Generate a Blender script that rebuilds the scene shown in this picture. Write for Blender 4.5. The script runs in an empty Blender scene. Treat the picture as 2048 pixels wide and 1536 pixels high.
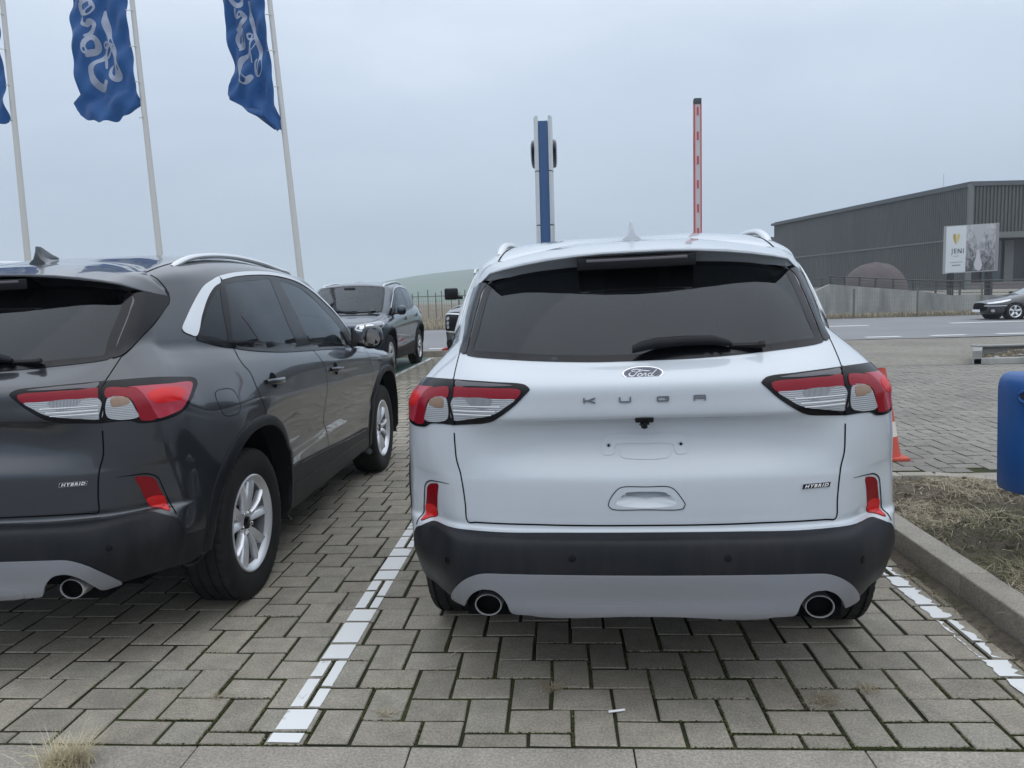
import bpy, bmesh, math, random
import numpy as np
from mathutils import Vector, Matrix, Euler
from mathutils.bvhtree import BVHTree
from mathutils.geometry import delaunay_2d_cdt
random.seed(7); rng=np.random.default_rng(7)
SC=bpy.context.scene
# ---------------------------------------------------------------- camera
cam_d=bpy.data.cameras.new('camera'); cam=bpy.data.objects.new('camera',cam_d); SC.collection.objects.link(cam); SC.camera=cam
CAM=(-0.3398,-2.3354,1.3905,-0.0638,0.1112,0.0303,1530.05)
def cam_axes(yaw,pitch,roll):
    cy,sy,cp,sp=math.cos(yaw),math.sin(yaw),math.cos(pitch),math.sin(pitch)
    fwd=Vector((sy*cp,cy*cp,-sp)); right=Vector((cy,-sy,0)); down=fwd.cross(right)
    c,s=math.cos(roll),math.sin(roll)
    return right*c+down*s, down*c-right*s, fwd
_r,_d,_f=cam_axes(*CAM[3:6])
cam.matrix_world=Matrix(((_r.x,-_d.x,-_f.x,CAM[0]),(_r.y,-_d.y,-_f.y,CAM[1]),(_r.z,-_d.z,-_f.z,CAM[2]),(0,0,0,1)))
cam_d.sensor_width=36; cam_d.lens=CAM[6]/2048*36; cam_d.clip_end=20000; cam_d.clip_start=.05
# ---------------------------------------------------------------- sky: overcast
W=bpy.data.worlds.new("World"); SC.world=W; W.use_nodes=True
nt=W.node_tree; nt.nodes.clear()
def N(nt,t,loc=None,**k):
    n=nt.nodes.new(t)
    for a,b in k.items():
        if a=='inp':
            for i,v in b.items(): n.inputs[i].default_value=v
        else: setattr(n,a,b)
    return n
SUN_EL,SUN_AZ=math.radians(48),math.radians(150)
sky=N(nt,'ShaderNodeTexSky',sky_type='NISHITA',sun_disc=False,sun_elevation=SUN_EL,sun_rotation=SUN_AZ,air_density=1.2,dust_density=3.0)
tc=N(nt,'ShaderNodeTexCoord'); sep=N(nt,'ShaderNodeSeparateXYZ'); nt.links.new(tc.outputs['Generated'],sep.inputs[0])
mp=N(nt,'ShaderNodeMapping',inp={3:(1.0,1.0,3.2)}); nt.links.new(tc.outputs['Generated'],mp.inputs[0])
no=N(nt,'ShaderNodeTexNoise',inp={'Scale':1.6,'Detail':5.0,'Roughness':.5,'Distortion':.3}); nt.links.new(mp.outputs[0],no.inputs['Vector'])
ad=N(nt,'ShaderNodeMath',operation='MULTIPLY_ADD',inp={1:.34,2:-.17}); nt.links.new(no.outputs['Fac'],ad.inputs[0])
ad2=N(nt,'ShaderNodeMath',operation='ADD'); nt.links.new(ad.outputs[0],ad2.inputs[0]); nt.links.new(sep.outputs['Z'],ad2.inputs[1])
cr_=N(nt,'ShaderNodeValToRGB'); e=cr_.color_ramp.elements
def srgb(r,g,b):
    f=lambda v:(v/255/12.92 if v/255<=.04045 else ((v/255+.055)/1.055)**2.4)
    return (f(r),f(g),f(b),1)
SKYC=[(0.0,(168,182,203)),(.10,(167,183,205)),(.17,(178,195,214)),(.28,(198,213,231)),(.40,(226,237,252)),(1.0,(310,318,330))]
e[0].position=0; e[0].color=srgb(*SKYC[0][1]); e[1].position=1; e[1].color=srgb(*SKYC[-1][1])
for p,c_ in SKYC[1:-1]: q=e.new(p); q.color=srgb(*c_)
nt.links.new(ad2.outputs[0],cr_.inputs[0])
bg1=N(nt,'ShaderNodeBackground',inp={'Strength':1.15}); bg2=N(nt,'ShaderNodeBackground',inp={'Strength':.05})
nt.links.new(cr_.outputs[0],bg1.inputs[0]); nt.links.new(sky.outputs[0],bg2.inputs[0])
mx=N(nt,'ShaderNodeMixShader',inp={0:.08}); nt.links.new(bg1.outputs[0],mx.inputs[1]); nt.links.new(bg2.outputs[0],mx.inputs[2])
wo=N(nt,'ShaderNodeOutputWorld'); nt.links.new(mx.outputs[0],wo.inputs[0])
sun_d=bpy.data.lights.new('sun','SUN'); sun=bpy.data.objects.new('sun',sun_d); SC.collection.objects.link(sun)
sun_d.energy=.55; sun_d.angle=math.radians(110); sun_d.color=(1,.97,.93)
_sd=Vector((math.sin(SUN_AZ)*math.cos(SUN_EL),math.cos(SUN_AZ)*math.cos(SUN_EL),math.sin(SUN_EL)))
sun.rotation_euler=_sd.to_track_quat('Z','Y').to_euler()
SC.view_settings.view_transform='Standard'; SC.view_settings.look='None'; SC.view_settings.exposure=0; SC.view_settings.gamma=1; SC.view_settings.use_curve_mapping=False
SC.cycles.max_bounces=8; SC.cycles.glossy_bounces=4; SC.cycles.transmission_bounces=6; SC.cycles.transparent_max_bounces=12
SC.cycles.use_denoising=True
RX=[0,.30,.50,.65,.77,.86]
SY=[.62,.80,1.0,1.45,2.0,2.5,3.0,3.35,3.71,4.05]
def L(a,b,t): return [a[i]+(b[i]-a[i])*t for i in range(len(a))]
def row(ry,rz,sx,sz,fy,fz,rx=RX,y0=.62,y1=4.05,fx=(.86,.74,.52,.26,0.)):
    if not hasattr(rz,'__len__'): rz=[rz]*6
    if not hasattr(sx,'__len__'): sx=[sx]*10
    if not hasattr(sz,'__len__'): sz=[sz]*10
    if not hasattr(fz,'__len__'): fz=[fz]*5
    P=[(rx[i],ry[i],rz[i]) for i in range(6)]
    P+=[(sx[i],y0+(SY[i]-.62)/(4.05-.62)*(y1-y0),sz[i]) for i in range(10)]
    P+=[(fx[i],fy[i],fz[i]) for i in range(5)]
    return P
def car_rows():
    r=[]
    F=lambda d:[4.36+d,4.50+d*.8,4.575+d*.6,4.60+d*.5,4.61+d*.5]
    r.append(row([.20,.20,.22,.30,.45,.53],.31,.78,.24,[4.2,4.3,4.4,4.45,4.45],.23,rx=[0,.30,.48,.60,.70,.76],fx=(.76,.66,.5,.26,0)))
    r.append(row([.092,.095,.120,.208,.374,.468],.343,[.870,.900,.90,.872,.866,.866,.866,.872,.90,.89],[.35,.33,.28,.262,.26,.26,.26,.262,.27,.27],F(-.04),.26,rx=[0,.30,.50,.65,.768,.836]))
    r.append(row([.078,.082,.100,.155,.303,.425],.415,[.892,.925,.92,.892,.885,.885,.885,.892,.92,.905],[.41,.40,.385,.375,.37,.37,.37,.37,.37,.37],F(-.01),.36,rx=[0,.30,.50,.65,.77,.85]))
    r.append(row([.062,.07,.092,.138,.275,.395],.495,[.905,.935,.937,.905,.893,.893,.893,.905,.932,.915],[.50,.495,.49,.48,.47,.47,.46,.455,.45,.45],F(0),.46))
    r.append(row([.070,.078,.10,.156,.312,.398],.580,[.912,.94,.94,.912,.892,.89,.893,.91,.937,.918],[.575,.57,.565,.56,.55,.54,.53,.52,.52,.52],F(0),.54))
    r.append(row([.082,.09,.116,.182,.338,.402],.600,[.913,.941,.941,.915,.895,.892,.895,.913,.938,.918],[.60,.59,.585,.58,.575,.565,.555,.55,.55,.55],F(0),.58))
    r.append(row([.147,.155,.180,.240,.360,.415],.615,[.914,.942,.942,.917,.899,.896,.899,.916,.939,.918],[.625,.615,.61,.605,.60,.59,.58,.575,.575,.575],F(0),.61,rx=[0,.30,.50,.65,.77,.858]))
    sr=[.64,.675,.73,.755,.80,.845,.885,.915,.93,.965]
    zz=[.645,.70,.778,.80,.87,.93,.972,.993,1.003,1.05]
    ys=[[.150,.158,.183,.238,.352,.413],[.149,.157,.183,.237,.338,.410],[.150,.158,.184,.236,.322,.41],[.156,.163,.188,.238,.315,.405],
        [.195,.20,.208,.240,.305,.395],[.205,.208,.206,.241,.302,.39],[.20,.20,.188,.241,.300,.388],[.140,.146,.172,.241,.300,.388],[.128,.138,.168,.241,.300,.388],[.125,.136,.172,.244,.305,.39]]
    zb=[1.08,1.075,1.07,1.05,1.03,1.005,.98,.955,.925,.89]
    xs=[.903,.907,.913,.915,.918,.921,.922,.922,.921,.917]
    for k in range(10):
        t=(sr[k]-.62)/(1.08-.62)
        sz=[.615+(b-.615)*t for b in zb]
        w=xs[k]; fl=max(0,1-abs(sr[k]-.62)/.35)
        s0=np.interp(t,[0,.25,.45,.65,.85,1],[.916,.919,.912,.902,.885,.868]); s1=np.interp(t,[0,.3,.6,1],[.943,.944,.938,.905]); s2=np.interp(t,[0,.3,.6,1],[.943,.943,.938,.917]); xr_=list(RX); xr_[5]=np.interp(t,[0,.4,1],[.857,.85,.826]); xr_[4]=np.interp(t,[0,1],[.775,.762])
        sx=[s0,s1,s2,w+.008,w,w,w,w+.005,.925+.012*fl,.917]
        r.append(row(ys[k],zz[k],sx,sz,F(-.02*t),[.615+(.85-.615)*t]*5,rx=xr_))
    r.append(row([.128,.141,.180,.258,.325,.42],1.10,[.860,.888,.905,.912,.905,.905,.905,.908,.912,.905],zb,F(-.04),.86,rx=[0,.30,.50,.65,.755,.812]))
    zc=[1.215,1.205,1.19,1.155,1.12,1.085,1.05,1.02,.99,.95]
    zm=L(zb,zc,.5)
    r.append(row([.150,.163,.203,.285,.37,.475],[1.125]*5+[1.14],[.812,.855,.878,.893,.888,.888,.888,.892,.893,.885],L(zb,zc,.55),F(-.06),.90,rx=[0,.30,.50,.65,.745,.785]))
    # belt / hood perimeter
    r.append(row([.235,.250,.300,.385,.475,.565],[1.166,1.168,1.176,1.198,1.222,1.235],[.705,.752,.800,.853,.866,.866,.864,.862,.86,.84],zc,[4.24,4.38,4.46,4.49,4.50],[.93,.925,.93,.935,.935],rx=[0,.30,.50,.64,.672,.690],fx=(.80,.70,.50,.26,0.)))
    # hood rows
    r.append(row([.245,.260,.312,.395,.485,.58],[1.174,1.176,1.185,1.208,1.232,1.245],[.700,.747,.795,.850,.861,.861,.858,.853,.845,.78],[z+.012 for z in L(zc,zc,0)][:9]+[.985],[4.15,4.22,4.27,4.30,4.31],[.985,.985,.985,.985,.985],rx=[0,.30,.50,.632,.665,.684],y1=3.92,fx=(.70,.62,.46,.24,0.)))
    r.append(row([.255,.270,.322,.405,.495,.59],[1.182,1.184,1.193,1.217,1.240,1.254],[.696,.743,.791,.848,.857,.857,.854,.845,.825,.74],[z+.02 for z in zc][:8]+[1.025,1.04],[3.80,3.86,3.90,3.93,3.94],[1.045,1.05,1.055,1.055,1.055],rx=[0,.30,.50,.625,.658,.679],y1=3.62,fx=(.66,.58,.42,.22,0.)))
    # greenhouse, t 0..1
    A=row([.262,.277,.330,.413,.50,.60],[1.190,1.192,1.202,1.225,1.250,1.262],[.692,.739,.787,.846,.856,.856,.852,.848,.830,.795],
          [1.252,1.24,1.222,1.186,1.152,1.122,1.096,1.08,1.068,1.062],[3.47,3.58,3.64,3.68,3.69],[1.065,1.07,1.075,1.078,1.078],rx=[0,.30,.50,.618,.65,.673],y1=3.36,fx=(.74,.60,.42,.22,0.))
    B=row([.625,.63,.65,.68,.70,.74],[1.512,1.511,1.506,1.498,1.500,1.507],[.603,.630,.650,.672,.680,.684,.688,.690,.688,.682],
          [1.522,1.534,1.545,1.562,1.575,1.580,1.578,1.570,1.556,1.540],[2.64,2.70,2.74,2.765,2.775],[1.545,1.572,1.588,1.598,1.601],rx=[0,.24,.40,.50,.555,.588],y0=.80,y1=2.58,fx=(.645,.51,.35,.18,0.))
    A=np.array(A);B=np.array(B)
    for t in (0,.15,.35,.6,.85,1.0):
        q=A*(1-t)+B*t
        bul=.030*4*t*(1-t)
        # bulge outward (horizontal) for glass curvature
        n=np.zeros_like(q); n[:6,1]=-.45; n[6:16,0]=1; n[16:,1]=.35; n[3]=(.1,-.4,0); n[4]=(.35,-.3,0); n[5]=( .5,-.2,0); n[6]=(.3,0,0); n[7]=(.3,0,0); n[8]=(.5,0,0); n[16]=(.7,.4,0)
        q=q+n*bul*(1 if t not in(0,1) else 0)
        q[:6,2]+=0; r.append([tuple(p) for p in q])
    # roof
    r.append(row([.675,.68,.70,.72,.74,.77],[1.548,1.545,1.541,1.536,1.538,1.54],[.572,.598,.617,.642,.650,.654,.654,.650,.645,.638],
          [1.548,1.562,1.573,1.590,1.602,1.607,1.604,1.597,1.583,1.570],[2.60,2.655,2.695,2.72,2.73],[1.578,1.592,1.606,1.615,1.617],rx=[0,.23,.38,.475,.53,.558],y0=.83,y1=2.54,fx=(.60,.47,.33,.17,0.)))
    r.append(row([.76,.765,.78,.80,.82,.855],[1.588,1.587,1.582,1.570,1.565,1.562],[.515,.535,.552,.568,.575,.576,.57,.556,.54,.52],
          [1.577,1.592,1.605,1.628,1.640,1.641,1.632,1.623,1.610,1.598],[2.46,2.52,2.57,2.60,2.61],[1.604,1.615,1.626,1.633,1.635],rx=[0,.20,.33,.42,.47,.50],y0=.90,y1=2.44,fx=(.51,.41,.28,.15,0.)))
    r.append(row([.93,.935,.95,.97,1.0,1.04],[1.624,1.617,1.616,1.614,1.611,1.608],[.32,.33,.335,.34,.34,.34,.34,.33,.32,.31],
          [1.613,1.626,1.639,1.660,1.671,1.671,1.663,1.652,1.641,1.636],[2.26,2.30,2.34,2.37,2.38],[1.638,1.643,1.648,1.651,1.652],rx=[0,.12,.20,.26,.29,.31],y0=1.06,y1=2.22,fx=(.29,.24,.17,.09,0.)))
    ry=[1.0,1.01,1.02,1.04,1.07,1.10]; fy=[2.15,2.17,2.19,2.20,2.20]
    zr=lambda y: 1.683-.052*((y-1.88)/.9)**2
    y0=1.14; y1=2.12
    sy=[y0+(s-.62)/(4.05-.62)*(y1-y0) for s in SY]
    r.append([(0,y,zr(y)) for y in ry]+[(0,y,zr(y)) for y in sy]+[(0,y,zr(y)) for y in fy])
    r=np.array(r); f=np.clip(1-np.abs(np.arange(21)-7)/4.,0,1)[:,None]
    for _ in range(3):
        q=r.copy(); q[17:26]=.25*r[16:25]+.5*r[17:26]+.25*r[18:27]; r=r*(1-f)+q*f
    return r
def cr(P,n,axis):
    # centripetal-ish Catmull-Rom along axis; n per span; uniform
    P=np.moveaxis(P,axis,0); m=len(P)
    a=2*P[0]-P[1]; b=2*P[-1]-P[-2]
    Q=np.concatenate([a[None],P,b[None]]); out=[]
    kn=[np.sqrt(np.linalg.norm(Q[i+1]-Q[i],axis=-1))+1e-6 for i in range(len(Q)-1)]
    for i in range(m-1):
        p0,p1,p2,p3=Q[i:i+4]; d0,d1,d2=[k[...,None] for k in kn[i:i+3]]
        m1=((p1-p0)/d0-(p2-p0)/(d0+d1)+(p2-p1)/d1)*d1
        m2=((p2-p1)/d1-(p3-p1)/(d1+d2)+(p3-p2)/d2)*d1
        for j in range(n):
            t=j/n; t2=t*t;t3=t2*t
            out.append((2*t3-3*t2+1)*p1+(t3-2*t2+t)*m1+(-2*t3+3*t2)*p2+(t3-t2)*m2)
    out.append(P[-1]); return np.moveaxis(np.array(out),0,axis)
def body_grid(nu=12,nv=6):
    P=car_rows()
    # mirror symmetric end conditions: reflect in x at both ends
    Pm=P.copy(); m=np.array([-1,1,1])
    P2=np.concatenate([P[:,1:2]*m,P,P[:,-2:-1]*m],1)
    g=cr(P2,nu,1)[:,nu:-nu]; g=cr(g,nv,0); g[:,0,0]=0; g[:,-1,0]=0; g[-1,:,0]=0
    return g
# outlines of the estate car body, metres in the car's own frame
KD={
'lamp':[[0.37,0.149,1.097],[0.385,0.158,1.11],[0.493,0.193,1.119],[0.606,0.253,1.123],[0.653,0.286,1.124],[0.712,0.334,1.124],[0.783,0.419,1.121],[0.82,0.581,1.104],[0.828,0.616,1.099],[0.838,0.633,1.087],[0.846,0.624,1.071],[0.854,0.589,1.05],[0.866,0.527,1.021],[0.867,0.469,0.989],[0.861,0.438,0.974],[0.845,0.39,0.962],[0.811,0.34,0.955],[0.77,0.302,0.957],[0.759,0.294,0.961],[0.743,0.283,0.97],[0.701,0.262,0.972],[0.652,0.242,0.97],[0.581,0.21,0.977],[0.528,0.187,0.984],[0.496,0.17,0.995],[0.461,0.158,1.016],[0.42,0.152,1.047],[0.389,0.148,1.077],[0.373,0.148,1.092]],
'lamp_red_in':[[0.4,0.153,1.092],[0.5,0.18,1.1],[0.587,0.22,1.1],[0.645,0.254,1.099],[0.646,0.245,1.067],[0.56,0.199,1.068],[0.47,0.165,1.067],[0.419,0.153,1.065]],
'lamp_red_c':[[0.666,0.266,1.097],[0.727,0.303,1.094],[0.75,0.318,1.09],[0.772,0.324,1.072],[0.792,0.325,1.043],[0.803,0.335,1.006],[0.813,0.343,0.97],[0.773,0.305,0.969],[0.767,0.3,0.982],[0.762,0.297,1.013],[0.749,0.292,1.048],[0.733,0.288,1.061],[0.703,0.273,1.065],[0.669,0.257,1.066]],
'lamp_red_side':[[0.73,0.306,1.096],[0.776,0.354,1.095],[0.816,0.428,1.091],[0.839,0.59,1.077],[0.85,0.559,1.054],[0.861,0.513,1.031],[0.866,0.475,1.012],[0.86,0.442,0.989],[0.845,0.393,0.977],[0.813,0.344,0.971],[0.803,0.335,1.006],[0.792,0.325,1.043],[0.772,0.324,1.072],[0.751,0.32,1.091]],
'lamp_red_eye':[[0.789,0.334,1.064],[0.806,0.369,1.077],[0.829,0.438,1.077],[0.84,0.495,1.068],[0.849,0.508,1.054],[0.858,0.479,1.035],[0.853,0.423,1.024],[0.835,0.381,1.026],[0.814,0.348,1.029],[0.797,0.331,1.045]],
'lamp_white_in':[[0.421,0.153,1.064],[0.47,0.164,1.066],[0.56,0.199,1.067],[0.646,0.244,1.064],[0.656,0.247,1.049],[0.653,0.243,0.99],[0.585,0.207,0.996],[0.557,0.192,1.001],[0.517,0.174,1.008],[0.484,0.164,1.02],[0.453,0.158,1.04]],
'lamp_white_out':[[0.677,0.26,1.064],[0.73,0.286,1.06],[0.744,0.29,1.047],[0.759,0.295,1.01],[0.765,0.299,0.984],[0.674,0.252,0.99]],
'reflector':[[0.733,0.294,0.747],[0.755,0.314,0.746],[0.773,0.33,0.739],[0.785,0.343,0.724],[0.79,0.351,0.7],[0.8,0.369,0.648],[0.828,0.36,0.578],[0.794,0.348,0.594],[0.755,0.343,0.611],[0.748,0.325,0.652],[0.74,0.307,0.704]],
'seam_gate':[[0.654,0.285,1.123],[0.648,0.257,1.1],[0.652,0.248,1.066],[0.661,0.249,1.049],[0.657,0.245,1.023],[0.651,0.241,0.998],[0.652,0.242,0.97],[0.652,0.242,0.942],[0.652,0.241,0.912],[0.649,0.239,0.852],[0.643,0.236,0.826],[0.637,0.233,0.808],[0.631,0.227,0.776],[0.626,0.224,0.735],[0.622,0.223,0.69],[0.616,0.222,0.628],[0.584,0.209,0.63],[0.488,0.181,0.633],[0.383,0.165,0.634],[0.296,0.158,0.633]],
'seam_gate_upper':[[0.651,0.415,1.21],[0.653,0.362,1.176],[0.654,0.317,1.146],[0.653,0.285,1.123]],
'seam_pillar':[[0.578,0.816,1.542],[0.6,0.814,1.53],[0.62,0.816,1.51],[0.635,0.822,1.488],[0.647,0.821,1.465],[0.66,0.809,1.435],[0.665,0.788,1.413],[0.665,0.762,1.397],[0.666,0.67,1.34],[0.662,0.61,1.305],[0.657,0.561,1.279],[0.655,0.501,1.247],[0.655,0.447,1.223],[0.651,0.415,1.21]],
'seam_roof':[[0.038,0.857,1.611],[0.254,0.808,1.595],[0.381,0.819,1.58],[0.462,0.834,1.568],[0.55,0.795,1.548],[0.57,0.799,1.542]],
'blade':[[0.547,0.673,1.481],[0.569,0.663,1.464],[0.59,0.648,1.438],[0.597,0.629,1.418],[0.599,0.605,1.397],[0.607,0.55,1.346],[0.616,0.465,1.27],[0.628,0.388,1.205],[0.648,0.414,1.211],[0.653,0.447,1.224],[0.654,0.503,1.248],[0.656,0.559,1.28],[0.661,0.611,1.307],[0.665,0.668,1.341],[0.665,0.76,1.397],[0.664,0.785,1.413],[0.66,0.805,1.433],[0.655,0.807,1.443],[0.61,0.714,1.466],[0.581,0.69,1.478]],
'gate_glass_bottom':[[0.011,0.241,1.17],[0.192,0.246,1.172],[0.358,0.272,1.179],[0.532,0.328,1.19],[0.606,0.366,1.198],[0.65,0.407,1.206]],
'qchrome':[[0.718,0.784,1.301],[0.716,0.798,1.315],[0.714,0.822,1.334],[0.711,0.872,1.373],[0.708,0.921,1.408],[0.703,0.995,1.455],[0.697,1.069,1.492],[0.695,1.149,1.517],[0.694,1.248,1.537],[0.709,1.222,1.51],[0.711,1.171,1.495],[0.714,1.125,1.479],[0.723,1.04,1.433],[0.738,0.938,1.355],[0.75,0.841,1.263],[0.739,0.814,1.271],[0.729,0.793,1.28],[0.723,0.783,1.29]],
'chrome_top_out':[[0.692,1.251,1.539],[0.688,1.43,1.56],[0.686,1.717,1.576],[0.689,1.961,1.577],[0.698,2.195,1.562],[0.703,2.337,1.544],[0.711,2.481,1.513],[0.726,2.611,1.469],[0.745,2.714,1.418],[0.763,2.849,1.354]],
'chrome_top_in':[[0.707,1.227,1.514],[0.707,1.312,1.524],[0.705,1.442,1.535],[0.704,1.667,1.546],[0.707,1.892,1.547],[0.711,2.078,1.541],[0.721,2.242,1.517],[0.734,2.365,1.482],[0.755,2.491,1.427],[0.778,2.6,1.365],[0.799,2.719,1.293],[0.812,2.877,1.22]],
'q_glass':[[0.712,1.22,1.504],[0.75,1.158,1.42],[0.779,1.106,1.339],[0.808,1.051,1.217],[0.786,0.952,1.235],[0.75,0.842,1.263],[0.738,0.938,1.355],[0.723,1.04,1.433],[0.715,1.122,1.476],[0.712,1.169,1.494]],
'rd_glass':[[0.709,1.244,1.513],[0.708,1.31,1.522],[0.706,1.439,1.533],[0.706,1.664,1.544],[0.708,1.889,1.545],[0.765,1.84,1.433],[0.823,1.819,1.29],[0.846,1.85,1.203],[0.855,1.869,1.149],[0.855,1.617,1.163],[0.846,1.327,1.187],[0.827,1.166,1.204],[0.811,1.07,1.218],[0.781,1.12,1.338],[0.747,1.18,1.431]],
'b_pillar':[[0.708,1.892,1.545],[0.711,2.0,1.541],[0.748,1.981,1.466],[0.794,1.968,1.365],[0.833,1.992,1.25],[0.848,2.014,1.181],[0.855,2.057,1.135],[0.856,1.868,1.148],[0.846,1.85,1.203],[0.823,1.819,1.29],[0.765,1.84,1.433]],
'fd_glass':[[0.712,2.006,1.54],[0.716,2.176,1.529],[0.724,2.292,1.507],[0.737,2.399,1.474],[0.762,2.537,1.408],[0.789,2.681,1.325],[0.812,2.877,1.22],[0.832,2.929,1.128],[0.835,3.025,1.072],[0.852,2.435,1.112],[0.855,2.079,1.135],[0.844,2.03,1.2],[0.831,1.999,1.256],[0.791,1.977,1.372],[0.748,1.981,1.466]],
'belt':[[0.75,0.841,1.263],[0.786,0.951,1.233],[0.812,1.072,1.211],[0.833,1.216,1.187],[0.85,1.389,1.167],[0.861,1.6,1.149],[0.862,1.962,1.128],[0.853,2.429,1.103],[0.828,3.124,1.062]],
'seam_rd_rear':[[0.813,1.077,1.21],[0.826,1.071,1.177],[0.851,1.047,1.146],[0.873,1.041,1.113],[0.893,1.066,1.075],[0.911,1.068,1.028],[0.926,1.075,0.972],[0.934,1.1,0.913],[0.936,1.116,0.878],[0.937,1.114,0.839]],
'seam_b':[[0.856,2.054,1.13],[0.878,2.096,1.092],[0.896,2.141,1.046],[0.907,2.176,1.001],[0.915,2.184,0.936],[0.921,2.164,0.881],[0.921,2.142,0.82],[0.915,2.109,0.747],[0.907,2.087,0.666]],
'seam_b_low':[[0.908,2.098,0.679],[0.903,2.122,0.638],[0.892,2.188,0.571],[0.891,2.209,0.504],[0.89,2.197,0.424],[0.885,2.193,0.374]],
'seam_f':[[0.794,3.522,1.022],[0.893,3.27,0.994],[0.912,3.29,0.94],[0.922,3.303,0.868],[0.926,3.29,0.791],[0.917,3.286,0.704],[0.911,3.302,0.658]],
'plate':[[-0.139,0.204,0.903],[-0.133,0.206,0.921],[-0.115,0.206,0.93],[0.001,0.205,0.929],[0.117,0.206,0.926],[0.134,0.206,0.919],[0.142,0.204,0.901],[0.14,0.195,0.867],[0.129,0.193,0.862],[0.106,0.192,0.862],[0.099,0.197,0.875],[0.096,0.201,0.891],[0.081,0.202,0.897],[0.0,0.202,0.898],[-0.085,0.203,0.898],[-0.097,0.202,0.893],[-0.099,0.197,0.876],[-0.105,0.193,0.865],[-0.133,0.193,0.863],[-0.14,0.196,0.869]],
'plate_in':[[-0.081,0.199,0.883],[-0.074,0.2,0.887],[0.077,0.2,0.886],[0.084,0.198,0.878],[0.081,0.19,0.858],[0.073,0.186,0.851],[-0.071,0.187,0.853],[-0.08,0.191,0.86]],
'handle_out':[[-0.125,0.15,0.704],[-0.118,0.149,0.724],[-0.098,0.149,0.751],[-0.082,0.149,0.762],[0.002,0.149,0.763],[0.074,0.149,0.762],[0.091,0.149,0.753],[0.115,0.149,0.721],[0.125,0.15,0.703],[0.118,0.15,0.689],[0.103,0.15,0.685],[0.0,0.149,0.686],[-0.104,0.15,0.687],[-0.119,0.15,0.692]],
'handle_in':[[-0.099,0.149,0.706],[-0.069,0.149,0.742],[-0.048,0.149,0.746],[0.051,0.149,0.745],[0.07,0.149,0.739],[0.097,0.149,0.704]],
}
# ---------------------------------------------------------------- helpers
COL=SC.collection
def vec(p): return Vector((float(p[0]),float(p[1]),float(p[2])))
def mesh(name,V,F,smooth=False,normals=None,mats=None,mi=None):
    me=bpy.data.meshes.new(name); me.from_pydata([tuple(map(float,v)) for v in V],[],[tuple(int(i) for i in f) for f in F])
    if smooth: me.polygons.foreach_set('use_smooth',[True]*len(me.polygons))
    if mats:
        for m in mats: me.materials.append(m)
    if mi is not None: me.polygons.foreach_set('material_index',[int(i) for i in mi])
    me.update()
    if normals is not None: me.normals_split_custom_set_from_vertices([tuple(map(float,n)) for n in normals])
    return me
def obj(name,me,parent=None,m=None,M=None):
    if m is not None and not me.materials: me.materials.append(m)
    o=bpy.data.objects.new(name,me); COL.objects.link(o)
    if parent is not None: o.parent=parent
    if M is not None: o.matrix_basis=M
    return o
def tag(o,label=None,cat=None,group=None,kind=None):
    if label: o['label']=label
    if cat: o['category']=cat
    if group: o['group']=group
    if kind: o['kind']=kind
    return o
def empty(name,loc=(0,0,0),rz=0,M=None,**k):
    o=bpy.data.objects.new(name,None); COL.objects.link(o)
    if M is not None: o.matrix_basis=M
    else: o.location=loc; o.rotation_euler=(0,0,rz)
    o.empty_display_size=.2
    return tag(o,**k)
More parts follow.
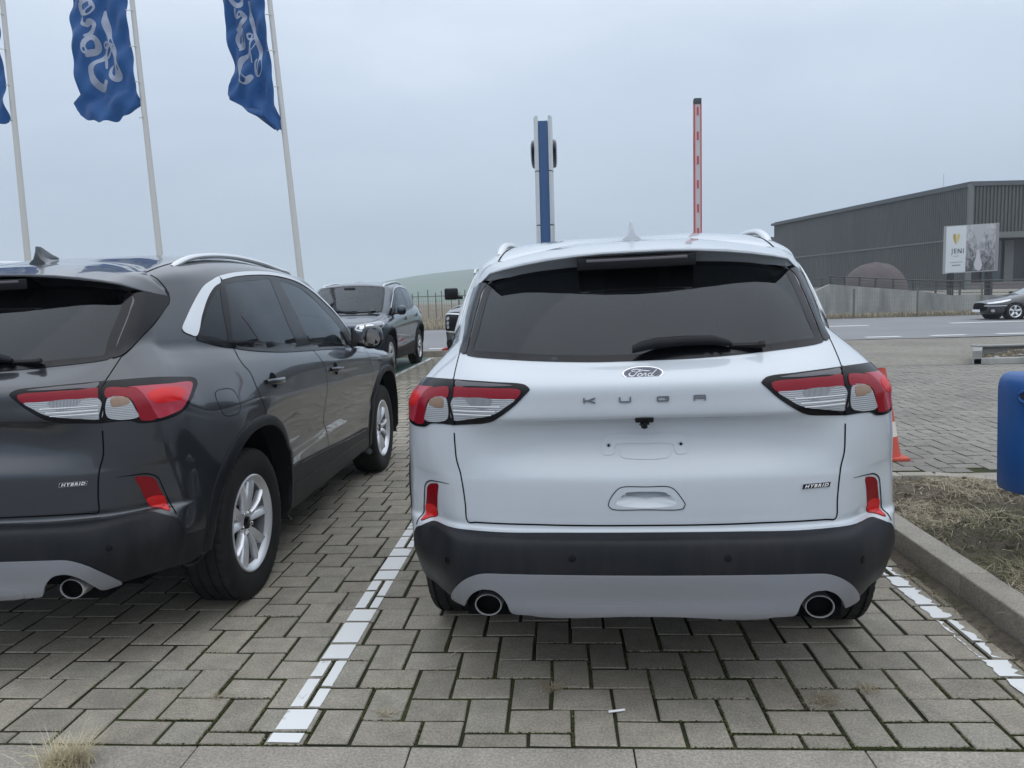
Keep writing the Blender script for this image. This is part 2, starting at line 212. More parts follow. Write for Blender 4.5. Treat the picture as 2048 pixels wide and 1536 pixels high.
class MB:
    """collects simple solids and builds one mesh"""
    def __init__(s): s.V=[]; s.F=[]; s.S=[]
    def add(s,V,F,smooth=False,M=None):
        n=len(s.V)
        for v in V:
            v=vec(v); s.V.append(M@v if M is not None else v)
        for f in F: s.F.append(tuple(i+n for i in f)); s.S.append(smooth)
        return s
    def box(s,x0,x1,y0,y1,z0,z1,M=None,bev=0):
        if bev<=0:
            V=[(x0,y0,z0),(x1,y0,z0),(x1,y1,z0),(x0,y1,z0),(x0,y0,z1),(x1,y0,z1),(x1,y1,z1),(x0,y1,z1)]
            return s.add(V,[(0,3,2,1),(4,5,6,7),(0,1,5,4),(1,2,6,5),(2,3,7,6),(3,0,4,7)],M=M)
        bm=bmesh.new(); bmesh.ops.create_cube(bm,size=1)
        for v in bm.verts: v.co=Vector((x0+(v.co.x+.5)*(x1-x0),y0+(v.co.y+.5)*(y1-y0),z0+(v.co.z+.5)*(z1-z0)))
        bmesh.ops.bevel(bm,geom=bm.edges[:],offset=bev,segments=3,affect='EDGES',profile=.6)
        bm.verts.index_update(); V=[v.co.copy() for v in bm.verts]; F=[tuple(v.index for v in f.verts) for f in bm.faces]; bm.free()
        return s.add(V,F,True,M)
    def tube(s,P,r,n=10,cap=True,smooth=True,sy=1.0,M=None):
        P=[vec(p) for p in P]; rs=r if hasattr(r,'__len__') else [r]*len(P); V=[];F=[]
        up=Vector((0,0,1))
        for i,p in enumerate(P):
            t=(P[min(i+1,len(P)-1)]-P[max(i-1,0)]).normalized()
            a=up.cross(t)
            if a.length<.05: a=Vector((1,0,0)).cross(t)
            a.normalize(); b=t.cross(a)
            for k in range(n):
                q=2*math.pi*k/n; V.append(p+a*math.cos(q)*rs[i]+b*math.sin(q)*rs[i]*sy)
        for i in range(len(P)-1):
            for k in range(n): F.append((i*n+k,i*n+(k+1)%n,(i+1)*n+(k+1)%n,(i+1)*n+k))
        if cap: F.append(tuple(range(n))[::-1]); F.append(tuple(range((len(P)-1)*n,len(P)*n)))
        return s.add(V,F,smooth,M)
    def lathe(s,prof,n=48,axis='X',M=None,smooth=True,closed=False):
        V=[];F=[]; m=len(prof)
        for k in range(n):
            q=2*math.pi*k/n
            for (a,r) in prof: V.append((a,r*math.cos(q),r*math.sin(q)) if axis=='X' else ((r*math.cos(q),a,r*math.sin(q)) if axis=='Y' else (r*math.cos(q),r*math.sin(q),a)))
        for k in range(n):
            k2=(k+1)%n
            for i in range(m-1): F.append((k*m+i,k*m+i+1,k2*m+i+1,k2*m+i))
        return s.add(V,F,smooth,M)
    def prism(s,poly,h0,h1,M=None,axis='Z'):
        n=len(poly); f={'Z':lambda p,h:(p[0],p[1],h),'Y':lambda p,h:(p[0],h,p[1]),'X':lambda p,h:(h,p[0],p[1])}[axis]
        V=[f(p,h0) for p in poly]+[f(p,h1) for p in poly]
        return s.add(V,[tuple(range(n)),tuple(range(n,2*n))[::-1]]+[(i,n+i,n+(i+1)%n,(i+1)%n) for i in range(n)],M=M)
    def build(s,name,m,parent=None,M=None,fix=True,weighted=False):
        me=bpy.data.meshes.new(name); me.from_pydata([tuple(v) for v in s.V],[],s.F)
        me.polygons.foreach_set('use_smooth',s.S)
        if fix:
            bm=bmesh.new(); bm.from_mesh(me); bmesh.ops.recalc_face_normals(bm,faces=bm.faces); bm.to_mesh(me); bm.free()
        me.set_sharp_from_angle(angle=math.radians(40)) if any(s.S) else None
        me.materials.append(m)
        return obj(name,me,parent,None,M)
def crv(pts,step=.012,closed=False):
    """centripetal Catmull-Rom resampling"""
    P=np.array(pts,float); n=len(P)
    if closed: Q=np.concatenate([P[-1:],P,P[:2]]); m=n
    else: Q=np.concatenate([2*P[:1]-P[1:2],P,2*P[-1:]-P[-2:-1]]); m=n-1
    out=[]
    for i in range(m):
        p0,p1,p2,p3=Q[i:i+4]; d0,d1,d2=[max(1e-5,math.sqrt(np.linalg.norm(b-a))) for a,b in ((p0,p1),(p1,p2),(p2,p3))]
        m1=((p1-p0)/d0-(p2-p0)/(d0+d1)+(p2-p1)/d1)*d1; m2=((p2-p1)/d1-(p3-p1)/(d1+d2)+(p3-p2)/d2)*d1
        k=max(1,int(math.ceil(np.linalg.norm(p2-p1)/step)))
        for j in range(k):
            t=j/k;t2=t*t;t3=t2*t; out.append((2*t3-3*t2+1)*p1+(t3-2*t2+t)*m1+(-2*t3+3*t2)*p2+(t3-t2)*m2)
    if not closed: out.append(P[-1])
    return np.array(out)
def inpoly(p,poly):
    p=np.atleast_2d(p); x,y=p[:,0],p[:,1]; r=np.zeros(len(p),bool); n=len(poly)
    for i in range(n):
        x1,y1=poly[i]; x2,y2=poly[(i+1)%n]
        if y1==y2: continue
        c=((y1>y)!=(y2>y))&(x<(x2-x1)*(y-y1)/(y2-y1)+x1); r^=c
    return r
def area(q): q=np.asarray(q); return .5*np.sum(q[:,0]*np.roll(q[:,1],-1)-np.roll(q[:,0],-1)*q[:,1])
def inset(q,d):
    q=np.asarray(q,float); s=1 if area(q)>0 else -1
    a=np.roll(q,1,0); b=np.roll(q,-1,0); t=b-a; t/=np.linalg.norm(t,axis=1)[:,None]+1e-9
    r=q+s*d*np.stack([-t[:,1],t[:,0]],1)
    for _ in range(2): r=.25*np.roll(r,1,0)+.5*r+.25*np.roll(r,-1,0)
    return r
def srgb3(r,g,b): return srgb(r,g,b)
# ---------------------------------------------------------------- materials
def mat(name,col,rough=.5,metal=0,coat=0,spec=.5,**k):
    m=bpy.data.materials.new(name); m.use_nodes=True; b=m.node_tree.nodes['Principled BSDF']
    b.inputs['Base Color'].default_value=(*col[:3],1); b.inputs['Roughness'].default_value=rough; b.inputs['Metallic'].default_value=metal
    b.inputs['Coat Weight'].default_value=coat; b.inputs['Coat Roughness'].default_value=.03; b.inputs['Specular IOR Level'].default_value=spec
    for a,v in k.items(): b.inputs[a.replace('_',' ')].default_value=v
    return m
def noisy(m,c1,c2,scale=5,detail=4,rough=None,bump=0,bscale=None,coord='Object',lo=.35,hi=.65,stretch=(1,1,1),bdist=.002,rnd=0):
    nt=m.node_tree; b=nt.nodes['Principled BSDF']
    tc=N(nt,'ShaderNodeTexCoord'); mp=N(nt,'ShaderNodeMapping',inp={3:stretch}); nt.links.new(tc.outputs[coord],mp.inputs[0])
    n=N(nt,'ShaderNodeTexNoise',inp={'Scale':scale,'Detail':detail,'Roughness':.6}); nt.links.new(mp.outputs[0],n.inputs['Vector'])
    r=N(nt,'ShaderNodeValToRGB'); e=r.color_ramp.elements; e[0].position=lo; e[0].color=(*c1[:3],1); e[1].position=hi; e[1].color=(*c2[:3],1)
    nt.links.new(n.outputs['Fac'],r.inputs[0]); last=r.outputs[0]
    if rnd:
        oi=N(nt,'ShaderNodeObjectInfo'); hs=N(nt,'ShaderNodeHueSaturation'); ma=N(nt,'ShaderNodeMath',operation='MULTIPLY_ADD',inp={1:rnd,2:1-rnd/2})
        nt.links.new(oi.outputs['Random'],ma.inputs[0]); nt.links.new(ma.outputs[0],hs.inputs['Value']); nt.links.new(last,hs.inputs['Color']); last=hs.outputs[0]
    nt.links.new(last,b.inputs['Base Color'])
    if rough:
        mr=N(nt,'ShaderNodeMapRange',inp={'From Min':.3,'From Max':.7,'To Min':rough[0],'To Max':rough[1]}); nt.links.new(n.outputs['Fac'],mr.inputs[0]); nt.links.new(mr.outputs[0],b.inputs['Roughness'])
    if bump:
        n2=N(nt,'ShaderNodeTexNoise',inp={'Scale':bscale or scale*8,'Detail':3.0}); nt.links.new(mp.outputs[0],n2.inputs['Vector'])
        bp=N(nt,'ShaderNodeBump',inp={'Strength':bump,'Distance':bdist}); nt.links.new(n2.outputs['Fac'],bp.inputs['Height']); nt.links.new(bp.outputs[0],b.inputs['Normal'])
    return m
def darkback(m):
    """paint outside, dark trim on the inner side of the shell"""
    nt=m.node_tree; b=nt.nodes['Principled BSDF']; g=N(nt,'ShaderNodeNewGeometry'); d=N(nt,'ShaderNodeBsdfDiffuse',inp={0:(.03,.03,.032,1)}); mx=N(nt,'ShaderNodeMixShader')
    nt.links.new(g.outputs['Backfacing'],mx.inputs[0]); nt.links.new(b.outputs[0],mx.inputs[1]); nt.links.new(d.outputs[0],mx.inputs[2]); nt.links.new(mx.outputs[0],nt.nodes['Material Output'].inputs[0]); return m
def dusty(m,base,dust,amount=.25,zt=.75):
    """road dust and rain streaks: thin pale film, stronger low down where spray reaches"""
    nt=m.node_tree; b=nt.nodes['Principled BSDF']
    tc=N(nt,'ShaderNodeTexCoord'); mp=N(nt,'ShaderNodeMapping',inp={3:(9,9,1.2)}); nt.links.new(tc.outputs['Object'],mp.inputs[0])
    n=N(nt,'ShaderNodeTexNoise',inp={'Scale':3.0,'Detail':5.0,'Roughness':.65}); nt.links.new(mp.outputs[0],n.inputs['Vector'])
    n2=N(nt,'ShaderNodeTexNoise',inp={'Scale':2.2,'Detail':3.0}); nt.links.new(tc.outputs['Object'],n2.inputs['Vector'])
    mu=N(nt,'ShaderNodeMath',operation='MULTIPLY'); nt.links.new(n.outputs['Fac'],mu.inputs[0]); nt.links.new(n2.outputs['Fac'],mu.inputs[1])
    sp=N(nt,'ShaderNodeSeparateXYZ'); nt.links.new(tc.outputs['Object'],sp.inputs[0])
    h=N(nt,'ShaderNodeMapRange',inp={'From Min':.3,'From Max':zt,'To Min':1.0,'To Max':.25}); nt.links.new(sp.outputs['Z'],h.inputs[0])
    r=N(nt,'ShaderNodeMapRange',inp={'From Min':.16,'From Max':.42,'To Min':0.0,'To Max':amount}); nt.links.new(mu.outputs[0],r.inputs[0])
    m2=N(nt,'ShaderNodeMath',operation='MULTIPLY'); nt.links.new(r.outputs[0],m2.inputs[0]); nt.links.new(h.outputs[0],m2.inputs[1])
    mx=N(nt,'ShaderNodeMixRGB',inp={1:(*base[:3],1),2:(*dust[:3],1)}); nt.links.new(m2.outputs[0],mx.inputs[0]); nt.links.new(mx.outputs[0],b.inputs['Base Color'])
    return m
def paint(name,col,metal,coat=1,rough=.35,dust=(.25,.23,.2),am=.25):
    m=mat(name,col,rough,metal,coat); dusty(m,col,dust,am); 
    b=m.node_tree.nodes['Principled BSDF']; b.inputs['Coat Roughness'].default_value=.025; return darkback(m)
def glass(name,tint,refl=1.0,rough=0.0):
    m=bpy.data.materials.new(name); m.use_nodes=True; nt=m.node_tree; nt.nodes.clear()
    t=N(nt,'ShaderNodeBsdfTransparent',inp={0:(*tint,1)}); g=N(nt,'ShaderNodeBsdfGlossy',inp={0:(.90,.95,1,1),'Roughness':rough}); f=N(nt,'ShaderNodeFresnel',inp={0:1.48}); mx=N(nt,'ShaderNodeMixShader')
    d=N(nt,'ShaderNodeBsdfDiffuse',inp={0:(.20,.22,.26,1)}); tc=N(nt,'ShaderNodeTexCoord'); n=N(nt,'ShaderNodeTexNoise',inp={'Scale':3.0,'Detail':4.0}); nt.links.new(tc.outputs['Object'],n.inputs['Vector'])
    mr=N(nt,'ShaderNodeMapRange',inp={'From Min':.35,'From Max':.75,'To Min':0.0,'To Max':.02}); nt.links.new(n.outputs['Fac'],mr.inputs[0]); m2=N(nt,'ShaderNodeMixShader')
    nt.links.new(f.outputs[0],mx.inputs[0]); nt.links.new(t.outputs[0],mx.inputs[1]); nt.links.new(g.outputs[0],mx.inputs[2])
    nt.links.new(mr.outputs[0],m2.inputs[0]); nt.links.new(mx.outputs[0],m2.inputs[1]); nt.links.new(d.outputs[0],m2.inputs[2])
    o=N(nt,'ShaderNodeOutputMaterial'); nt.links.new(m2.outputs[0],o.inputs[0]); return m
M={}
M['white_paint']=paint('white_paint',(.52,.555,.585),0,1,.3,(.33,.30,.26),.20)
M['grey_paint']=paint('grey_paint',(.042,.046,.053),.6,1,.28,(.16,.15,.13),.12)
M['blue_paint']=paint('blue_paint',(.010,.026,.045),.3,1,.33,(.16,.15,.13),.12)
M['ranger_paint']=paint('ranger_paint',(.12,.125,.13),.5,1,.33)
M['black_car_paint']=paint('black_car_paint',(.008,.009,.014),.1,1,.3)
M['plastic']=dusty(mat('black_plastic',(.005,.006,.009),.46,0,0,.28),(.0065,.0075,.0105),(.14,.125,.11),.20,.65)
M['pipe']=mat('steel_pipe',(.62,.62,.63),.32,.7)
M['gloss_black']=mat('gloss_black',(.003,.003,.0045),.18,0,0,.28)
M['wiper']=mat('wiper_black',(.003,.0035,.006),.5,0,0,.2)
M['letter']=mat('dark_chrome',(.22,.23,.25),.3,.8)
M['matt_black']=mat('matt_black',(.004,.004,.005),.9,0,0,.1)
M['rubber']=mat('rubber',(.012,.012,.013),.75,0,0,.25); noisy(M['rubber'],(.010,.010,.011),(.022,.021,.020),14,4,(.6,.85),bump=.25,bscale=160)
M['alloy']=mat('alloy',(.74,.75,.77),.32,.6,.4)
M['barrel']=mat('rim_barrel',(.16,.165,.17),.5,.7)  # darker copy of the alloy: shadow behind the spokes put into the colour
M['chrome']=mat('chrome',(.8,.8,.82),.08,1)
M['satin']=mat('satin_silver',(.68,.70,.72),.35,.4,.2)
M['skid']=mat('silver_skid_plate',(.27,.28,.305),.42,.4,.1); dusty(M['skid'],(.27,.28,.305),(.30,.28,.25),.3,.6)
M['red_lens']=mat('red_lens',(.24,.004,.014),.15,0,.2,.3)
M['red_dark']=mat('dark_red_lens',(.20,.002,.007),.2,0,.1,.3)
M['red_bright']=mat('bright_red_reflector',(.60,.006,.008),.25,0,.2,.4)
M['red_milky']=mat('milky_red_lens',(.40,.035,.06),.2,0,.3,.4)
def lens_mat(name,c1,c2,sc,axis):
    m=mat(name,c1,.12,.35,1); nt=m.node_tree; b=nt.nodes['Principled BSDF']; tc=N(nt,'ShaderNodeTexCoord')
    w=N(nt,'ShaderNodeTexWave',bands_direction=axis,inp={'Scale':sc,'Distortion':.5,'Detail':1.0}); nt.links.new(tc.outputs['Object'],w.inputs[0])
    r=N(nt,'ShaderNodeValToRGB'); e=r.color_ramp.elements; e[0].position=.25; e[0].color=(*c2,1); e[1].position=.8; e[1].color=(*c1,1); nt.links.new(w.outputs['Fac'],r.inputs[0]); nt.links.new(r.outputs[0],b.inputs['Base Color'])
    bp=N(nt,'ShaderNodeBump',inp={'Strength':.35,'Distance':.003}); nt.links.new(w.outputs['Fac'],bp.inputs['Height']); nt.links.new(bp.outputs[0],b.inputs['Normal']); return m
M['clear_lens']=lens_mat('clear_lens',(.42,.44,.455),(.30,.315,.33),48,'Z')
M['ribbed']=lens_mat('ribbed_lens',(.45,.46,.48),(.09,.09,.10),75,'X')
M['amber']=lens_mat('amber_bulb',(.45,.28,.16),(.14,.09,.07),90,'X')
M['privacy']=glass('privacy_glass',(.02,.028,.036))
M['tinted']=glass('green_tinted_glass',(.62,.72,.68))
M['interior']=mat('dark_trim',(.025,.025,.027),.8); M['seat']=mat('seat_cloth',(.045,.045,.05),.9)
M['smoke']=mat('smoked_lens_strip',(.055,.05,.06),.15,0,.6)
M['badge_blue']=mat('badge_blue',(.008,.018,.055),.2,0,1); M['white_print']=mat('white_print',(.8,.8,.8),.4)
M['disc']=mat('brake_disc',(.16,.16,.16),.4,.9)
M['head_lens']=mat('headlamp_lens',(.55,.57,.6),.1,.6,1)
# ---------------------------------------------------------------- the estate car (three of them stand in the picture)
G_=body_grid(18,7); _nv,_nu=G_.shape[:2]
def grid_norm(g):
    du=np.gradient(g,axis=1); dv=np.gradient(g,axis=0); n=np.cross(du,dv); l=np.linalg.norm(n,axis=2,keepdims=True); n=n/np.maximum(l,1e-9)
    return n
GN=grid_norm(G_)
# make normals point outward and fix the poles
_c=np.array([0,2.3,.8]); 
for j in range(_nu):
    if np.dot(GN[60,j],G_[60,j]-_c)<0: GN[:,j]*=-1
GN[-1]=(0,0,1); GN[:,0,0]=0; GN[:,-1,0]=0; GN/=np.maximum(np.linalg.norm(GN,axis=2,keepdims=True),1e-9)
for i in range(1,_nv):
    pass
_idx=np.arange(_nv*_nu).reshape(_nv,_nu)
_quads=np.stack([_idx[:-1,:-1],_idx[:-1,1:],_idx[1:,1:],_idx[1:,:-1]],-1).reshape(-1,4)
_VR=G_.reshape(-1,3); _NR=GN.reshape(-1,3)
_t=_quads[len(_quads)//3]; _fn=np.cross(_VR[_t[1]]-_VR[_t[0]],_VR[_t[2]]-_VR[_t[0]])
if np.dot(_fn,_NR[_t[0]])<0: _quads=_quads[:,::-1]
_VA=np.concatenate([_VR,_VR*[-1,1,1]]); _NA=np.concatenate([_NR,_NR*[-1,1,1]]); _QA=np.concatenate([_quads,_quads[:,::-1]+len(_VR)])
BV=BVHTree.FromPolygons(_VA.tolist(),_QA.tolist())
_FC=_VA[_QA].mean(1)
def surf(o,d):
    h=BV.ray_cast(vec(o),vec(d))
    if h[0] is None:
        h=BV.find_nearest(vec(o)+vec(d)*4.2)
    p=np.array(h[0]); f=_QA[h[2]]; w=1/(np.linalg.norm(_VA[f]-p,axis=1)+1e-4)**2; n=(_NA[f]*w[:,None]).sum(0); n/=np.linalg.norm(n)+1e-9
    return p,n
class DirF:
    def __init__(s,d):
        s.d=np.array(d,float); s.d/=np.linalg.norm(s.d); s.u=np.cross([0,0,1.],s.d); s.u/=np.linalg.norm(s.u); s.v=np.cross(s.d,s.u)
    def to2(s,P): P=np.atleast_2d(P); return np.stack([P@s.u,P@s.v],1)
    def ray(s,q): 
        o=s.u*q[0]+s.v*q[1]; o=o+s.d*(6-0*np.dot(o,s.d)); return o,-s.d
class CylF:
    def __init__(s,y0=1.4): s.y0=y0
    def to2(s,P): P=np.atleast_2d(P); return np.stack([np.arctan2(P[:,0],s.y0-P[:,1])*1.25,P[:,2]],1)
    def ray(s,q):
        a=q[0]/1.25; d=np.array([math.sin(a),-math.cos(a),0]); return np.array([0,s.y0,q[1]])+d*4,-d
class CylW(CylF):
    A_=[-5,.572,.616,5]; B_=[-5,.572,.572+.044*8,.572+.044*8+5-.616]
    def to2(s,P): q=CylF.to2(s,P); q[:,1]=np.interp(q[:,1],s.A_,s.B_); return q
    def ray(s,q): return CylF.ray(s,(q[0],float(np.interp(q[1],s.B_,s.A_))))
CY=CylF(); CYW=CylW(); SIDE=DirF((1,0,.25)); REAR=DirF((0,-1,0)); RGL=DirF((0,-.68,.73)); WSH=DirF((0,.5,.86)); FRONT=DirF((0,1,0)); F34=DirF((.6,.75,.3)); TOP=DirF((0,.001,1))
def patch_data(out,fr,off=.003,h=.02,thick=.006,hole=None,sm=True,is2d=False,step=.012,extra=None):
    q=np.asarray(out,float) if is2d else fr.to2(out)
    if sm: q=crv(q,step,True)
    if area(q)<0: q=q[::-1]
    loops=[q]
    if hole is not None:
        loops.append(hole)
    V=[Vector((a[0],a[1])) for l in loops for a in l]; E=[];k=0
    for l in loops:
        E+=[(k+i,k+(i+1)%len(l)) for i in range(len(l))]; k+=len(l)
    x0,y0=q.min(0); x1,y1=q.max(0); gx,gy=np.meshgrid(np.arange(x0,x1,h),np.arange(y0,y1,h)); gp=np.stack([gx.ravel(),gy.ravel()],1)
    qi=inset(q,h*.4)
    if extra is not None: qi=inset(q,.002); gp=gp[(gp[:,1]<extra[0]-.004)|(gp[:,1]>extra[-1])]; gp=np.concatenate([gp,np.array([(a,b) for b in extra for a in np.arange(x0,x1,.03)])])
    gp=gp[inpoly(gp,qi)]
    if hole is not None: gp=gp[~inpoly(gp,inset(hole,-h*.4))]
    V+=[Vector((a[0],a[1])) for a in gp]
    r=delaunay_2d_cdt(V,E,[],0,1e-7); P2=np.array([[v.x,v.y] for v in r[0]]); T=np.array([f for f in r[2] if len(f)==3])
    c=P2[T].mean(1); keep=inpoly(c,q)
    if hole is not None: keep&=~inpoly(c,hole)
    T=T[keep]
    P3=np.zeros((len(P2),3)); N3=np.zeros((len(P2),3))
    for i,p in enumerate(P2): P3[i],N3[i]=surf(*fr.ray(p))
    P3=P3+N3*off
    # orientation
    s=0
    for t in T[::max(1,len(T)//30)]: s+=np.dot(np.cross(P3[t[1]]-P3[t[0]],P3[t[2]]-P3[t[0]]),N3[t[0]])
    if s<0: T=T[:,::-1]
    # rim
    ed={}
    for t in T:
        for a,b in ((t[0],t[1]),(t[1],t[2]),(t[2],t[0])): ed[(a,b)]=ed.get((a,b),0)+1
    F=[tuple(t) for t in T]
    if thick>0:
        bd=[e for e in ed if (e[1],e[0]) not in ed]; used={}
        P3=list(P3); N3=list(N3)
        for a,b in bd:
            for i in (a,b):
                if i not in used:
                    used[i]=(len(P3),len(P3)+1)
                    P3.append(P3[i].copy()); N3.append(N3[i]*.3); P3.append(P3[i]-N3[i]*thick); N3.append(N3[i]*.3)
        for a,b in bd:
            F.append((used[b][0],used[a][0],used[a][1],used[b][1]))
            m_=P3[a]+P3[b]; t_=P3[b]-P3[a]; o_=np.cross(t_,N3[a]); o_/=np.linalg.norm(o_)+1e-9
            for i in (a,b):
                for k in used[i]: N3[k]=N3[k]+o_
        N3=[n/(np.linalg.norm(n)+1e-9) for n in N3]; P3=np.array(P3)
    return np.array(P3),F,np.array(N3)
PARTS=[]   # (name, meshR, material key, parent index, mirror?)
def mir(d): return d[0]*[-1,1,1],[f[::-1] for f in d[1]],d[2]*[-1,1,1]
class Car:
    def __init__(s,root,Mi): s.root=root; s.Mi=Mi
    def put(s,name,data,m,parent=None,smooth=True):
        me=mesh(name,data[0],data[1],smooth,data[2] if len(data)>2 else None,[m]); return obj(name,me,parent or s.root,None,s.Mi if parent is None else None)
    def both(s,name,data,m,parents=(None,None)):
        return s.put(name,data,m,parents[0]),s.put(name,mir(data),m,parents[1])
def ribbon(P3,w=.0045,off=.0012,fr=None,step=.015,taper=None):
    q=crv(P3,step); pts=[];nr=[]
    for p in q:
        if fr is None:
            h=BV.find_nearest(vec(p)); o=np.array(h[0]); f=_QA[h[2]]; ww=1/(np.linalg.norm(_VA[f]-o,axis=1)+1e-4)**2; n=(_NA[f]*ww[:,None]).sum(0); n/=np.linalg.norm(n)+1e-9
        else: o,n=surf(*fr.ray(fr.to2(p)[0]))
        pts.append(o);nr.append(n)
    pts=np.array(pts);nr=np.array(nr); t=np.gradient(pts,axis=0); t/=np.linalg.norm(t,axis=1)[:,None]+1e-9; sdir=np.cross(nr,t)
    ws=np.full(len(q),w) if taper is None else w*np.interp(np.linspace(0,1,len(q)),*taper)
    a=pts+nr*off+sdir*ws[:,None]/2; b=pts+nr*off-sdir*ws[:,None]/2; n=len(q)
    V=np.concatenate([a,b]); F=[(i,i+n,i+n+1,i+1) for i in range(n-1)]
    return V,F,np.concatenate([nr,nr])
def join(*ds):
    V=[];F=[];Nn=[];k=0
    for d in ds: V.append(d[0]); Nn.append(d[2]); F+=[tuple(i+k for i in f) for f in d[1]]; k+=len(d[0])
    return np.concatenate(V),F,np.concatenate(Nn)
def strokes(lines,fmap,h=.0,step=.05):
    """variable width pen strokes laid on a surface given by fmap(s,t)->(point,normal)"""
    V=[];F=[];NN=[]
    for L in lines:
        q=crv(L,step) if len(L)>2 else crv(L,step); xy=q[:,:2]; t=np.gradient(xy,axis=0); t/=np.linalg.norm(t,axis=1)[:,None]+1e-9; n2=np.stack([-t[:,1],t[:,0]],1)
        a=xy+n2*q[:,2:3]/2; b=xy-n2*q[:,2:3]/2
        # round ends
        rows=[(a[i],b[i]) for i in range(len(q))]
        for e,sg in ((0,-1),(len(q)-1,1)):
            c=xy[e]; w=q[e,2]/2; r2=[]
            for an in (35,65):
                an=math.radians(an); o=c+t[e]*sg*w*math.sin(an)*.8; r2.append((o+n2[e]*w*math.cos(an),o-n2[e]*w*math.cos(an)))
            rows=(r2[::-1]+rows) if sg<0 else rows+r2
        k=len(V)
        for (p,r) in rows:
            for z in (p,r): P,n=fmap(z[0],z[1]); V.append(P); NN.append(n)
        F+=[(k+2*i,k+2*i+1,k+2*i+3,k+2*i+2) for i in range(len(rows)-1)]
    return np.array(V),F,np.array(NN)
FORD=[[(4.35,1.38,.16),(3.6,1.40,.24),(2.8,1.55,.2),(2.0,1.75,.18),(1.3,1.84,.18),(.7,1.75,.24),(.48,1.52,.2),(.75,1.32,.16),(1.1,1.38,.13),(1.25,1.55,.07)],
[(.35,1.02,.2),(.10,.75,.26),(.25,.38,.3),(.7,.16,.32),(1.15,.20,.28),(1.45,.5,.2),(1.65,.9,.2),(1.9,1.25,.22),(2.2,1.48,.22),(2.45,1.62,.14)],
[(1.15,1.10,.07),(1.6,1.15,.1),(2.0,1.2,.1),(2.35,1.32,.1)],[(2.65,1.22,.07),(2.55,1.08,.07),(2.35,1.12,.07),(2.38,1.32,.07),(2.6,1.36,.07),(2.66,1.24,.07)],
[(1.85,.2,.10),(2.05,.55,.15),(2.4,.72,.2),(2.8,.68,.22),(2.93,.40,.22),(2.7,.12,.2),(2.3,.06,.2),(2.05,.25,.18),(2.2,.55,.12)],
[(3.0,.10,.12),(3.2,.45,.2),(3.55,.78,.22),(3.8,.58,.2),(3.62,.30,.16),(3.75,.06,.16),(4.05,.14,.10)],
[(4.95,.66,.14),(4.6,.78,.18),(4.25,.48,.22),(4.35,.12,.2),(4.75,.08,.18),(5.0,.40,.18),(5.35,1.0,.22),(5.7,1.5,.2),(5.85,1.62,.12)],[(5.02,.5,.2),(5.02,.2,.2),(5.25,.04,.16),(5.6,.25,.10)]]
def arch_poly(yc,zc=.355,a=.47,b=.468,n=40,a0=-8,a1=188,e=2.25):
    out=[]
    for i in range(n+1):
        q=math.radians(a0+(a1-a0)*i/n); c,s=math.cos(q),math.sin(q)
        out.append((yc+a*math.copysign(abs(c)**(2/e),c),zc+b*math.copysign(abs(s)**(2/e),s)))
    return out
YR,YF=1.0,3.71
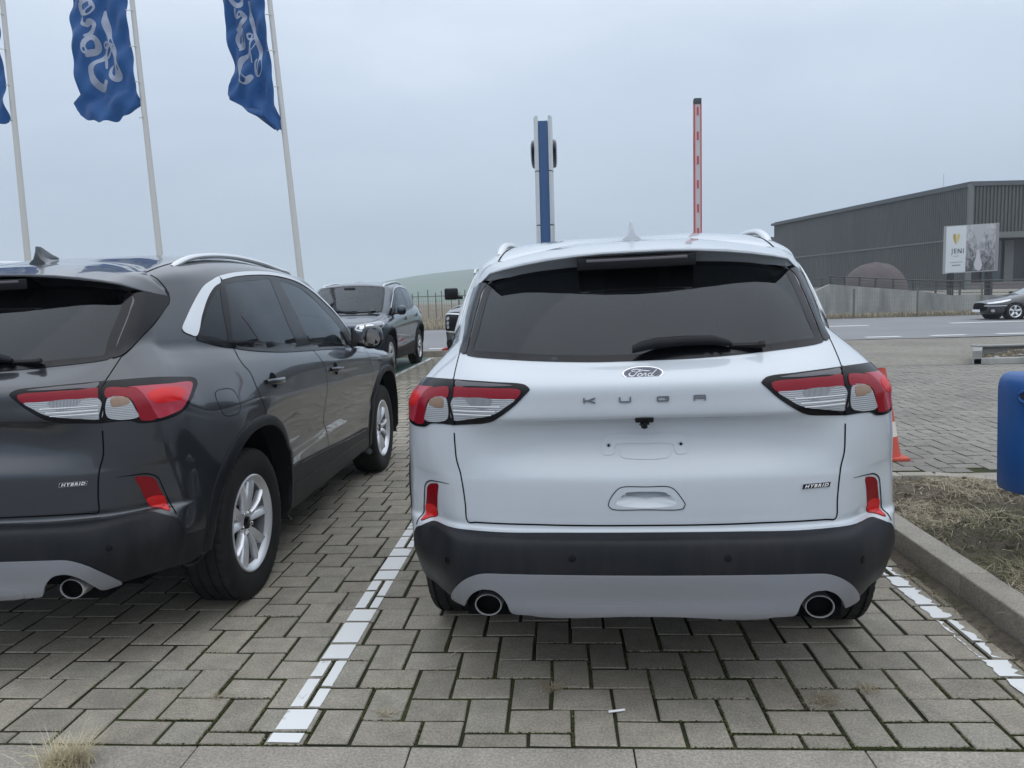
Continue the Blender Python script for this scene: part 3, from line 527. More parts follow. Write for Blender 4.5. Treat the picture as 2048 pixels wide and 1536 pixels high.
def build_car(root,Mi,P):
    c=Car(root,Mi); K=KD
    m_paint=M[P]
    # ---- side frame helpers
    S2=lambda name: crv(SIDE.to2(K[name]),.015,True)
    # window outlines
    qg=S2('q_glass'); rg=S2('rd_glass'); fg=S2('fd_glass')
    dlo3=K['qchrome'][:9]+K['chrome_top_out'][1:]+[(.80,3.02,1.27),(.825,3.18,1.175),(.845,3.30,1.10),(.857,3.22,1.058),(.852,2.433,1.10),(.862,1.962,1.125),(.861,1.6,1.146),(.85,1.389,1.163),(.833,1.216,1.184),(.812,1.072,1.208),(.786,.951,1.230),(.75,.841,1.258),(.723,.783,1.285)]
    # rear glass opening (full width)
    gb=[(x,0,z) for x,y,z in []]
    rgl=[(0,.24,1.172),(.192,.246,1.174),(.358,.272,1.181),(.532,.328,1.192),(.60,.36,1.200),(.622,.38,1.208),(.612,.47,1.27),(.603,.55,1.346),(.594,.605,1.40),(.58,.65,1.448),(.55,.655,1.475),(.30,.64,1.492),(0,.635,1.497)]
    rglL=[(-x,y,z) for x,y,z in rgl[1:-1]][::-1]; RG=crv(RGL.to2(rgl+rglL),.015,True)
    wsh=[(0,3.67,1.095),(.30,3.64,1.093),(.55,3.55,1.088),(.69,3.44,1.09),(.70,3.36,1.12),(.665,3.05,1.30),(.625,2.78,1.45),(.59,2.70,1.53),(.50,2.72,1.553),(.28,2.78,1.583),(0,2.80,1.592)]
    WS=crv(WSH.to2(wsh+[(-x,y,z) for x,y,z in wsh[1:-1]][::-1]),.015,True)
    bt=[(0,.146,.6095),(.283,.143,.609),(.484,.156,.6075),(.623,.200,.606),(.71,.268,.603),(.755,.330,.600),(.782,.350,.590),(.822,.366,.573),(.840,.376,.560),(.853,.384,.535),(.868,.388,.490),(.872,.46,.477),(.885,.56,.466),(.884,.575,.43),(.872,.53,.385),(.846,.487,.356),(.806,.422,.352),(.768,.373,.352),(.724,.304,.353),(.680,.25,.354),(.650,.21,.358)]
    bb=[(.625,.165,.375),(.608,.13,.398),(.575,.112,.425),(.54,.104,.437),(.50,.098,.43),(.475,.096,.40),(.458,.094,.362),(.40,.09,.352),(0,.085,.352)]
    right=bt+bb; BFULL=right+[(-x,y,z) for x,y,z in right[1:-1]][::-1]
    # ---- shell classification
    fc=_FC; ax=np.abs(fc[:,0]); side=np.stack([ax,fc[:,1],fc[:,2]],1)
    s2=SIDE.to2(side); r2=RGL.to2(fc); w2=WSH.to2(fc)
    keep=np.ones(len(fc),bool)
    sidem=(ax>.52)&(fc[:,1]>.7)
    for g in (qg,rg,fg): keep&=~(sidem&inpoly(s2,inset(g,.012)))
    keep&=~((fc[:,1]<1.0)&(fc[:,2]>1.1)&inpoly(r2,inset(RG,.015)))
    keep&=~((fc[:,1]>2.4)&(fc[:,2]>1.0)&inpoly(w2,inset(WS,.015)))
    for yc in (YR+.02,YF+.02): keep&=~((ax>.55)&inpoly(fc[:,1:3],np.array(arch_poly(yc,a=.462,b=.462,a0=-40,a1=220))))
    keep&=~((fc[:,1]<.5)&(fc[:,2]<.43)&(ax>.462)&(ax<.625)&(fc[:,2]<.44-.9*np.maximum(0,ax-.585)))
    hi=crv(REAR.to2(K['handle_in']),.008,True); keep&=~((fc[:,1]<.3)&inpoly(REAR.to2(fc),inset(hi,-.002)))
    keep&=~((fc[:,1]<.66)&(fc[:,2]<.62)&inpoly(CYW.to2(fc),inset(crv(CYW.to2(BFULL),.02,True),.010)))
    keep&=~((fc[:,1]<.52)&(fc[:,2]<.37))
    cls=np.zeros(len(fc),int)
    sg=np.array(K['seam_gate'][:16]+[]); sp=np.array(K['seam_gate_upper']+K['seam_pillar'][::-1])
    zs=np.concatenate([sg[::-1,2],sp[:,2]]); xs=np.concatenate([sg[::-1,0],sp[:,0]]); o_=np.argsort(zs)
    cls[(fc[:,1]<.86)&(fc[:,2]>.632)&(fc[:,2]<1.542)&(ax<np.interp(fc[:,2],zs[o_],xs[o_]))]=1
    rdoor=[p[1:] for p in K['seam_rd_rear']]+[(1.20,.80),(1.34,.72),(1.45,.60),(1.50,.485)]+[(1.66,.50),(2.19,.46)]+[p[1:] for p in (K['seam_b']+K['seam_b_low'][1:4])][::-1]+[(1.97,1.35),(2.03,1.56),(1.72,1.568),(1.43,1.552),(1.25,1.53),(1.17,1.42)]
    fdoor=[p[1:] for p in (K['seam_b']+K['seam_b_low'][1:4])]+[(3.07,.43),(3.25,.50),(3.30,.66)]+[p[1:] for p in K['seam_f']][::-1][1:-1]+[(3.40,1.05),(3.18,1.17),(2.85,1.345),(2.61,1.462),(2.34,1.536),(2.03,1.56),(1.97,1.35)]
    cls[(ax>.5)&inpoly(fc[:,1:3],np.array(rdoor))]=2; cls[(ax>.5)&inpoly(fc[:,1:3],np.array(fdoor))]=3
    cls[(fc[:,1]>3.45)&(fc[:,2]>.93)&(ax<.74)&(fc[:,2]<1.075)&(fc[:,1]<4.46)]=4
    def sub(sel):
        F=_QA[sel]; u,inv=np.unique(F.ravel(),return_inverse=True); return _VA[u],inv.reshape(F.shape).tolist(),_NA[u]
    c.put('body_shell',sub(keep&(cls==0)),m_paint)
    gate=c.put('tailgate',sub(keep&(cls==1)),m_paint)
    hood=c.put('bonnet',sub(keep&(cls==4)),m_paint)
    R_=fc[:,0]>0; doors={}
    for nm,k in (('rear_door',2),('front_door',3)):
        for sgn,sel in ((1,R_),(-1,~R_)): doors[nm,sgn]=c.put(nm,sub(keep&(cls==k)&sel),m_paint)
    # ---- panel gaps
    def gap(pts,w=.0045,both=True,fr=None,parent=None,name='panel_gap',m='matt_black',off=.0012):
        d=ribbon(pts,w,off,fr); o=c.put(name,d,M[m],parent)
        if both: c.put(name,mir(d),M[m],parent)
        return o
    gap(K['seam_gate'][7:]+[(.15,.151,.632),(-.0,.150,.632)],.0055,fr=CY); gap(K['seam_gate_upper'],.004,fr=CY); gap(K['seam_pillar'],.006)
    gap([(x,y,z) for x,y,z in K['seam_roof'][::-1]]+[(0,.85,1.61)],.005)
    gap([(.055,.85,1.61),(-.055,.85,1.61)],.005,both=False)
    gap(K['seam_rd_rear']+[(.937,1.12,.82)],.005,fr=SIDE); gap(K['seam_b']+K['seam_b_low'][2:],.005,fr=SIDE); gap([(.868,3.36,1.045),(.893,3.315,1.015)]+K['seam_f'][2:],.005,fr=SIDE)
    gap([(.735,3.50,1.06),(.76,3.8,1.02),(.735,4.15,.975),(.68,4.33,.935),(.45,4.42,.92),(0,4.46,.925)],.006,fr=TOP)
    gap([(.55,.81,1.575),(.553,1.2,1.612),(.56,1.7,1.634),(.562,2.2,1.626),(.56,2.55,1.60)],.007,fr=TOP)
    # fuel flap (right side only)
    fl=[(.9,.70,1.02),(.9,.70,.92),(.9,.83,.915),(.9,.84,1.01),(.9,.78,1.03)]
    d=ribbon(crv(fl,.02,True).tolist()+[fl[0]],.003,.001,SIDE); c.put('fuel_flap',d,M['matt_black'])
    # ---- glazing
    frame2=crv(SIDE.to2(dlo3),.015,True)
    def multi_hole(out2,holes,fr,off,m,name,thick=.003,h=.03,ret=False):
        q=out2 if area(out2)>0 else out2[::-1]; loops=[q]+holes; V=[];E=[];k=0
        for l in loops:
            V+=[Vector((a[0],a[1])) for a in l]; E+=[(k+i,k+(i+1)%len(l)) for i in range(len(l))]; k+=len(l)
        x0,y0=q.min(0); x1,y1=q.max(0); gx,gy=np.meshgrid(np.arange(x0,x1,h),np.arange(y0,y1,h)); gp=np.stack([gx.ravel(),gy.ravel()],1); kk=inpoly(gp,inset(q,.008))
        for hh in holes: kk&=~inpoly(gp,inset(hh,-.008))
        V+=[Vector((a[0],a[1])) for a in gp[kk]]
        r=delaunay_2d_cdt(V,E,[],0,1e-7); P2=np.array([[v.x,v.y] for v in r[0]]); T=np.array([f for f in r[2] if len(f)==3]); cc=P2[T].mean(1); kk=inpoly(cc,q)
        for hh in holes: kk&=~inpoly(cc,hh)
        T=T[kk]; P3=np.zeros((len(P2),3)); N3=np.zeros((len(P2),3))
        for i,p in enumerate(P2): P3[i],N3[i]=surf(*fr.ray(p))
        P3=P3+N3*off; s=sum(np.dot(np.cross(P3[t[1]]-P3[t[0]],P3[t[2]]-P3[t[0]]),N3[t[0]]) for t in T[::20])
        if s<0: T=T[:,::-1]
        return P3,[tuple(t) for t in T],N3
    fr_=multi_hole(frame2,[inset(g,.018) for g in (qg,rg,fg)],SIDE,.0022,None,None); c.both('window_frame',fr_,M['gloss_black'])
    for nm,g,mk,pr in (('quarter_window',qg,'privacy',None),('door_window',rg,'privacy','rear_door'),('door_window',fg,'tinted','front_door')):
        d=patch_data(g,SIDE,.0010,.03,0,sm=False,is2d=True)
        for sgn,dd in ((1,d),(-1,mir(d))):
            c.put(nm,dd,M[mk],doors[pr,sgn] if pr else None)
    d=patch_data(RG,RGL,.0015,.03,0,sm=False,is2d=True); c.put('rear_window',d,M['privacy'],gate)
    ins=inset(RG,.03); 
    d=multi_hole(RG,[ins],RGL,.0022,None,None); c.put('rear_window_border',d,M['gloss_black'],gate)
    d=patch_data(WS,WSH,.0015,.04,0,sm=False,is2d=True); ws_=c.put('windscreen',d,M['tinted'])
    d=multi_hole(WS,[inset(WS,.035)],WSH,.0022,None,None); c.put('windscreen_border',d,M['gloss_black'],ws_)
    # wipers at the windscreen foot
    mb=MB(); mb.tube([(.45,3.60,1.115),(.0,3.665,1.118),(-.30,3.62,1.125)],.009,6); mb.tube([(-.10,3.69,1.10),(-.45,3.61,1.11),(-.60,3.50,1.125)],.009,6); mb.build('windscreen_wiper',M['matt_black'],root,Mi)
    mb=MB(); mb.box(-.68,.68,3.44,3.72,1.035,1.075); mb.build('cowl',M['plastic'],root,Mi)
    # glossy side blades beside the rear window
    d=patch_data(K['blade'],RGL,.004,.02,.004); c.both('spoiler_blade',d,M['gloss_black'],(gate,gate))
    # bright trim
    d=patch_data(K['qchrome'],SIDE,.005,.02,.004); c.both('pillar_trim',d,M['satin'])
    top=[(x,y,z-.009) for x,y,z in K['chrome_top_out']]+[(.80,3.0,1.27),(.825,3.16,1.18)]
    d=ribbon(top,.024,.0060,SIDE,.02); c.both('window_trim',d,M['satin'])
    bl=[(.752,.843,1.253)]+[(x,y,z-.012) for x,y,z in K['belt'][1:-1]]+[(.857,3.22,1.045)]
    d=ribbon(bl,.020,.004,SIDE,.02); c.both('belt_moulding',d,M['gloss_black'])
    # ---- spoiler
    st=[(0,1.557,1.543),(.12,1.5565,1.5425),(.22,1.553,1.5385),(.324,1.546,1.530),(.42,1.534,1.5185),(.50,1.520,1.506),(.555,1.507,1.4945)]
    rows=[]; xs_=[]
    for x,zt,zb in st:
        yl=.50+.33*x*x; ysm=.845-.08*x*x
        p,n=surf(*TOP.ray(TOP.to2([(x,ysm,1.6)])[0])); a=p+n*.002
        ug=(x,.640+.03*x*x,np.interp(x,[0,.22,.38,.495,.56],[1.498,1.497,1.489,1.481,1.473]))
        mid=(np.array(a)*.45+np.array((x,yl,zt))*.55)+np.array([0,0,.007]); mid2=(np.array(a)*.8+np.array((x,yl,zt))*.2)+np.array([0,0,.004])
        rows.append([a,mid2,mid,(x,yl+.02,zt+.001),(x,yl+.003,zt-.002),(x,yl,zt-.006),(x,yl,zb+.003),(x,yl+.005,zb),(x,yl+.03,zb-.002),ug])
    # taper out to the tip on the body side
    tip=np.array((.660,.806,1.437)); e0=[np.array(r) for r in rows[-1]]
    for t,ztw in ((.35,1.0),(.7,1.0),(1.0,1.0)):
        rr=[]
        for k,p in enumerate(e0):
            if k==0: q=np.array([.57,.80,1.544])*(1-t)+np.array([.655,.822,1.462])*t if t>0 else p
            else: q=p*(1-t)+(tip+np.array([.002,.0,.0]))*t
            if k in (1,2):
                q=(e0[k]*(1-t)+tip*t)+np.array([.010,0,.012])*math.sin(math.pi*min(t,.99))
            rr.append(q)
        rows.append(rr)
    A=np.array([[np.array(p,float) for p in r] for r in rows]); nr,nc=A.shape[:2]
    V=A.reshape(-1,3); F=[]
    for i in range(nr-1):
        for j in range(nc): F.append((i*nc+j,(i+1)*nc+j,(i+1)*nc+(j+1)%nc,i*nc+(j+1)%nc))
    V=np.concatenate([V,V*[-1,1,1]]); F=F+[tuple(k+nr*nc for k in f)[::-1] for f in F]
    me=bpy.data.meshes.new('spoiler'); me.from_pydata(V.tolist(),[],F); bm=bmesh.new(); bm.from_mesh(me); bmesh.ops.remove_doubles(bm,verts=bm.verts,dist=2e-4); bmesh.ops.recalc_face_normals(bm,faces=bm.faces)
    up=[f for f in bm.faces if f.calc_center_median().z>1.545]
    if sum(f.normal.z for f in up)<0: bmesh.ops.reverse_faces(bm,faces=bm.faces)
    bm.to_mesh(me); me.polygons.foreach_set('use_smooth',[True]*len(me.polygons)); me.set_sharp_from_angle(angle=math.radians(32)); me.materials.append(m_paint)
    spo=obj('spoiler',me,root,None,Mi)
    mb=MB(); mb.box(-.215,.215,.515,.66,1.488,1.534,bev=.006); bl_=mb.build('brake_light_housing',M['gloss_black'],root,Mi)
    mb=MB(); mb.box(-.18,.185,.509,.52,1.516,1.527,bev=.003); mb.build('high_brake_light',mat('smoked_lens',(.10,.09,.10),.2,0,.5),bl_)
    # ---- rear lamps
    for sgn in (1,-1):
        Fm=(lambda d:d) if sgn==1 else mir
        lamp=c.put('tail_lamp',Fm(patch_data(K['lamp'],CY,.004,.015,.006)),M['gloss_black'])
        if sgn==1: lampR=lamp
        for nm,k,mk,of in (('red_lens','lamp_red_in','red_lens',.0062),('red_lens','lamp_red_c','red_lens',.0062),('side_marker','lamp_red_side','red_milky',.0056),('side_marker','lamp_red_eye','red_bright',.0068),('reversing_lens','lamp_white_in','clear_lens',.0062),('indicator_lens','lamp_white_out','clear_lens',.0062)):
            c.put(nm,Fm(patch_data(K[k],CY,of,.015,.003,step=.006)),M[mk],lamp)
        c.put('reversing_bulb',Fm(patch_data([(.50,.17,1.062),(.60,.21,1.063),(.575,.21,1.040),(.52,.18,1.032)],CY,.0072,.015,.002,step=.006)),M['ribbed'],lamp)
        c.put('indicator_bulb',Fm(patch_data([(.682,.27,1.060),(.735,.29,1.057),(.742,.29,1.040),(.70,.27,1.028),(.682,.27,1.030)],CY,.0072,.015,.002,step=.006)),M['amber'],lamp)
        c.put('smoked_strip',Fm(patch_data([(.43,.16,1.108),(.50,.19,1.114),(.60,.24,1.117),(.64,.27,1.118),(.64,.25,1.104),(.58,.22,1.105),(.50,.185,1.105)],CY,.0062,.015,.002,step=.006)),M['smoke'],lamp)
        for zz in (1.012,1.024,1.040): c.put('light_guide',Fm(ribbon([(.47+(1.04-zz)*1.2,.17,zz),(.56,.20,zz-.001),(.645,.24,zz-.002)],.0035,.0085,CY)),M['white_print'],lamp)
        c.put('lamp_split',Fm(ribbon(K['seam_gate'][:7],.009,.0078,CY,.006)),M['gloss_black'],lamp)
        rf=c.put('rear_reflector',Fm(patch_data([p if p[2]>.62 else {0:(.818,.37,.592),1:(.790,.352,.604),2:(.757,.343,.614)}[(p[0]<.81)+(p[0]<.77)] for p in K['reflector']],CY,.002,.015,.005,step=.008)),M['red_dark'])
        lowr=[(.816,.368,.596),(.790,.352,.606),(.760,.343,.616),(.752,.326,.652),(.798,.366,.655),(.812,.368,.62)]
        cx=np.mean([CY.to2(p)[0] for p in lowr],0); lowr=sorted(lowr,key=lambda p: math.atan2(*(CY.to2(p)[0]-cx)[::-1]))
        c.put('reflector_prism',Fm(patch_data(lowr,CY,.0032,.015,.002,step=.01)),M['red_bright'],rf)
        c.put('reflector_surround',Fm(ribbon([(.68,.258,.757),(.735,.290,.757),(.772,.326,.752),(.793,.348,.733),(.799,.36,.70),(.812,.372,.645),(.842,.374,.575)],.0045,.002,CY,.015,((0,.3,1),(.3,1,1)))),M['matt_black'])
    # ---- lower bumper
    q=crv(CYW.to2(BFULL),.02,True)
    bump=c.put('rear_bumper',patch_data(q,CYW,.004,.022,.010,sm=False,is2d=True),M['plastic'])
    dt=[(0,.062,.494),(.30,.070,.493),(.50,.09,.489),(.559,.103,.484),(.595,.115,.470),(.625,.13,.450),(.648,.15,.425),(.662,.18,.40),(.672,.21,.375),(.675,.235,.355),(.655,.215,.350),(.628,.185,.349),(.618,.155,.372),(.604,.13,.398),(.580,.112,.422),(.546,.104,.435),(.51,.098,.431),(.487,.096,.414),(.470,.096,.388),(.457,.097,.357),(.43,.092,.353),(.28,.086,.354),(0,.08,.354)]
    q=CY.to2(dt+[(-x,y,z) for x,y,z in dt[1:-1]][::-1]); q=crv(q,.01,True)
    dif=c.put('skid_plate',patch_data(q,CY,.013,.015,.014,sm=False,is2d=True),M['skid'],bump)
    q=crv(CY.to2([(0,.08,.389),(.30,.08,.389),(.36,.08,.386),(.392,.08,.372),(.398,.08,.3575),(.0,.08,.3575),(-.398,.08,.3575),(-.392,.08,.372),(-.36,.08,.386),(-.30,.08,.389)]),.01,True)
    c.put('skid_plate_panel',patch_data(q,CY,.0155,.02,.003,sm=False,is2d=True),M['skid'],bump)
    for sx in (-.241,.241,-.69,.69):
        pz=.548 if abs(sx)<.5 else .508
        p,n=surf(*CY.ray(CY.to2([(sx,.1 if abs(sx)<.5 else .15,pz)])[0])); zax=Vector(n); Mx=Matrix.Translation(Vector(p+n*.0035))@zax.to_track_quat('Z','Y').to_matrix().to_4x4()
        mb=MB(); mb.lathe([(0,.0125),(.002,.0122),(.0024,.010),(.0024,0.0001)],20,'Z',Mx); mb.build('parking_sensor',M['gloss_black'],bump)
    # exhausts
    for sgn in (1,-1):
        mb=MB(); X=.5435*sgn; prof=[(.40,.046),(.142,.046),(.133,.0452),(.131,.0440),(.131,.0425),(.134,.0412),(.137,.0408)]
        V=[];F=[];n=36
        for k in range(n):
            q_=2*math.pi*k/n
            for (y,r) in prof: V.append((X+r*1.02*math.cos(q_),y,.362+r*.84*math.sin(q_)))
        m_=len(prof); F=[(k*m_+i,k*m_+i+1,((k+1)%n)*m_+i+1,((k+1)%n)*m_+i) for k in range(n) for i in range(m_-1)]
        mb.add(V,F,True); ex=mb.build('exhaust_pipe',M['pipe'],root,Mi)
        mb=MB(); mb.lathe([(.17,.0001),(.17,.041),(.1365,.0411)],24,'Y',Matrix.Translation((X,0,.362))@Matrix.Diagonal((1.0,1,.84,1))); mb.build('exhaust_bore',M['matt_black'],ex)
        mb=MB(); mb.box(X-.085,X+.085,.20,.45,.30,.46); mb.build('exhaust_recess',M['matt_black'],root,Mi)
    # ---- arches, sills
    def ring(yc):
        inn=arch_poly(yc,a=.455,b=.458,a0=-14,a1=194,n=56); out=arch_poly(yc,a=.508,b=.508,a0=-14,a1=194,n=56)
        if yc<2:  # the rear arch hands over to the bumper
            inn=[p for p in inn if not(p[0]<yc-.2 and p[1]<.36)]; out=[p for p in out if not(p[0]<yc-.2 and p[1]<.36)]; n_=min(len(inn),len(out)); inn=inn[:n_]; out=out[:n_]
        V=[];NN=[];F=[]
        for a,b in zip(inn,out):
            rows=[]
            for t,of in ((0,.0),(0,.012),(.12,.015),(.5,.013),(.88,.010),(1.0,.006),(1.0,-.002)):
                y=a[0]*(1-t)+b[0]*t; z=a[1]*(1-t)+b[1]*t
                h=BV.ray_cast(Vector((3,y,z)),Vector((-1,0,0)))
                x=h[0].x if h[0] is not None else .88
                if of==0 and t==0: rows.append((x-.09,y,z))
                else: rows.append((x+of,y,z))
            V+=rows
        m_=7; F=[(i*m_+j,i*m_+j+1,(i+1)*m_+j+1,(i+1)*m_+j) for i in range(len(inn)-1) for j in range(m_-1)]
        return V,F
    for yc in (YR+.02,YF+.02):
        V,F=ring(yc)
        for sgn in (1,-1):
            mb=MB(); mb.add([(v[0]*sgn,v[1],v[2]) for v in V],F,True); mb.build('wheel_arch_trim',M['plastic'],root,Mi)
            mb=MB(); prof=[(.58,.02),(.58,.475),(.86,.475)]
            Vv=[];n=40
            for k in range(n+1):
                q_=math.radians(2+174*k/n)
                for (x,r) in prof: Vv.append((x*sgn,yc+r*math.cos(q_),.36+r*math.sin(q_)))
            mb.add(Vv,[(k*3+i,k*3+i+1,(k+1)*3+i+1,(k+1)*3+i) for k in range(n) for i in range(2)]); mb.build('wheel_well',M['matt_black'],root,Mi)
    sill=[(.9,1.50,.49),(.9,1.60,.512),(.9,1.72,.506),(.89,2.19,.482),(.89,2.63,.458),(.89,3.07,.446),(.89,3.17,.43),(.89,3.20,.36),(.89,3.20,.268),(.88,2.6,.262),(.88,1.9,.262),(.88,1.48,.27),(.9,1.47,.38)]
    d=patch_data(sill,DirF((1,0,0)),.007,.03,.01,step=.03); 
    si=c.both('sill_moulding',d,M['plastic'])
    d1=ribbon([(.9,1.66,.50),(.89,2.19,.474),(.89,2.63,.449),(.89,3.1,.428)],.007,.0095,DirF((1,0,0))); d2=ribbon([(.9,1.56,.40),(.89,2.19,.385),(.89,2.8,.372),(.89,3.1,.365)],.005,.0095,DirF((1,0,0)))
    c.put('sill_line',join(d1,d2),M['gloss_black'],si[0]); c.put('sill_line',mir(join(d1,d2)),M['gloss_black'],si[1])
    # ---- badge, lettering, number plate recess
    bc,bn=surf(*REAR.ray(REAR.to2([(0,.15,1.1345)])[0]))
    bn=np.array([0,-.80,.60]); bu=np.array([1.,0,0]); bv=np.cross(bn,bu)*-1
    bv=np.array([0,.60,.80])
    base=bc+bn*.004+np.array([0,.002,0])
    def oval(a,b,h0,h1,n=40):
        V=[base+bu*a*math.cos(2*math.pi*k/n)+bv*b*math.sin(2*math.pi*k/n)+bn*h for h in (h0,h1) for k in range(n)]
        return V,[tuple(range(n,2*n))]+[(k,(k+1)%n,n+(k+1)%n,n+k) for k in range(n)]
    mb=MB(); mb.add(*oval(.0655,.0258,-.006,.0028)); bo=mb.build('oval_badge',M['chrome'],gate)
    mb=MB(); mb.add(*oval(.0622,.0230,0,.0036)); mb.build('badge_face',M['badge_blue'],bo) if False else mb.build('badge_face',M['badge_blue'],gate)
    fm=lambda h,sc: (lambda s,t:(base+bu*((s-3.0)*.0150+ (t-.9)*.004)+bv*((t-.92)*.0150)+bn*h,bn))
    mb=MB(); V,F,_n=strokes([[(a_,b_,w_*.8) for a_,b_,w_ in L_] for L_ in FORD],fm(.0042,1)); mb.add(V,F); mb.build('badge_script',M['white_print'],gate,fix=False)
    mb=MB(); n=48
    for r0,r1 in ((.0592,.0205),):
        V=[base+bu*(r0+dr)*math.cos(2*math.pi*k/n)+bv*(r1+dr)*math.sin(2*math.pi*k/n)+bn*.0040 for dr in (0,-.0006) for k in range(n)]
        mb.add(V,[(k,(k+1)%n,n+(k+1)%n,n+k) for k in range(n)])
    mb.build('badge_ring',M['white_print'],gate,fix=False)
    def letters(name,segs,x0,w,z0,h,depth=.003,wd=.0048):
        mb=MB()
        for (a,b) in segs:
            pa=np.array([x0+a[0]*w,0,z0+a[1]*h]); pb=np.array([x0+b[0]*w,0,z0+b[1]*h]); t=pb-pa; L_=np.linalg.norm(t); t/=L_; s_=np.array([t[2],0,-t[0]])*wd/2; e=t*wd/2*.98
            Vv=[]
            for dz in (0,depth):
                for q in (pa-e-s_,pb+e-s_,pb+e+s_,pa-e+s_):
                    p,nn=surf(*REAR.ray(REAR.to2([q])[0])); Vv.append(np.array([q[0],p[1]-.0015-dz,q[2]]))
            mb.add(Vv,[(0,1,2,3),(7,6,5,4),(0,4,5,1),(1,5,6,2),(2,6,7,3),(3,7,4,0)])
        return mb.build(name,M['letter'],gate)
    zb,hh=1.0505,.0135
    letters('letter',[((0,0),(0,1)),((0,.45),(.45,.5)),((.35,.5),(1,1)),((.35,.5),(1,0))],-.1925,.034,zb,hh)
    letters('letter',[((0,1),(0,.15)),((.12,0),(.88,0)),((1,.15),(1,1))],-.0775,.034,zb,hh)
    letters('letter',[((1,.95),(.1,.95)),((0,.85),(0,.15)),((.1,0),(.9,0)),((1,.1),(1,.55)),((.8,.55),(1,.55))],.0425,.034,zb,hh)
    letters('letter',[((0,0),(0,.9)),((.1,1),(.9,1)),((1,.9),(1,0)),((0,.42),(1,.42))],.1585,.034,zb,hh)
    # hybrid badge
    p,n=surf(*REAR.ray(REAR.to2([(.5485,.2,.7485)])[0])); n=np.array([n[0],n[1],0]); n/=np.linalg.norm(n); u=np.array([-n[1],n[0],0]); u=u if u[0]>0 else -u
    Mx=Matrix(((u[0],0,n[0],p[0]+n[0]*.001),(u[1],0,n[1],p[1]+n[1]*.001),(0,1,0,p[2]),(0,0,0,1)))
    mb=MB(); sl=.0022; pl=lambda w,h:[(-w-sl,-h),(w-sl,-h),(w+sl,h),(-w+sl,h)]
    mb.prism(pl(.0485,.0082),0,.0028,Mx); mb.build('hybrid_badge',M['chrome'],gate)
    mb=MB(); mb.prism(pl(.0468,.0068),.002,.0034,Mx); mb.build('hybrid_badge_face',M['gloss_black'],gate)
    me=text_mesh('HYBRID',.0145,shear=.35,extrude=.0004,space=1.28,bold=.0004); w_=max(v.co.x for v in me.vertices); o=obj('hybrid_lettering',me,gate,M['white_print']); o.matrix_basis=Mx@Matrix.Translation((-.0425,-.0050,.0036))@Matrix.Diagonal((.085/w_,1,1,1))
    # plate seat
    plq=crv(REAR.to2(K['plate']),.008,True)
    c.put('plate_seat',patch_data(plq,REAR,.0035,.02,.006,sm=False,is2d=True),m_paint,gate)
    c.put('plate_seat_pad',patch_data(crv(REAR.to2(K['plate_in']),.008,True),REAR,.0030,.02,.006,sm=False,is2d=True),m_paint,gate)
    for sx in (-.118,.1195):
        p,_=surf(*REAR.ray(REAR.to2([(sx,.2,.8945)])[0]))
        mb=MB(); mb.lathe([(0,.0085),(-.0055,.0085),(-.0062,.0075)],20,'Y',Matrix.Translation((sx,p[1],.8945))); mb.build('plate_boss',m_paint,gate)
        mb=MB(); mb.lathe([(-.0066,.0045),(-.0066,.0001)],14,'Y',Matrix.Translation((sx,p[1],.8945))); mb.build('screw_hole',M['matt_black'],gate)
    # grip
    ho=crv(REAR.to2(K['handle_out']),.008,True)
    if area(ho)<0: ho=ho[::-1]
    d=multi_hole(ho,[hi],REAR,.0016,None,None,h=.015); gr=c.put('tailgate_grip',d,m_paint,gate)
    gl=[np.array(surf(*REAR.ray(q_))[0]) for q_ in ho]; c.put('grip_gap',ribbon([g_.tolist() for g_ in gl[::2]]+[gl[0].tolist()],.0028,.0024,REAR),M['matt_black'],gate)
    cxh=hi.mean(0); mb=MB(); n=len(hi); PO=1 if area(hi)<0 else -1
    PO=PO*(1 if REAR.u[0]<0 else -1)
    o3=[surf(*REAR.ray(q_))[0]-np.array([0,.0016,0]) for q_ in hi]
    in3=[]
    for q_,p_ in zip(hi,o3):
        w_=np.array([cxh[0]+(p_[0]-cxh[0])*.72,p_[1],p_[2]]); top_=(p_[2]-.704)/.042
        in3.append(np.array([p_[0]*(.70 if top_<.5 else .82),p_[1]+.004+.042*max(0,min(1,top_)),p_[2]+ (.004 if top_<.5 else -.002)]))
    mb.add(o3+in3+[np.mean(in3,0)],[(k,(k+1)%n,n+(k+1)%n,n+k)[::PO] for k in range(n)]+[(n+k,n+(k+1)%n,2*n)[::PO] for k in range(n)],True); mb.build('grip_pocket',m_paint,gate,fix=False)
    # camera
    mb=MB(); mb.box(-.030,.030,.135,.175,.978,.999,bev=.006); mb.tube([(0,.150,.985),(0,.146,.972),(0,.150,.962)],[.021,.018,.011],16); mb.lathe([(0,.009),(-.004,.008),(-.005,.0001)],16,'Y',Matrix.Translation((0,.130,.972))); mb.build('reversing_camera',M['gloss_black'],gate)
    # rear wiper
    mb=MB()
    arm=[(-.03,.235,1.205,.020,.014),(0,.245,1.214,.026,.020),(.05,.262,1.222,.028,.022),(.15,.272,1.226,.026,.020),(.24,.278,1.224,.024,.018),(.285,.280,1.214,.018,.014),(.30,.281,1.209,.010,.009)]
    V=[];n=12
    for (x,y,z,a,b) in arm:
        for k in range(n):
            q_=2*math.pi*k/n; V.append((x,y-.02+b*math.sin(q_)*.73-a*math.cos(q_)*0+ -.68*b*math.sin(q_)*0+.6*a*math.cos(q_)*.0, z)) if False else V.append(tuple(np.array([x,y,z])+np.array([0,-.68,.73])*(.008+.7*b*math.sin(q_))+np.array([0,.73,.68])*.75*a*math.cos(q_)))
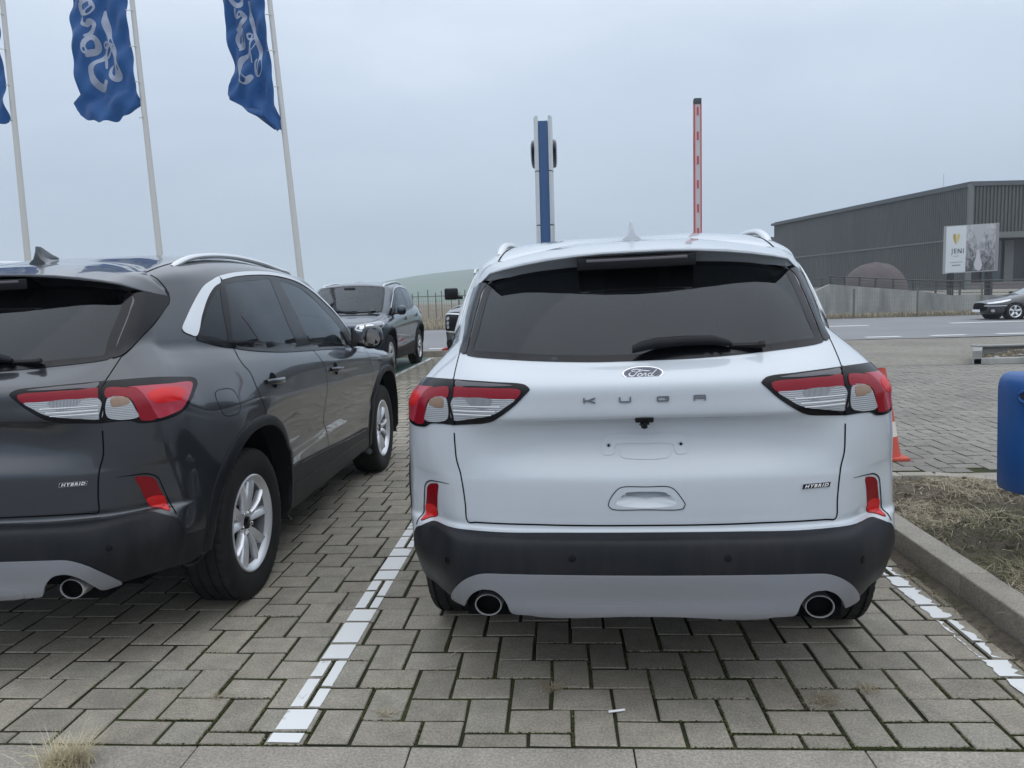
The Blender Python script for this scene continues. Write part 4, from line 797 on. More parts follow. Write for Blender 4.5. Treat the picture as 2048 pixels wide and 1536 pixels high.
    F=[(i*n+k,i*n+(k+1)%n,(i+1)*n+(k+1)%n,(i+1)*n+k) for i in range(len(arm)-1) for k in range(n)]+[tuple(range(n)),tuple(range((len(arm)-1)*n,len(arm)*n))[::-1]]
    mb.add(V,F,True); wi=mb.build('rear_wiper',M['wiper'],gate)
    mb=MB(); Mw=Matrix.Translation((.355,.285,1.208))@Matrix.Rotation(math.radians(43),4,'X'); mb.box(-.06,.052,-.006,.006,-.004,.006,Mw); mb.box(.036,.054,-.009,.009,-.006,.010,Mw,bev=.002); mb.box(-.40,.03,-.005,.005,-.016,-.004,Mw); mb.build('wiper_blade',M['rubber'],gate)
    # ---- antenna fin, roof rails
    mb=MB(); fin=[(.90,.002,.055,1.688),(.905,.010,.060,1.694),(.925,.012,.052,1.694),(.96,.012,.038,1.680),(1.0,.010,.025,1.664),(1.05,.006,.010,1.650)]
    V=[];n=10
    for (y,wt,wb,zt) in fin:
        zb_=surf((0,y,3),(0,0,-1))[0][2]-.003
        wb2=.042 if y<.93 else .042-.30*(y-.93)
        pts=[(-wb2,zb_),(-wb2*.85,zb_+.006),(-wb2*.42,zb_+(zt-zb_)*.28),(-wt*.9,zb_+(zt-zb_)*.72),(-wt*.5,zt),(wt*.5,zt),(wt*.9,zb_+(zt-zb_)*.72),(wb2*.42,zb_+(zt-zb_)*.28),(wb2*.85,zb_+.006),(wb2,zb_)]
        V+=[(a,y+ (0 if b>zb_+.01 else 0),b) for a,b in pts]
    V=[(v[0],v[1]-.0,v[2]) for v in V]
    F=[(i*n+k,i*n+k+1,(i+1)*n+k+1,(i+1)*n+k) for i in range(len(fin)-1) for k in range(n-1)]+[tuple(range(n)),tuple(range((len(fin)-1)*n,len(fin)*n))[::-1]]
    mb.add(V,F,True); mb.build('roof_antenna',m_paint,root,Mi)
    for sgn in (1,-1):
        mb=MB(); pr=[(1.02,-.006),(1.08,.004),(1.18,.016),(1.35,.021),(1.7,.021),(2.1,.021),(2.4,.019),(2.56,.010),(2.66,-.006)]; Pp=[]
        for y,dz in pr:
            xx=np.interp(y,[1.0,1.3,1.8,2.4,2.7],[.572,.577,.577,.572,.562]); z=surf((xx,y,3),(0,0,-1))[0][2]; Pp.append((xx*sgn,y,z+dz))
        Pp=crv(Pp,.06); rr=[.012+.006*min(1,min(i,len(Pp)-1-i)/2) for i in range(len(Pp))]
        mb.tube(Pp,rr,10,sy=.8); mb.build('roof_rail',M['satin'],root,Mi)
        mb=MB()
        # door mirror
        C_=Vector((.985*sgn,3.10,1.125))
        def shell(zlo,zhi,sc=1.0):
            V=[];F=[];nu_,nv_=20,12
            for i in range(nv_+1):
                ph=zlo+(zhi-zlo)*i/nv_
                for k in range(nu_):
                    th=2*math.pi*k/nu_; cx_,sx_=math.cos(th),math.sin(th); e=.75
                    x=.088*math.copysign(abs(cx_)**e,cx_)*math.cos(ph)**.6*.93; y=.085*math.copysign(abs(sx_)**e,sx_)*math.cos(ph)**.7; z=.086*math.sin(ph)
                    if y<0: y*=.35
                    V.append((C_.x+x*sc,C_.y+y*sc,C_.z+z*sc+.02*x*sgn*1.0))
            F=[(i*nu_+k,i*nu_+(k+1)%nu_,(i+1)*nu_+(k+1)%nu_,(i+1)*nu_+k) for i in range(nv_) for k in range(nu_)]
            return V,F
        mb.add(*shell(-.25,1.55),True); mi_=mb.build('door_mirror',m_paint,root,Mi)
        mb=MB(); mb.add(*shell(-1.5,-.25,.985),True); mb.tube([(.86*sgn,3.18,1.075),(.93*sgn,3.15,1.07),(1.0*sgn,3.12,1.08)],[.035,.028,.026],10,sy=.6); mb.prism([(3.02,1.065),(3.36,1.065),(3.04,1.20)],.846*sgn,.860*sgn,axis='X'); mb.build('mirror_foot',M['plastic'],mi_)
        V=[(C_.x+.068*math.copysign(abs(math.cos(q_))**.75,math.cos(q_)),C_.y-.034-.14*.070*math.sin(q_)+.12*sgn*.068*math.cos(q_),C_.z+.002+.070*math.copysign(abs(math.sin(q_))**.8,math.sin(q_))+.002*math.cos(q_)) for q_ in [2*math.pi*k/28 for k in range(28)]]
        mb=MB(); mb.add(V,[tuple(range(28))]); mb.build('mirror_glass',mat('mirror_glass',(.35,.37,.4),.02,1),mi_,fix=False)
        # handles
        for (y0,y1,z0,z1,nm) in ((1.20,1.42,1.010,.998,'rear_door'),(2.29,2.52,.965,.952,'front_door')):
            Pp=[]
            for t in np.linspace(0,1,9):
                y=y0+(y1-y0)*t; z=z0+(z1-z0)*t; xx=surf((3,y,z),(-1,0,0))[0][0]; Pp.append(((xx+.004+.026*math.sin(math.pi*min(1,max(0,t)))**.45)*sgn,y,z))
            mb=MB(); mb.tube(Pp,[.010]+[.0125]*7+[.011],10,sy=1.25); hd=mb.build('door_handle',m_paint,doors[nm,sgn])
            ym=(y0+y1)/2-.01; zm=(z0+z1)/2
            cup=[(.9,ym+.045*math.cos(q_),zm+.042*math.sin(q_)) for q_ in [2*math.pi*k/16 for k in range(16)]]
            d=patch_data(cup,SIDE,.0012,.02,0,step=.01); d=d if sgn==1 else mir(d); c.put('handle_cup',d,M['matt_black'],doors[nm,sgn])
    # ---- front
    hl=[(.44,4.40,.865),(.56,4.35,.90),(.70,4.25,.93),(.82,4.08,.95),(.85,4.05,.92),(.85,4.15,.85),(.80,4.30,.80),(.66,4.45,.79),(.52,4.5,.80),(.44,4.48,.82)]
    for sgn in (1,-1):
        Fm=(lambda d:d) if sgn==1 else mir
        h_=c.put('headlamp',Fm(patch_data(hl,F34,.004,.02,.006)),M['head_lens'])
        q=inset(crv(F34.to2(hl),.02,True),.022)
        c.put('headlamp_bezel',Fm(patch_data(q,F34,.0055,.02,.001,sm=False,is2d=True)),mat('lamp_interior',(.10,.11,.12),.15,.5,1),h_)
        q2=inset(crv(F34.to2(hl),.02,True),.045)
        c.put('projector_lens',Fm(patch_data([(.62,4.42,.88),(.70,4.33,.89),(.71,4.36,.835),(.63,4.45,.825)],F34,.007,.02,.001)),M['chrome'],h_)
        c.put('projector_lens',Fm(patch_data([(.52,4.45,.87),(.57,4.42,.875),(.58,4.45,.83),(.53,4.48,.825)],F34,.007,.02,.001)),M['chrome'],h_)
        c.put('daylight_strip',Fm(ribbon([(.45,4.42,.85),(.60,4.34,.90),(.74,4.22,.925),(.83,4.09,.945)],.010,.008,F34)),M['white_print'],h_)
        c.put('fog_lamp',Fm(patch_data([(.60,4.5,.60),(.76,4.4,.61),(.78,4.4,.55),(.62,4.5,.53)],FRONT,.005,.03,.004)),M['chrome'])
    gr_=[(0,4.6,.80),(.36,4.6,.80),(.43,4.6,.76),(.40,4.6,.66),(.30,4.6,.60),(0,4.6,.59)]
    g=c.put('radiator_grille',patch_data(gr_+[(-x,y,z) for x,y,z in gr_[1:-1]][::-1],FRONT,.006,.03,.006),M['gloss_black'])
    mb=MB()
    for z in (.64,.68,.72,.76): mb.box(-.36,.36,4.605,4.622,z-.006,z+.006)
    mb.build('grille_bar',M['satin'],g)
    fb=[(0,4.6,.52),(.50,4.58,.52),(.66,4.5,.50),(.84,4.35,.50),(.87,4.22,.46),(.87,4.2,.30),(.80,4.3,.27),(.5,4.5,.265),(0,4.55,.265)]
    full=fb+[(-x,y,z) for x,y,z in fb[1:-1]][::-1]
    c.put('front_bumper_skirt',patch_data(full,FRONT,.006,.04,.006,step=.04),M['plastic'])
    mb=MB(); mb.box(-.26,.26,4.615,4.625,.46,.57); mb.build('front_plate_holder',M['plastic'],root,Mi)
    # ---- underbody and cabin
    mb=MB(); mb.box(-.60,.60,.50,4.2,.24,.50); mb.box(-.84,.84,1.48,3.24,.24,.45); mb.box(-.55,.55,.25,.60,.44,.60); mb.box(-.60,.60,.60,1.5,.46,.62); mb.tube([(-.74,1.0,.33),(.74,1.0,.33)],.05,10); mb.box(-.62,-.48,.5,.95,.30,.44,bev=.03); mb.box(.48,.62,.5,.95,.30,.44,bev=.03); mb.build('underbody',M['matt_black'],root,Mi)
    mb=MB(); mb.box(-.62,.62,.36,1.45,.60,.64); mb.box(-.80,.80,1.45,3.45,.60,.64); mb.box(-.70,.70,.38,1.05,.64,1.13); mb.box(-.74,.74,3.05,3.46,.95,1.075,bev=.05); mb.box(-.1,.1,2.2,3.1,.64,.85); mb.build('cabin_trim',M['interior'],root,Mi)
    def seat(x,y,w,name):
        mb=MB(); a=Matrix.Translation((x,y,.92))@Matrix.Rotation(math.radians(14),4,'X'); mb.box(-w/2,w/2,-.06,.07,-.16,.42,a,bev=.05); mb.box(-w/2,w/2,-.02,.50,-.30,-.14,Matrix.Translation((x,y,.92)),bev=.05)
        for hx in ([0] if w<.7 else [-.42,0,.42]):
            mb.box(hx-.12,hx+.12,-.05,.04,.47,.66,a,bev=.035); mb.tube([a@Vector((hx-.05,0,.38)),a@Vector((hx-.05,0,.5))],.007,6); mb.tube([a@Vector((hx+.05,0,.38)),a@Vector((hx+.05,0,.5))],.007,6)
        mb.build(name,M['seat'],root,Mi)
    seat(0,1.32,1.32,'rear_seat'); seat(-.36,2.25,.50,'front_seat'); seat(.36,2.25,.50,'front_seat')
    mb=MB(); Mq=Matrix.Translation((-.36,2.86,1.02))@Matrix.Rotation(math.radians(-65),4,'X'); n=28
    mb.tube([Mq@Vector((.185*math.cos(2*math.pi*k/n),.185*math.sin(2*math.pi*k/n),0)) for k in range(n+1)],.014,8,cap=False); mb.box(-.17,.17,-.03,.03,-.01,.02,Mq); mb.box(-.03,.03,-.17,.0,-.01,.02,Mq); mb.build('steering_wheel',M['interior'],root,Mi)
    mb=MB(); mb.box(-.12,.12,2.78,2.81,1.44,1.51,bev=.012); mb.box(-.10,.10,2.80,2.92,1.50,1.56,bev=.02); mb.build('rear_view_mirror',M['interior'],root,Mi)
    mb=MB(); mb.tube([(.33,.98,1.47),(.345,.98,1.35),(.365,.98,1.14)],.012,6,sy=.3); mb.box(.28,.38,.955,1.0,1.46,1.50,bev=.01); mb.build('seat_belt',M['matt_black'],root,Mi)
    # ---- wheels
    protoW=None
    for yc in (YR,YF):
        for sgn in (1,-1):
            wheel(root,sgn,yc,Mi)
    return gate
def text_mesh(txt,size,shear=0,extrude=0,space=1.0,align='LEFT',bevel=0,bold=0):
    cu=bpy.data.curves.new('txt','FONT'); cu.body=txt; cu.size=size; cu.shear=shear; cu.extrude=extrude; cu.space_character=space; cu.align_x=align; cu.resolution_u=3; cu.offset=bold
    o=bpy.data.objects.new('txt',cu); COL.objects.link(o); dg=bpy.context.evaluated_depsgraph_get(); me=bpy.data.meshes.new_from_object(o.evaluated_get(dg)); me.name='lettering'
    bpy.data.objects.remove(o); me.materials.clear(); return me
_WH={}
def wheel_meshes(key='suv',R=.362,rim=.224,W=.225,lipx=.0,spk=5,style='pair'):
    if key in _WH: return _WH[key]
    out={}
    # tyre: lathe with tread blocks; local x outward, centre of tread at x=0
    mb=MB(); hw=W/2; n=200
    prof=[(-hw*.80,rim+.002),(-hw*.93,rim+.030),(-hw,R-.070),(-hw*.985,R-.045),(-hw*.93,R-.020),(-hw*.86,R-.009),(-hw*.80,R-.005)]
    tread=[]; 
    for g0 in (-.62,-.22,.22,.62): tread+=[(hw*(g0-.05),R),(hw*(g0-.045),R-.007),(hw*(g0+.045),R-.007),(hw*(g0+.05),R)]
    prof=prof+tread+[(-a,r) for a,r in prof[::-1]]; m_=len(prof); V=[];F=[]
    for k in range(n):
        q=2*math.pi*k/n; gr=(k%4==0)
        for j,(a,r) in enumerate(prof):
            rr=r
            if gr and r>R-.022 and abs(a)>hw*.60: rr=r-.006
            if gr and r==R and (k//4)%2==0: rr=r-.003
            V.append((a,rr*math.cos(q),rr*math.sin(q)))
    for k in range(n):
        k2=(k+1)%n
        for i in range(m_-1): F.append((k*m_+i,k*m_+i+1,k2*m_+i+1,k2*m_+i))
    mb.add(V,F,True); out['tyre']=(mb,'rubber')
    mb=MB(); mb.lathe([(-hw*.85,rim+.004),(-hw*.8,rim-.012),(-.04,rim-.030),(.03,rim-.034),(hw*.66,rim-.021)],72); out['rim_barrel']=(mb,'barrel')
    mb=MB(); prof=[(hw*.64,rim-.024),(hw*.74,rim-.014),(hw*.86,rim-.004),(hw*.90,rim+.004),(hw*.87,rim+.010),(hw*.80,rim+.010)]
    mb.lathe(prof,72); 
    xf=hw*.80
    angs=[]
    if style=='pair':
        for i in range(5):
            a0=2*math.pi*i/5+math.pi/2
            for sg in (-1,1): angs.append((a0,sg))
    else:
        angs=[(2*math.pi*i/spk+math.pi/2,0) for i in range(spk)]
    for a0,sg in angs:
        st=[(.045,.20 if sg else 0,.013,-.026),(.085,.165 if sg else 0,.0195,-.008),(.14,.20 if sg else 0,.0205,.001),(.19,.24 if sg else 0,.0215,.000),(rim-.004,.27 if sg else 0,.027,-.006)]
        wsc=1 if style=='pair' else 1.9
        V=[]
        for (r,da,w,dx) in st:
            w*=wsc; ang=a0+sg*da; cr_v=Vector((0,math.cos(ang),math.sin(ang))); tn=Vector((0,-math.sin(ang),math.cos(ang))); x=xf+dx-.006
            inner=-sg if sg else 0
            pts=[(-w,-.032),(-w,-.008),(-w*.62,.002),(w*.62,.002),(w,-.008),(w,-.032)]
            for (b,dxx) in pts: V.append(Vector((x+dxx-(.010 if (inner and b*inner>w*.5) else 0),0,0))+cr_v*r+tn*b)
        F=[(i*6+k,i*6+k+1,(i+1)*6+k+1,(i+1)*6+k) for i in range(len(st)-1) for k in range(5)]
        mb.add(V,F,False)
    mb.lathe([(xf-.055,.072),(xf-.034,.070),(xf-.028,.062),(xf-.026,.038),(xf-.030,.034),(xf-.030,.0001)],40); out['rim']=(mb,'alloy')
    for i in range(5):
        mb=MB(); a=2*math.pi*i/5+math.pi/2+.63; mb.lathe([(xf-.020,.0001),(xf-.019,.0085),(xf-.021,.0105),(xf-.034,.0105)][::-1],6,M=Matrix.Translation((0,.054*math.cos(a),.054*math.sin(a))),smooth=False); out['wheel_nut~%d'%i]=(mb,'chrome')
    mb=MB(); mb.lathe([(xf-.030,.031),(xf-.020,.030),(xf-.018,.024),(xf-.018,.0001)],28); out['centre_cap']=(mb,'gloss_black')
    mb=MB(); mb.lathe([(.0,.0001),(.0,.155),(.022,.155),(.022,.085),(.045,.08),(.045,.0001)],40); mb.box(.0,.05,-.16,-.10,-.09,.09,bev=.01); out['brake_disc']=(mb,'disc')
    mb=MB(); mb.lathe([(-.06,.0001),(-.06,rim-.02)],40); out['dust_shield']=(mb,'matt_black')
    o=None; mm={}
    for k,(b,mk) in out.items():
        q=b.build(k.split('~')[0],M[mk]); mm[k]=q.data; bpy.data.objects.remove(q)
    _WH[key]=mm; return mm
def wheel(root,sgn,yc,Mi,key='suv',x=.792,zc=.352,spin=None,**kw):
    mm=wheel_meshes(key,**kw)
    w=Mi@Vector((x*sgn,yc,zc)); R_=kw.get('R',.362)
    o=bpy.data.objects.new('wheel',None); COL.objects.link(o); o.parent=root
    rot=Matrix.Rotation(0 if sgn>0 else math.pi,4,'Z')@Matrix.Rotation((1.23*yc if spin is None else spin),4,'X')
    # the wheels stand level on the ground whatever the lean of the body
    o.matrix_basis=Matrix.Translation((w.x,w.y,zc))@rot
    for k,me in mm.items():
        q=bpy.data.objects.new(k.split('~')[0],me); COL.objects.link(q); q.parent=o
    return o
def copy_tree(o,parent=None,remap={}):
    c_=o.copy(); COL.objects.link(c_)
    if parent is not None: c_.parent=parent
    if o.type=='MESH' and remap:
        for i,s_ in enumerate(c_.material_slots):
            if s_.material and s_.material.name in remap: s_.link='OBJECT'; s_.material=M[remap[o.data.materials[i].name]]
    for ch in CH.get(o.name,[]): copy_tree(bpy.data.objects[ch],c_,remap)
    return c_
def tilt(roll,pitch): return Matrix.Translation((0,1,0))@Matrix.Rotation(pitch,4,'X')@Matrix.Rotation(roll,4,'Y')@Matrix.Translation((0,-1,0))
def yawm(tx,ty,yaw,z=0): return Matrix.Translation((tx,ty+1,z))@Matrix.Rotation(-yaw,4,'Z')@Matrix.Translation((0,-1,0))
def cars():
    global CH
    w=empty('parked_car',M=yawm(0,0,.0644),label='white hatchback SUV seen from behind, filling the bay beside the curb',cat='car',group='cars parked in the dealership bays')
    build_car(w,tilt(-.0158,.0014),'white_paint')
    CH={}
    for o in bpy.data.objects:
        if o.parent: CH.setdefault(o.parent.name,[]).append(o.name)
    def redo(c_,Mi0,Mi1):
        for ch in c_.children:
            if not ch.name.startswith('wheel') or ch.name.startswith('wheel_'): ch.matrix_basis=Mi1@Mi0.inverted()@ch.matrix_basis
    g=copy_tree(w,None,{'white_paint':'grey_paint'}); g.matrix_basis=yawm(-2.721,.1888,.0041); g['label']='dark grey hatchback SUV beside the white one, its right flank and wheels showing'
    redo(g,tilt(-.0158,.0014),tilt(-.003,.0042))
    b=copy_tree(w,None,{'white_paint':'blue_paint'}); b.matrix_basis=Matrix.Translation((-4.145,14.45,.12))@Matrix.Rotation(math.pi,4,'Z'); b['label']='dark blue SUV facing the camera, parked beyond the grey one on the green bay'
    redo(b,tilt(-.0158,.0014),tilt(0,.0))
cars()
# ---------------------------------------------------------------- the place
def sm(t): t=max(0.,min(1.,t)); return t*t*(3-2*t)
def gz(x,y): return .12*sm((y-5)/6.5)*sm((.6-x)/1.6)*(1-sm((y-15.2)/1.2))
def sheet(name,x0,x1,y0,y1,nx,ny,z,m,kind='structure',f=None):
    xs=np.linspace(x0,x1,nx+1); ys=np.linspace(y0,y1,ny+1); V=[(x,y,z+(f(x,y) if f else 0)) for y in ys for x in xs]
    F=[(j*(nx+1)+i,j*(nx+1)+i+1,(j+1)*(nx+1)+i+1,(j+1)*(nx+1)+i) for j in range(ny) for i in range(nx)]
    return tag(obj(name,mesh(name,V,F,True,mats=[m])),kind=kind)
# materials
def island_mat(name,cols,rough=.85,bump=.25,bscale=60,bdist=.003,nscale=9,spec=.35,tint=None):
    m=mat(name,cols[0],rough,0,0,spec); nt=m.node_tree; b=nt.nodes['Principled BSDF']
    g=N(nt,'ShaderNodeNewGeometry'); oi=N(nt,'ShaderNodeObjectInfo'); ad=N(nt,'ShaderNodeMath',operation='ADD'); fr=N(nt,'ShaderNodeMath',operation='FRACT')
    nt.links.new(g.outputs['Random Per Island'],ad.inputs[0]); nt.links.new(oi.outputs['Random'],ad.inputs[1]); nt.links.new(ad.outputs[0],fr.inputs[0])
    r=N(nt,'ShaderNodeValToRGB'); e=r.color_ramp.elements; e[0].position=0; e[0].color=(*cols[0],1); e[1].position=1; e[1].color=(*cols[-1],1)
    for i,c_ in enumerate(cols[1:-1]): q=e.new((i+1)/(len(cols)-1)); q.color=(*c_,1)
    nt.links.new(fr.outputs[0],r.inputs[0])
    n=N(nt,'ShaderNodeTexNoise',inp={'Scale':nscale,'Detail':6.0,'Roughness':.65}); nt.links.new(g.outputs['Position'],n.inputs['Vector'])
    n2=N(nt,'ShaderNodeTexNoise',inp={'Scale':bscale*3,'Detail':2.0}); nt.links.new(g.outputs['Position'],n2.inputs['Vector'])
    n3=N(nt,'ShaderNodeTexNoise',inp={'Scale':.9,'Detail':3.0}); nt.links.new(g.outputs['Position'],n3.inputs['Vector'])
    m1=N(nt,'ShaderNodeMapRange',inp={'From Min':.3,'From Max':.7,'To Min':.80,'To Max':1.16}); nt.links.new(n.outputs['Fac'],m1.inputs[0])
    m2=N(nt,'ShaderNodeMapRange',inp={'From Min':.35,'From Max':.68,'To Min':.76,'To Max':1.20}); nt.links.new(n2.outputs['Fac'],m2.inputs[0])
    m3=N(nt,'ShaderNodeMapRange',inp={'From Min':.3,'From Max':.7,'To Min':.86,'To Max':1.12}); nt.links.new(n3.outputs['Fac'],m3.inputs[0])
    a=N(nt,'ShaderNodeMath',operation='MULTIPLY'); nt.links.new(m1.outputs[0],a.inputs[0]); nt.links.new(m2.outputs[0],a.inputs[1])
    a2=N(nt,'ShaderNodeMath',operation='MULTIPLY'); nt.links.new(a.outputs[0],a2.inputs[0]); nt.links.new(m3.outputs[0],a2.inputs[1])
    hs=N(nt,'ShaderNodeHueSaturation'); nt.links.new(a2.outputs[0],hs.inputs['Value']); nt.links.new(r.outputs[0],hs.inputs['Color'])
    # small dark pits and pale grains in the concrete
    v=N(nt,'ShaderNodeTexVoronoi',inp={'Scale':28.0}); nt.links.new(g.outputs['Position'],v.inputs['Vector']); lt=N(nt,'ShaderNodeMath',operation='LESS_THAN',inp={1:.08}); nt.links.new(v.outputs['Distance'],lt.inputs[0])
    sp=N(nt,'ShaderNodeSeparateColor'); nt.links.new(v.outputs['Color'],sp.inputs[0]); g2=N(nt,'ShaderNodeMath',operation='GREATER_THAN',inp={1:.72}); nt.links.new(sp.outputs[0],g2.inputs[0])
    ml=N(nt,'ShaderNodeMath',operation='MULTIPLY'); nt.links.new(lt.outputs[0],ml.inputs[0]); nt.links.new(g2.outputs[0],ml.inputs[1])
    pc=N(nt,'ShaderNodeMixRGB',inp={1:(.05,.045,.04,1),2:(.5,.48,.44,1)}); nt.links.new(sp.outputs[1],pc.inputs[0])
    mx=N(nt,'ShaderNodeMixRGB'); nt.links.new(ml.outputs[0],mx.inputs[0]); nt.links.new(hs.outputs[0],mx.inputs[1]); nt.links.new(pc.outputs[0],mx.inputs[2]); nt.links.new(mx.outputs[0],b.inputs['Base Color'])
    n4=N(nt,'ShaderNodeTexNoise',inp={'Scale':bscale,'Detail':6.0,'Roughness':.75}); nt.links.new(g.outputs['Position'],n4.inputs['Vector'])
    bp=N(nt,'ShaderNodeBump',inp={'Strength':bump,'Distance':bdist}); nt.links.new(n4.outputs['Fac'],bp.inputs['Height']); nt.links.new(bp.outputs[0],b.inputs['Normal'])
    return m
M['brick']=island_mat('concrete_paver',[(.235,.216,.176),(.298,.272,.222),(.268,.250,.208),(.325,.292,.236),(.252,.228,.184)],bump=.5,bscale=45)
M['kerb']=island_mat('kerb_concrete',[(.29,.265,.225),(.345,.318,.268),(.315,.288,.248)],bump=.45,bscale=40,nscale=4)
def soil_mat(name,a,b_,c_,s1=2.2,s2=30,bump=.8,bd=.02):
    m=mat(name,a,.95,0,0,.2); nt=m.node_tree; b=nt.nodes['Principled BSDF']; g=N(nt,'ShaderNodeNewGeometry')
    n=N(nt,'ShaderNodeTexNoise',inp={'Scale':s1,'Detail':6.0,'Roughness':.6}); nt.links.new(g.outputs['Position'],n.inputs['Vector'])
    n2=N(nt,'ShaderNodeTexNoise',inp={'Scale':s2,'Detail':6.0,'Roughness':.7}); nt.links.new(g.outputs['Position'],n2.inputs['Vector'])
    r=N(nt,'ShaderNodeValToRGB'); e=r.color_ramp.elements; e[0].position=.40; e[0].color=(*a,1); e[1].position=.60; e[1].color=(*b_,1); nt.links.new(n.outputs['Fac'],r.inputs[0])
    mr=N(nt,'ShaderNodeMapRange',inp={'From Min':.45,'From Max':.65,'To Min':0.0,'To Max':.8}); nt.links.new(n2.outputs['Fac'],mr.inputs[0])
    mx=N(nt,'ShaderNodeMixRGB',inp={2:(*c_,1)}); nt.links.new(mr.outputs[0],mx.inputs[0]); nt.links.new(r.outputs[0],mx.inputs[1]); nt.links.new(mx.outputs[0],b.inputs['Base Color'])
    bp=N(nt,'ShaderNodeBump',inp={'Strength':bump,'Distance':bd}); nt.links.new(n2.outputs['Fac'],bp.inputs['Height']); nt.links.new(bp.outputs[0],b.inputs['Normal']); return m
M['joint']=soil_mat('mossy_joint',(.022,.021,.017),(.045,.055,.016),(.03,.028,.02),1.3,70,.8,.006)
M['soil']=soil_mat('garden_soil',(.125,.104,.082),(.165,.142,.108),(.07,.058,.047),1.8,26,1,.03)
M['gravel']=soil_mat('gravel_verge',(.21,.195,.168),(.27,.255,.22),(.15,.14,.12),.5,9,.6,.03)
M['field']=soil_mat('dry_field',(.16,.125,.085),(.135,.115,.075),(.20,.165,.12),.03,.4,.4,.1)
M['hill']=soil_mat('green_hillside',(.05,.115,.055),(.075,.12,.06),(.05,.085,.05),.004,.02,.1,1)
M['asphalt']=soil_mat('road_asphalt',(.20,.20,.205),(.235,.235,.24),(.18,.18,.185),.25,18,.3,.006); M['asphalt'].node_tree.nodes['Principled BSDF'].inputs['Roughness'].default_value=.62
M['concrete']=mat('old_concrete',(.3,.3,.29),.9,0,0,.2); noisy(M['concrete'],(.17,.18,.175),(.36,.36,.345),1.3,6,bump=.4,bscale=8,stretch=(1,1,.25),bdist=.02,lo=.3,hi=.6)
M['lane']=island_mat('pale_lane_paver',[(.205,.195,.172),(.25,.235,.205),(.225,.212,.188)],bump=.4,bscale=40)
M['paint_line']=mat('road_paint',(.70,.71,.70),.6)
_m=M['paint_line']; nt=_m.node_tree; b=nt.nodes['Principled BSDF']; g=N(nt,'ShaderNodeNewGeometry'); n=N(nt,'ShaderNodeTexNoise',inp={'Scale':9.0,'Detail':8.0,'Roughness':.7}); nt.links.new(g.outputs['Position'],n.inputs['Vector'])
r=N(nt,'ShaderNodeValToRGB'); e=r.color_ramp.elements; e[0].position=.30; e[0].color=(.25,.24,.21,1); e[1].position=.40; e[1].color=(.72,.73,.72,1); nt.links.new(n.outputs['Fac'],r.inputs[0]); nt.links.new(r.outputs[0],b.inputs['Base Color'])
M['grass_dry']=island_mat('dry_grass',[(.46,.39,.27),(.30,.24,.16),(.54,.48,.35),(.20,.16,.11),(.34,.31,.18)],.8,.1); M['grass_green']=island_mat('green_grass',[(.06,.085,.025),(.10,.11,.04),(.16,.15,.07),(.05,.07,.02)],.8,.1)
M['straw']=island_mat('straw',[(.62,.52,.34),(.50,.42,.26),(.70,.62,.44),(.30,.30,.14)],.8,.1)
M['moss']=island_mat('moss',[(.04,.048,.012),(.065,.075,.02),(.035,.03,.015)],.95,.1)
M['blue_bin']=mat('blue_plastic',(.008,.055,.20),.38,0,.1,.5); noisy(M['blue_bin'],(.008,.070,.25),(.011,.085,.29),3,3,(.3,.5),bump=.05,bscale=60)
# ---- terrain
xs=np.concatenate([-np.geomspace(6000,40,14),np.linspace(-30,30,5),np.geomspace(40,6000,14)]); ys=np.concatenate([[-400,-100,-30,-10,0,8,16,24,34],np.geomspace(40,9000,24)])
V=[(x,y,-.06+ (0 if y<60 else -.0*y)) for y in ys for x in xs]; nx=len(xs)
F=[(j*nx+i,j*nx+i+1,(j+1)*nx+i+1,(j+1)*nx+i) for j in range(len(ys)-1) for i in range(nx-1)]
tag(obj('ground',mesh('ground',V,F,True,mats=[M['field']])),kind='structure')
def ridge(name,m,y0,y1,x0,x1,hf,n=90):
    V=[];F=[];rows=[(y0,0),(y0+(y1-y0)*.25,.22),(y0+(y1-y0)*.5,.58),(y0+(y1-y0)*.75,.88),(y1,1),(y1+(y1-y0)*.8,.5),(y1+(y1-y0)*1.5,0)]
    for (y,k) in rows:
        for i in range(n+1):
            x=x0+(x1-x0)*i/n; V.append((x,y,-.1+hf(x)*k*(1+.05*math.sin(x*.013+y*.01))))
    for j in range(len(rows)-1):
        for i in range(n): F.append((j*(n+1)+i,j*(n+1)+i+1,(j+1)*(n+1)+i+1,(j+1)*(n+1)+i))
    return tag(obj(name,mesh(name,V,F,True,mats=[m])),kind='structure')
ridge('hill',M['hill'],700,1250,-900,1500,lambda x: 62*sm((x+520)/560)*(1-sm((x-250)/1000)*.6)+2*math.sin(x*.02)+4*sm((x+800)/300))
ridge('distant_hills',M['hill'],2200,3600,-4000,4000,lambda x: 40+26*math.sin(x*.0011+1.2)+10*math.sin(x*.004))
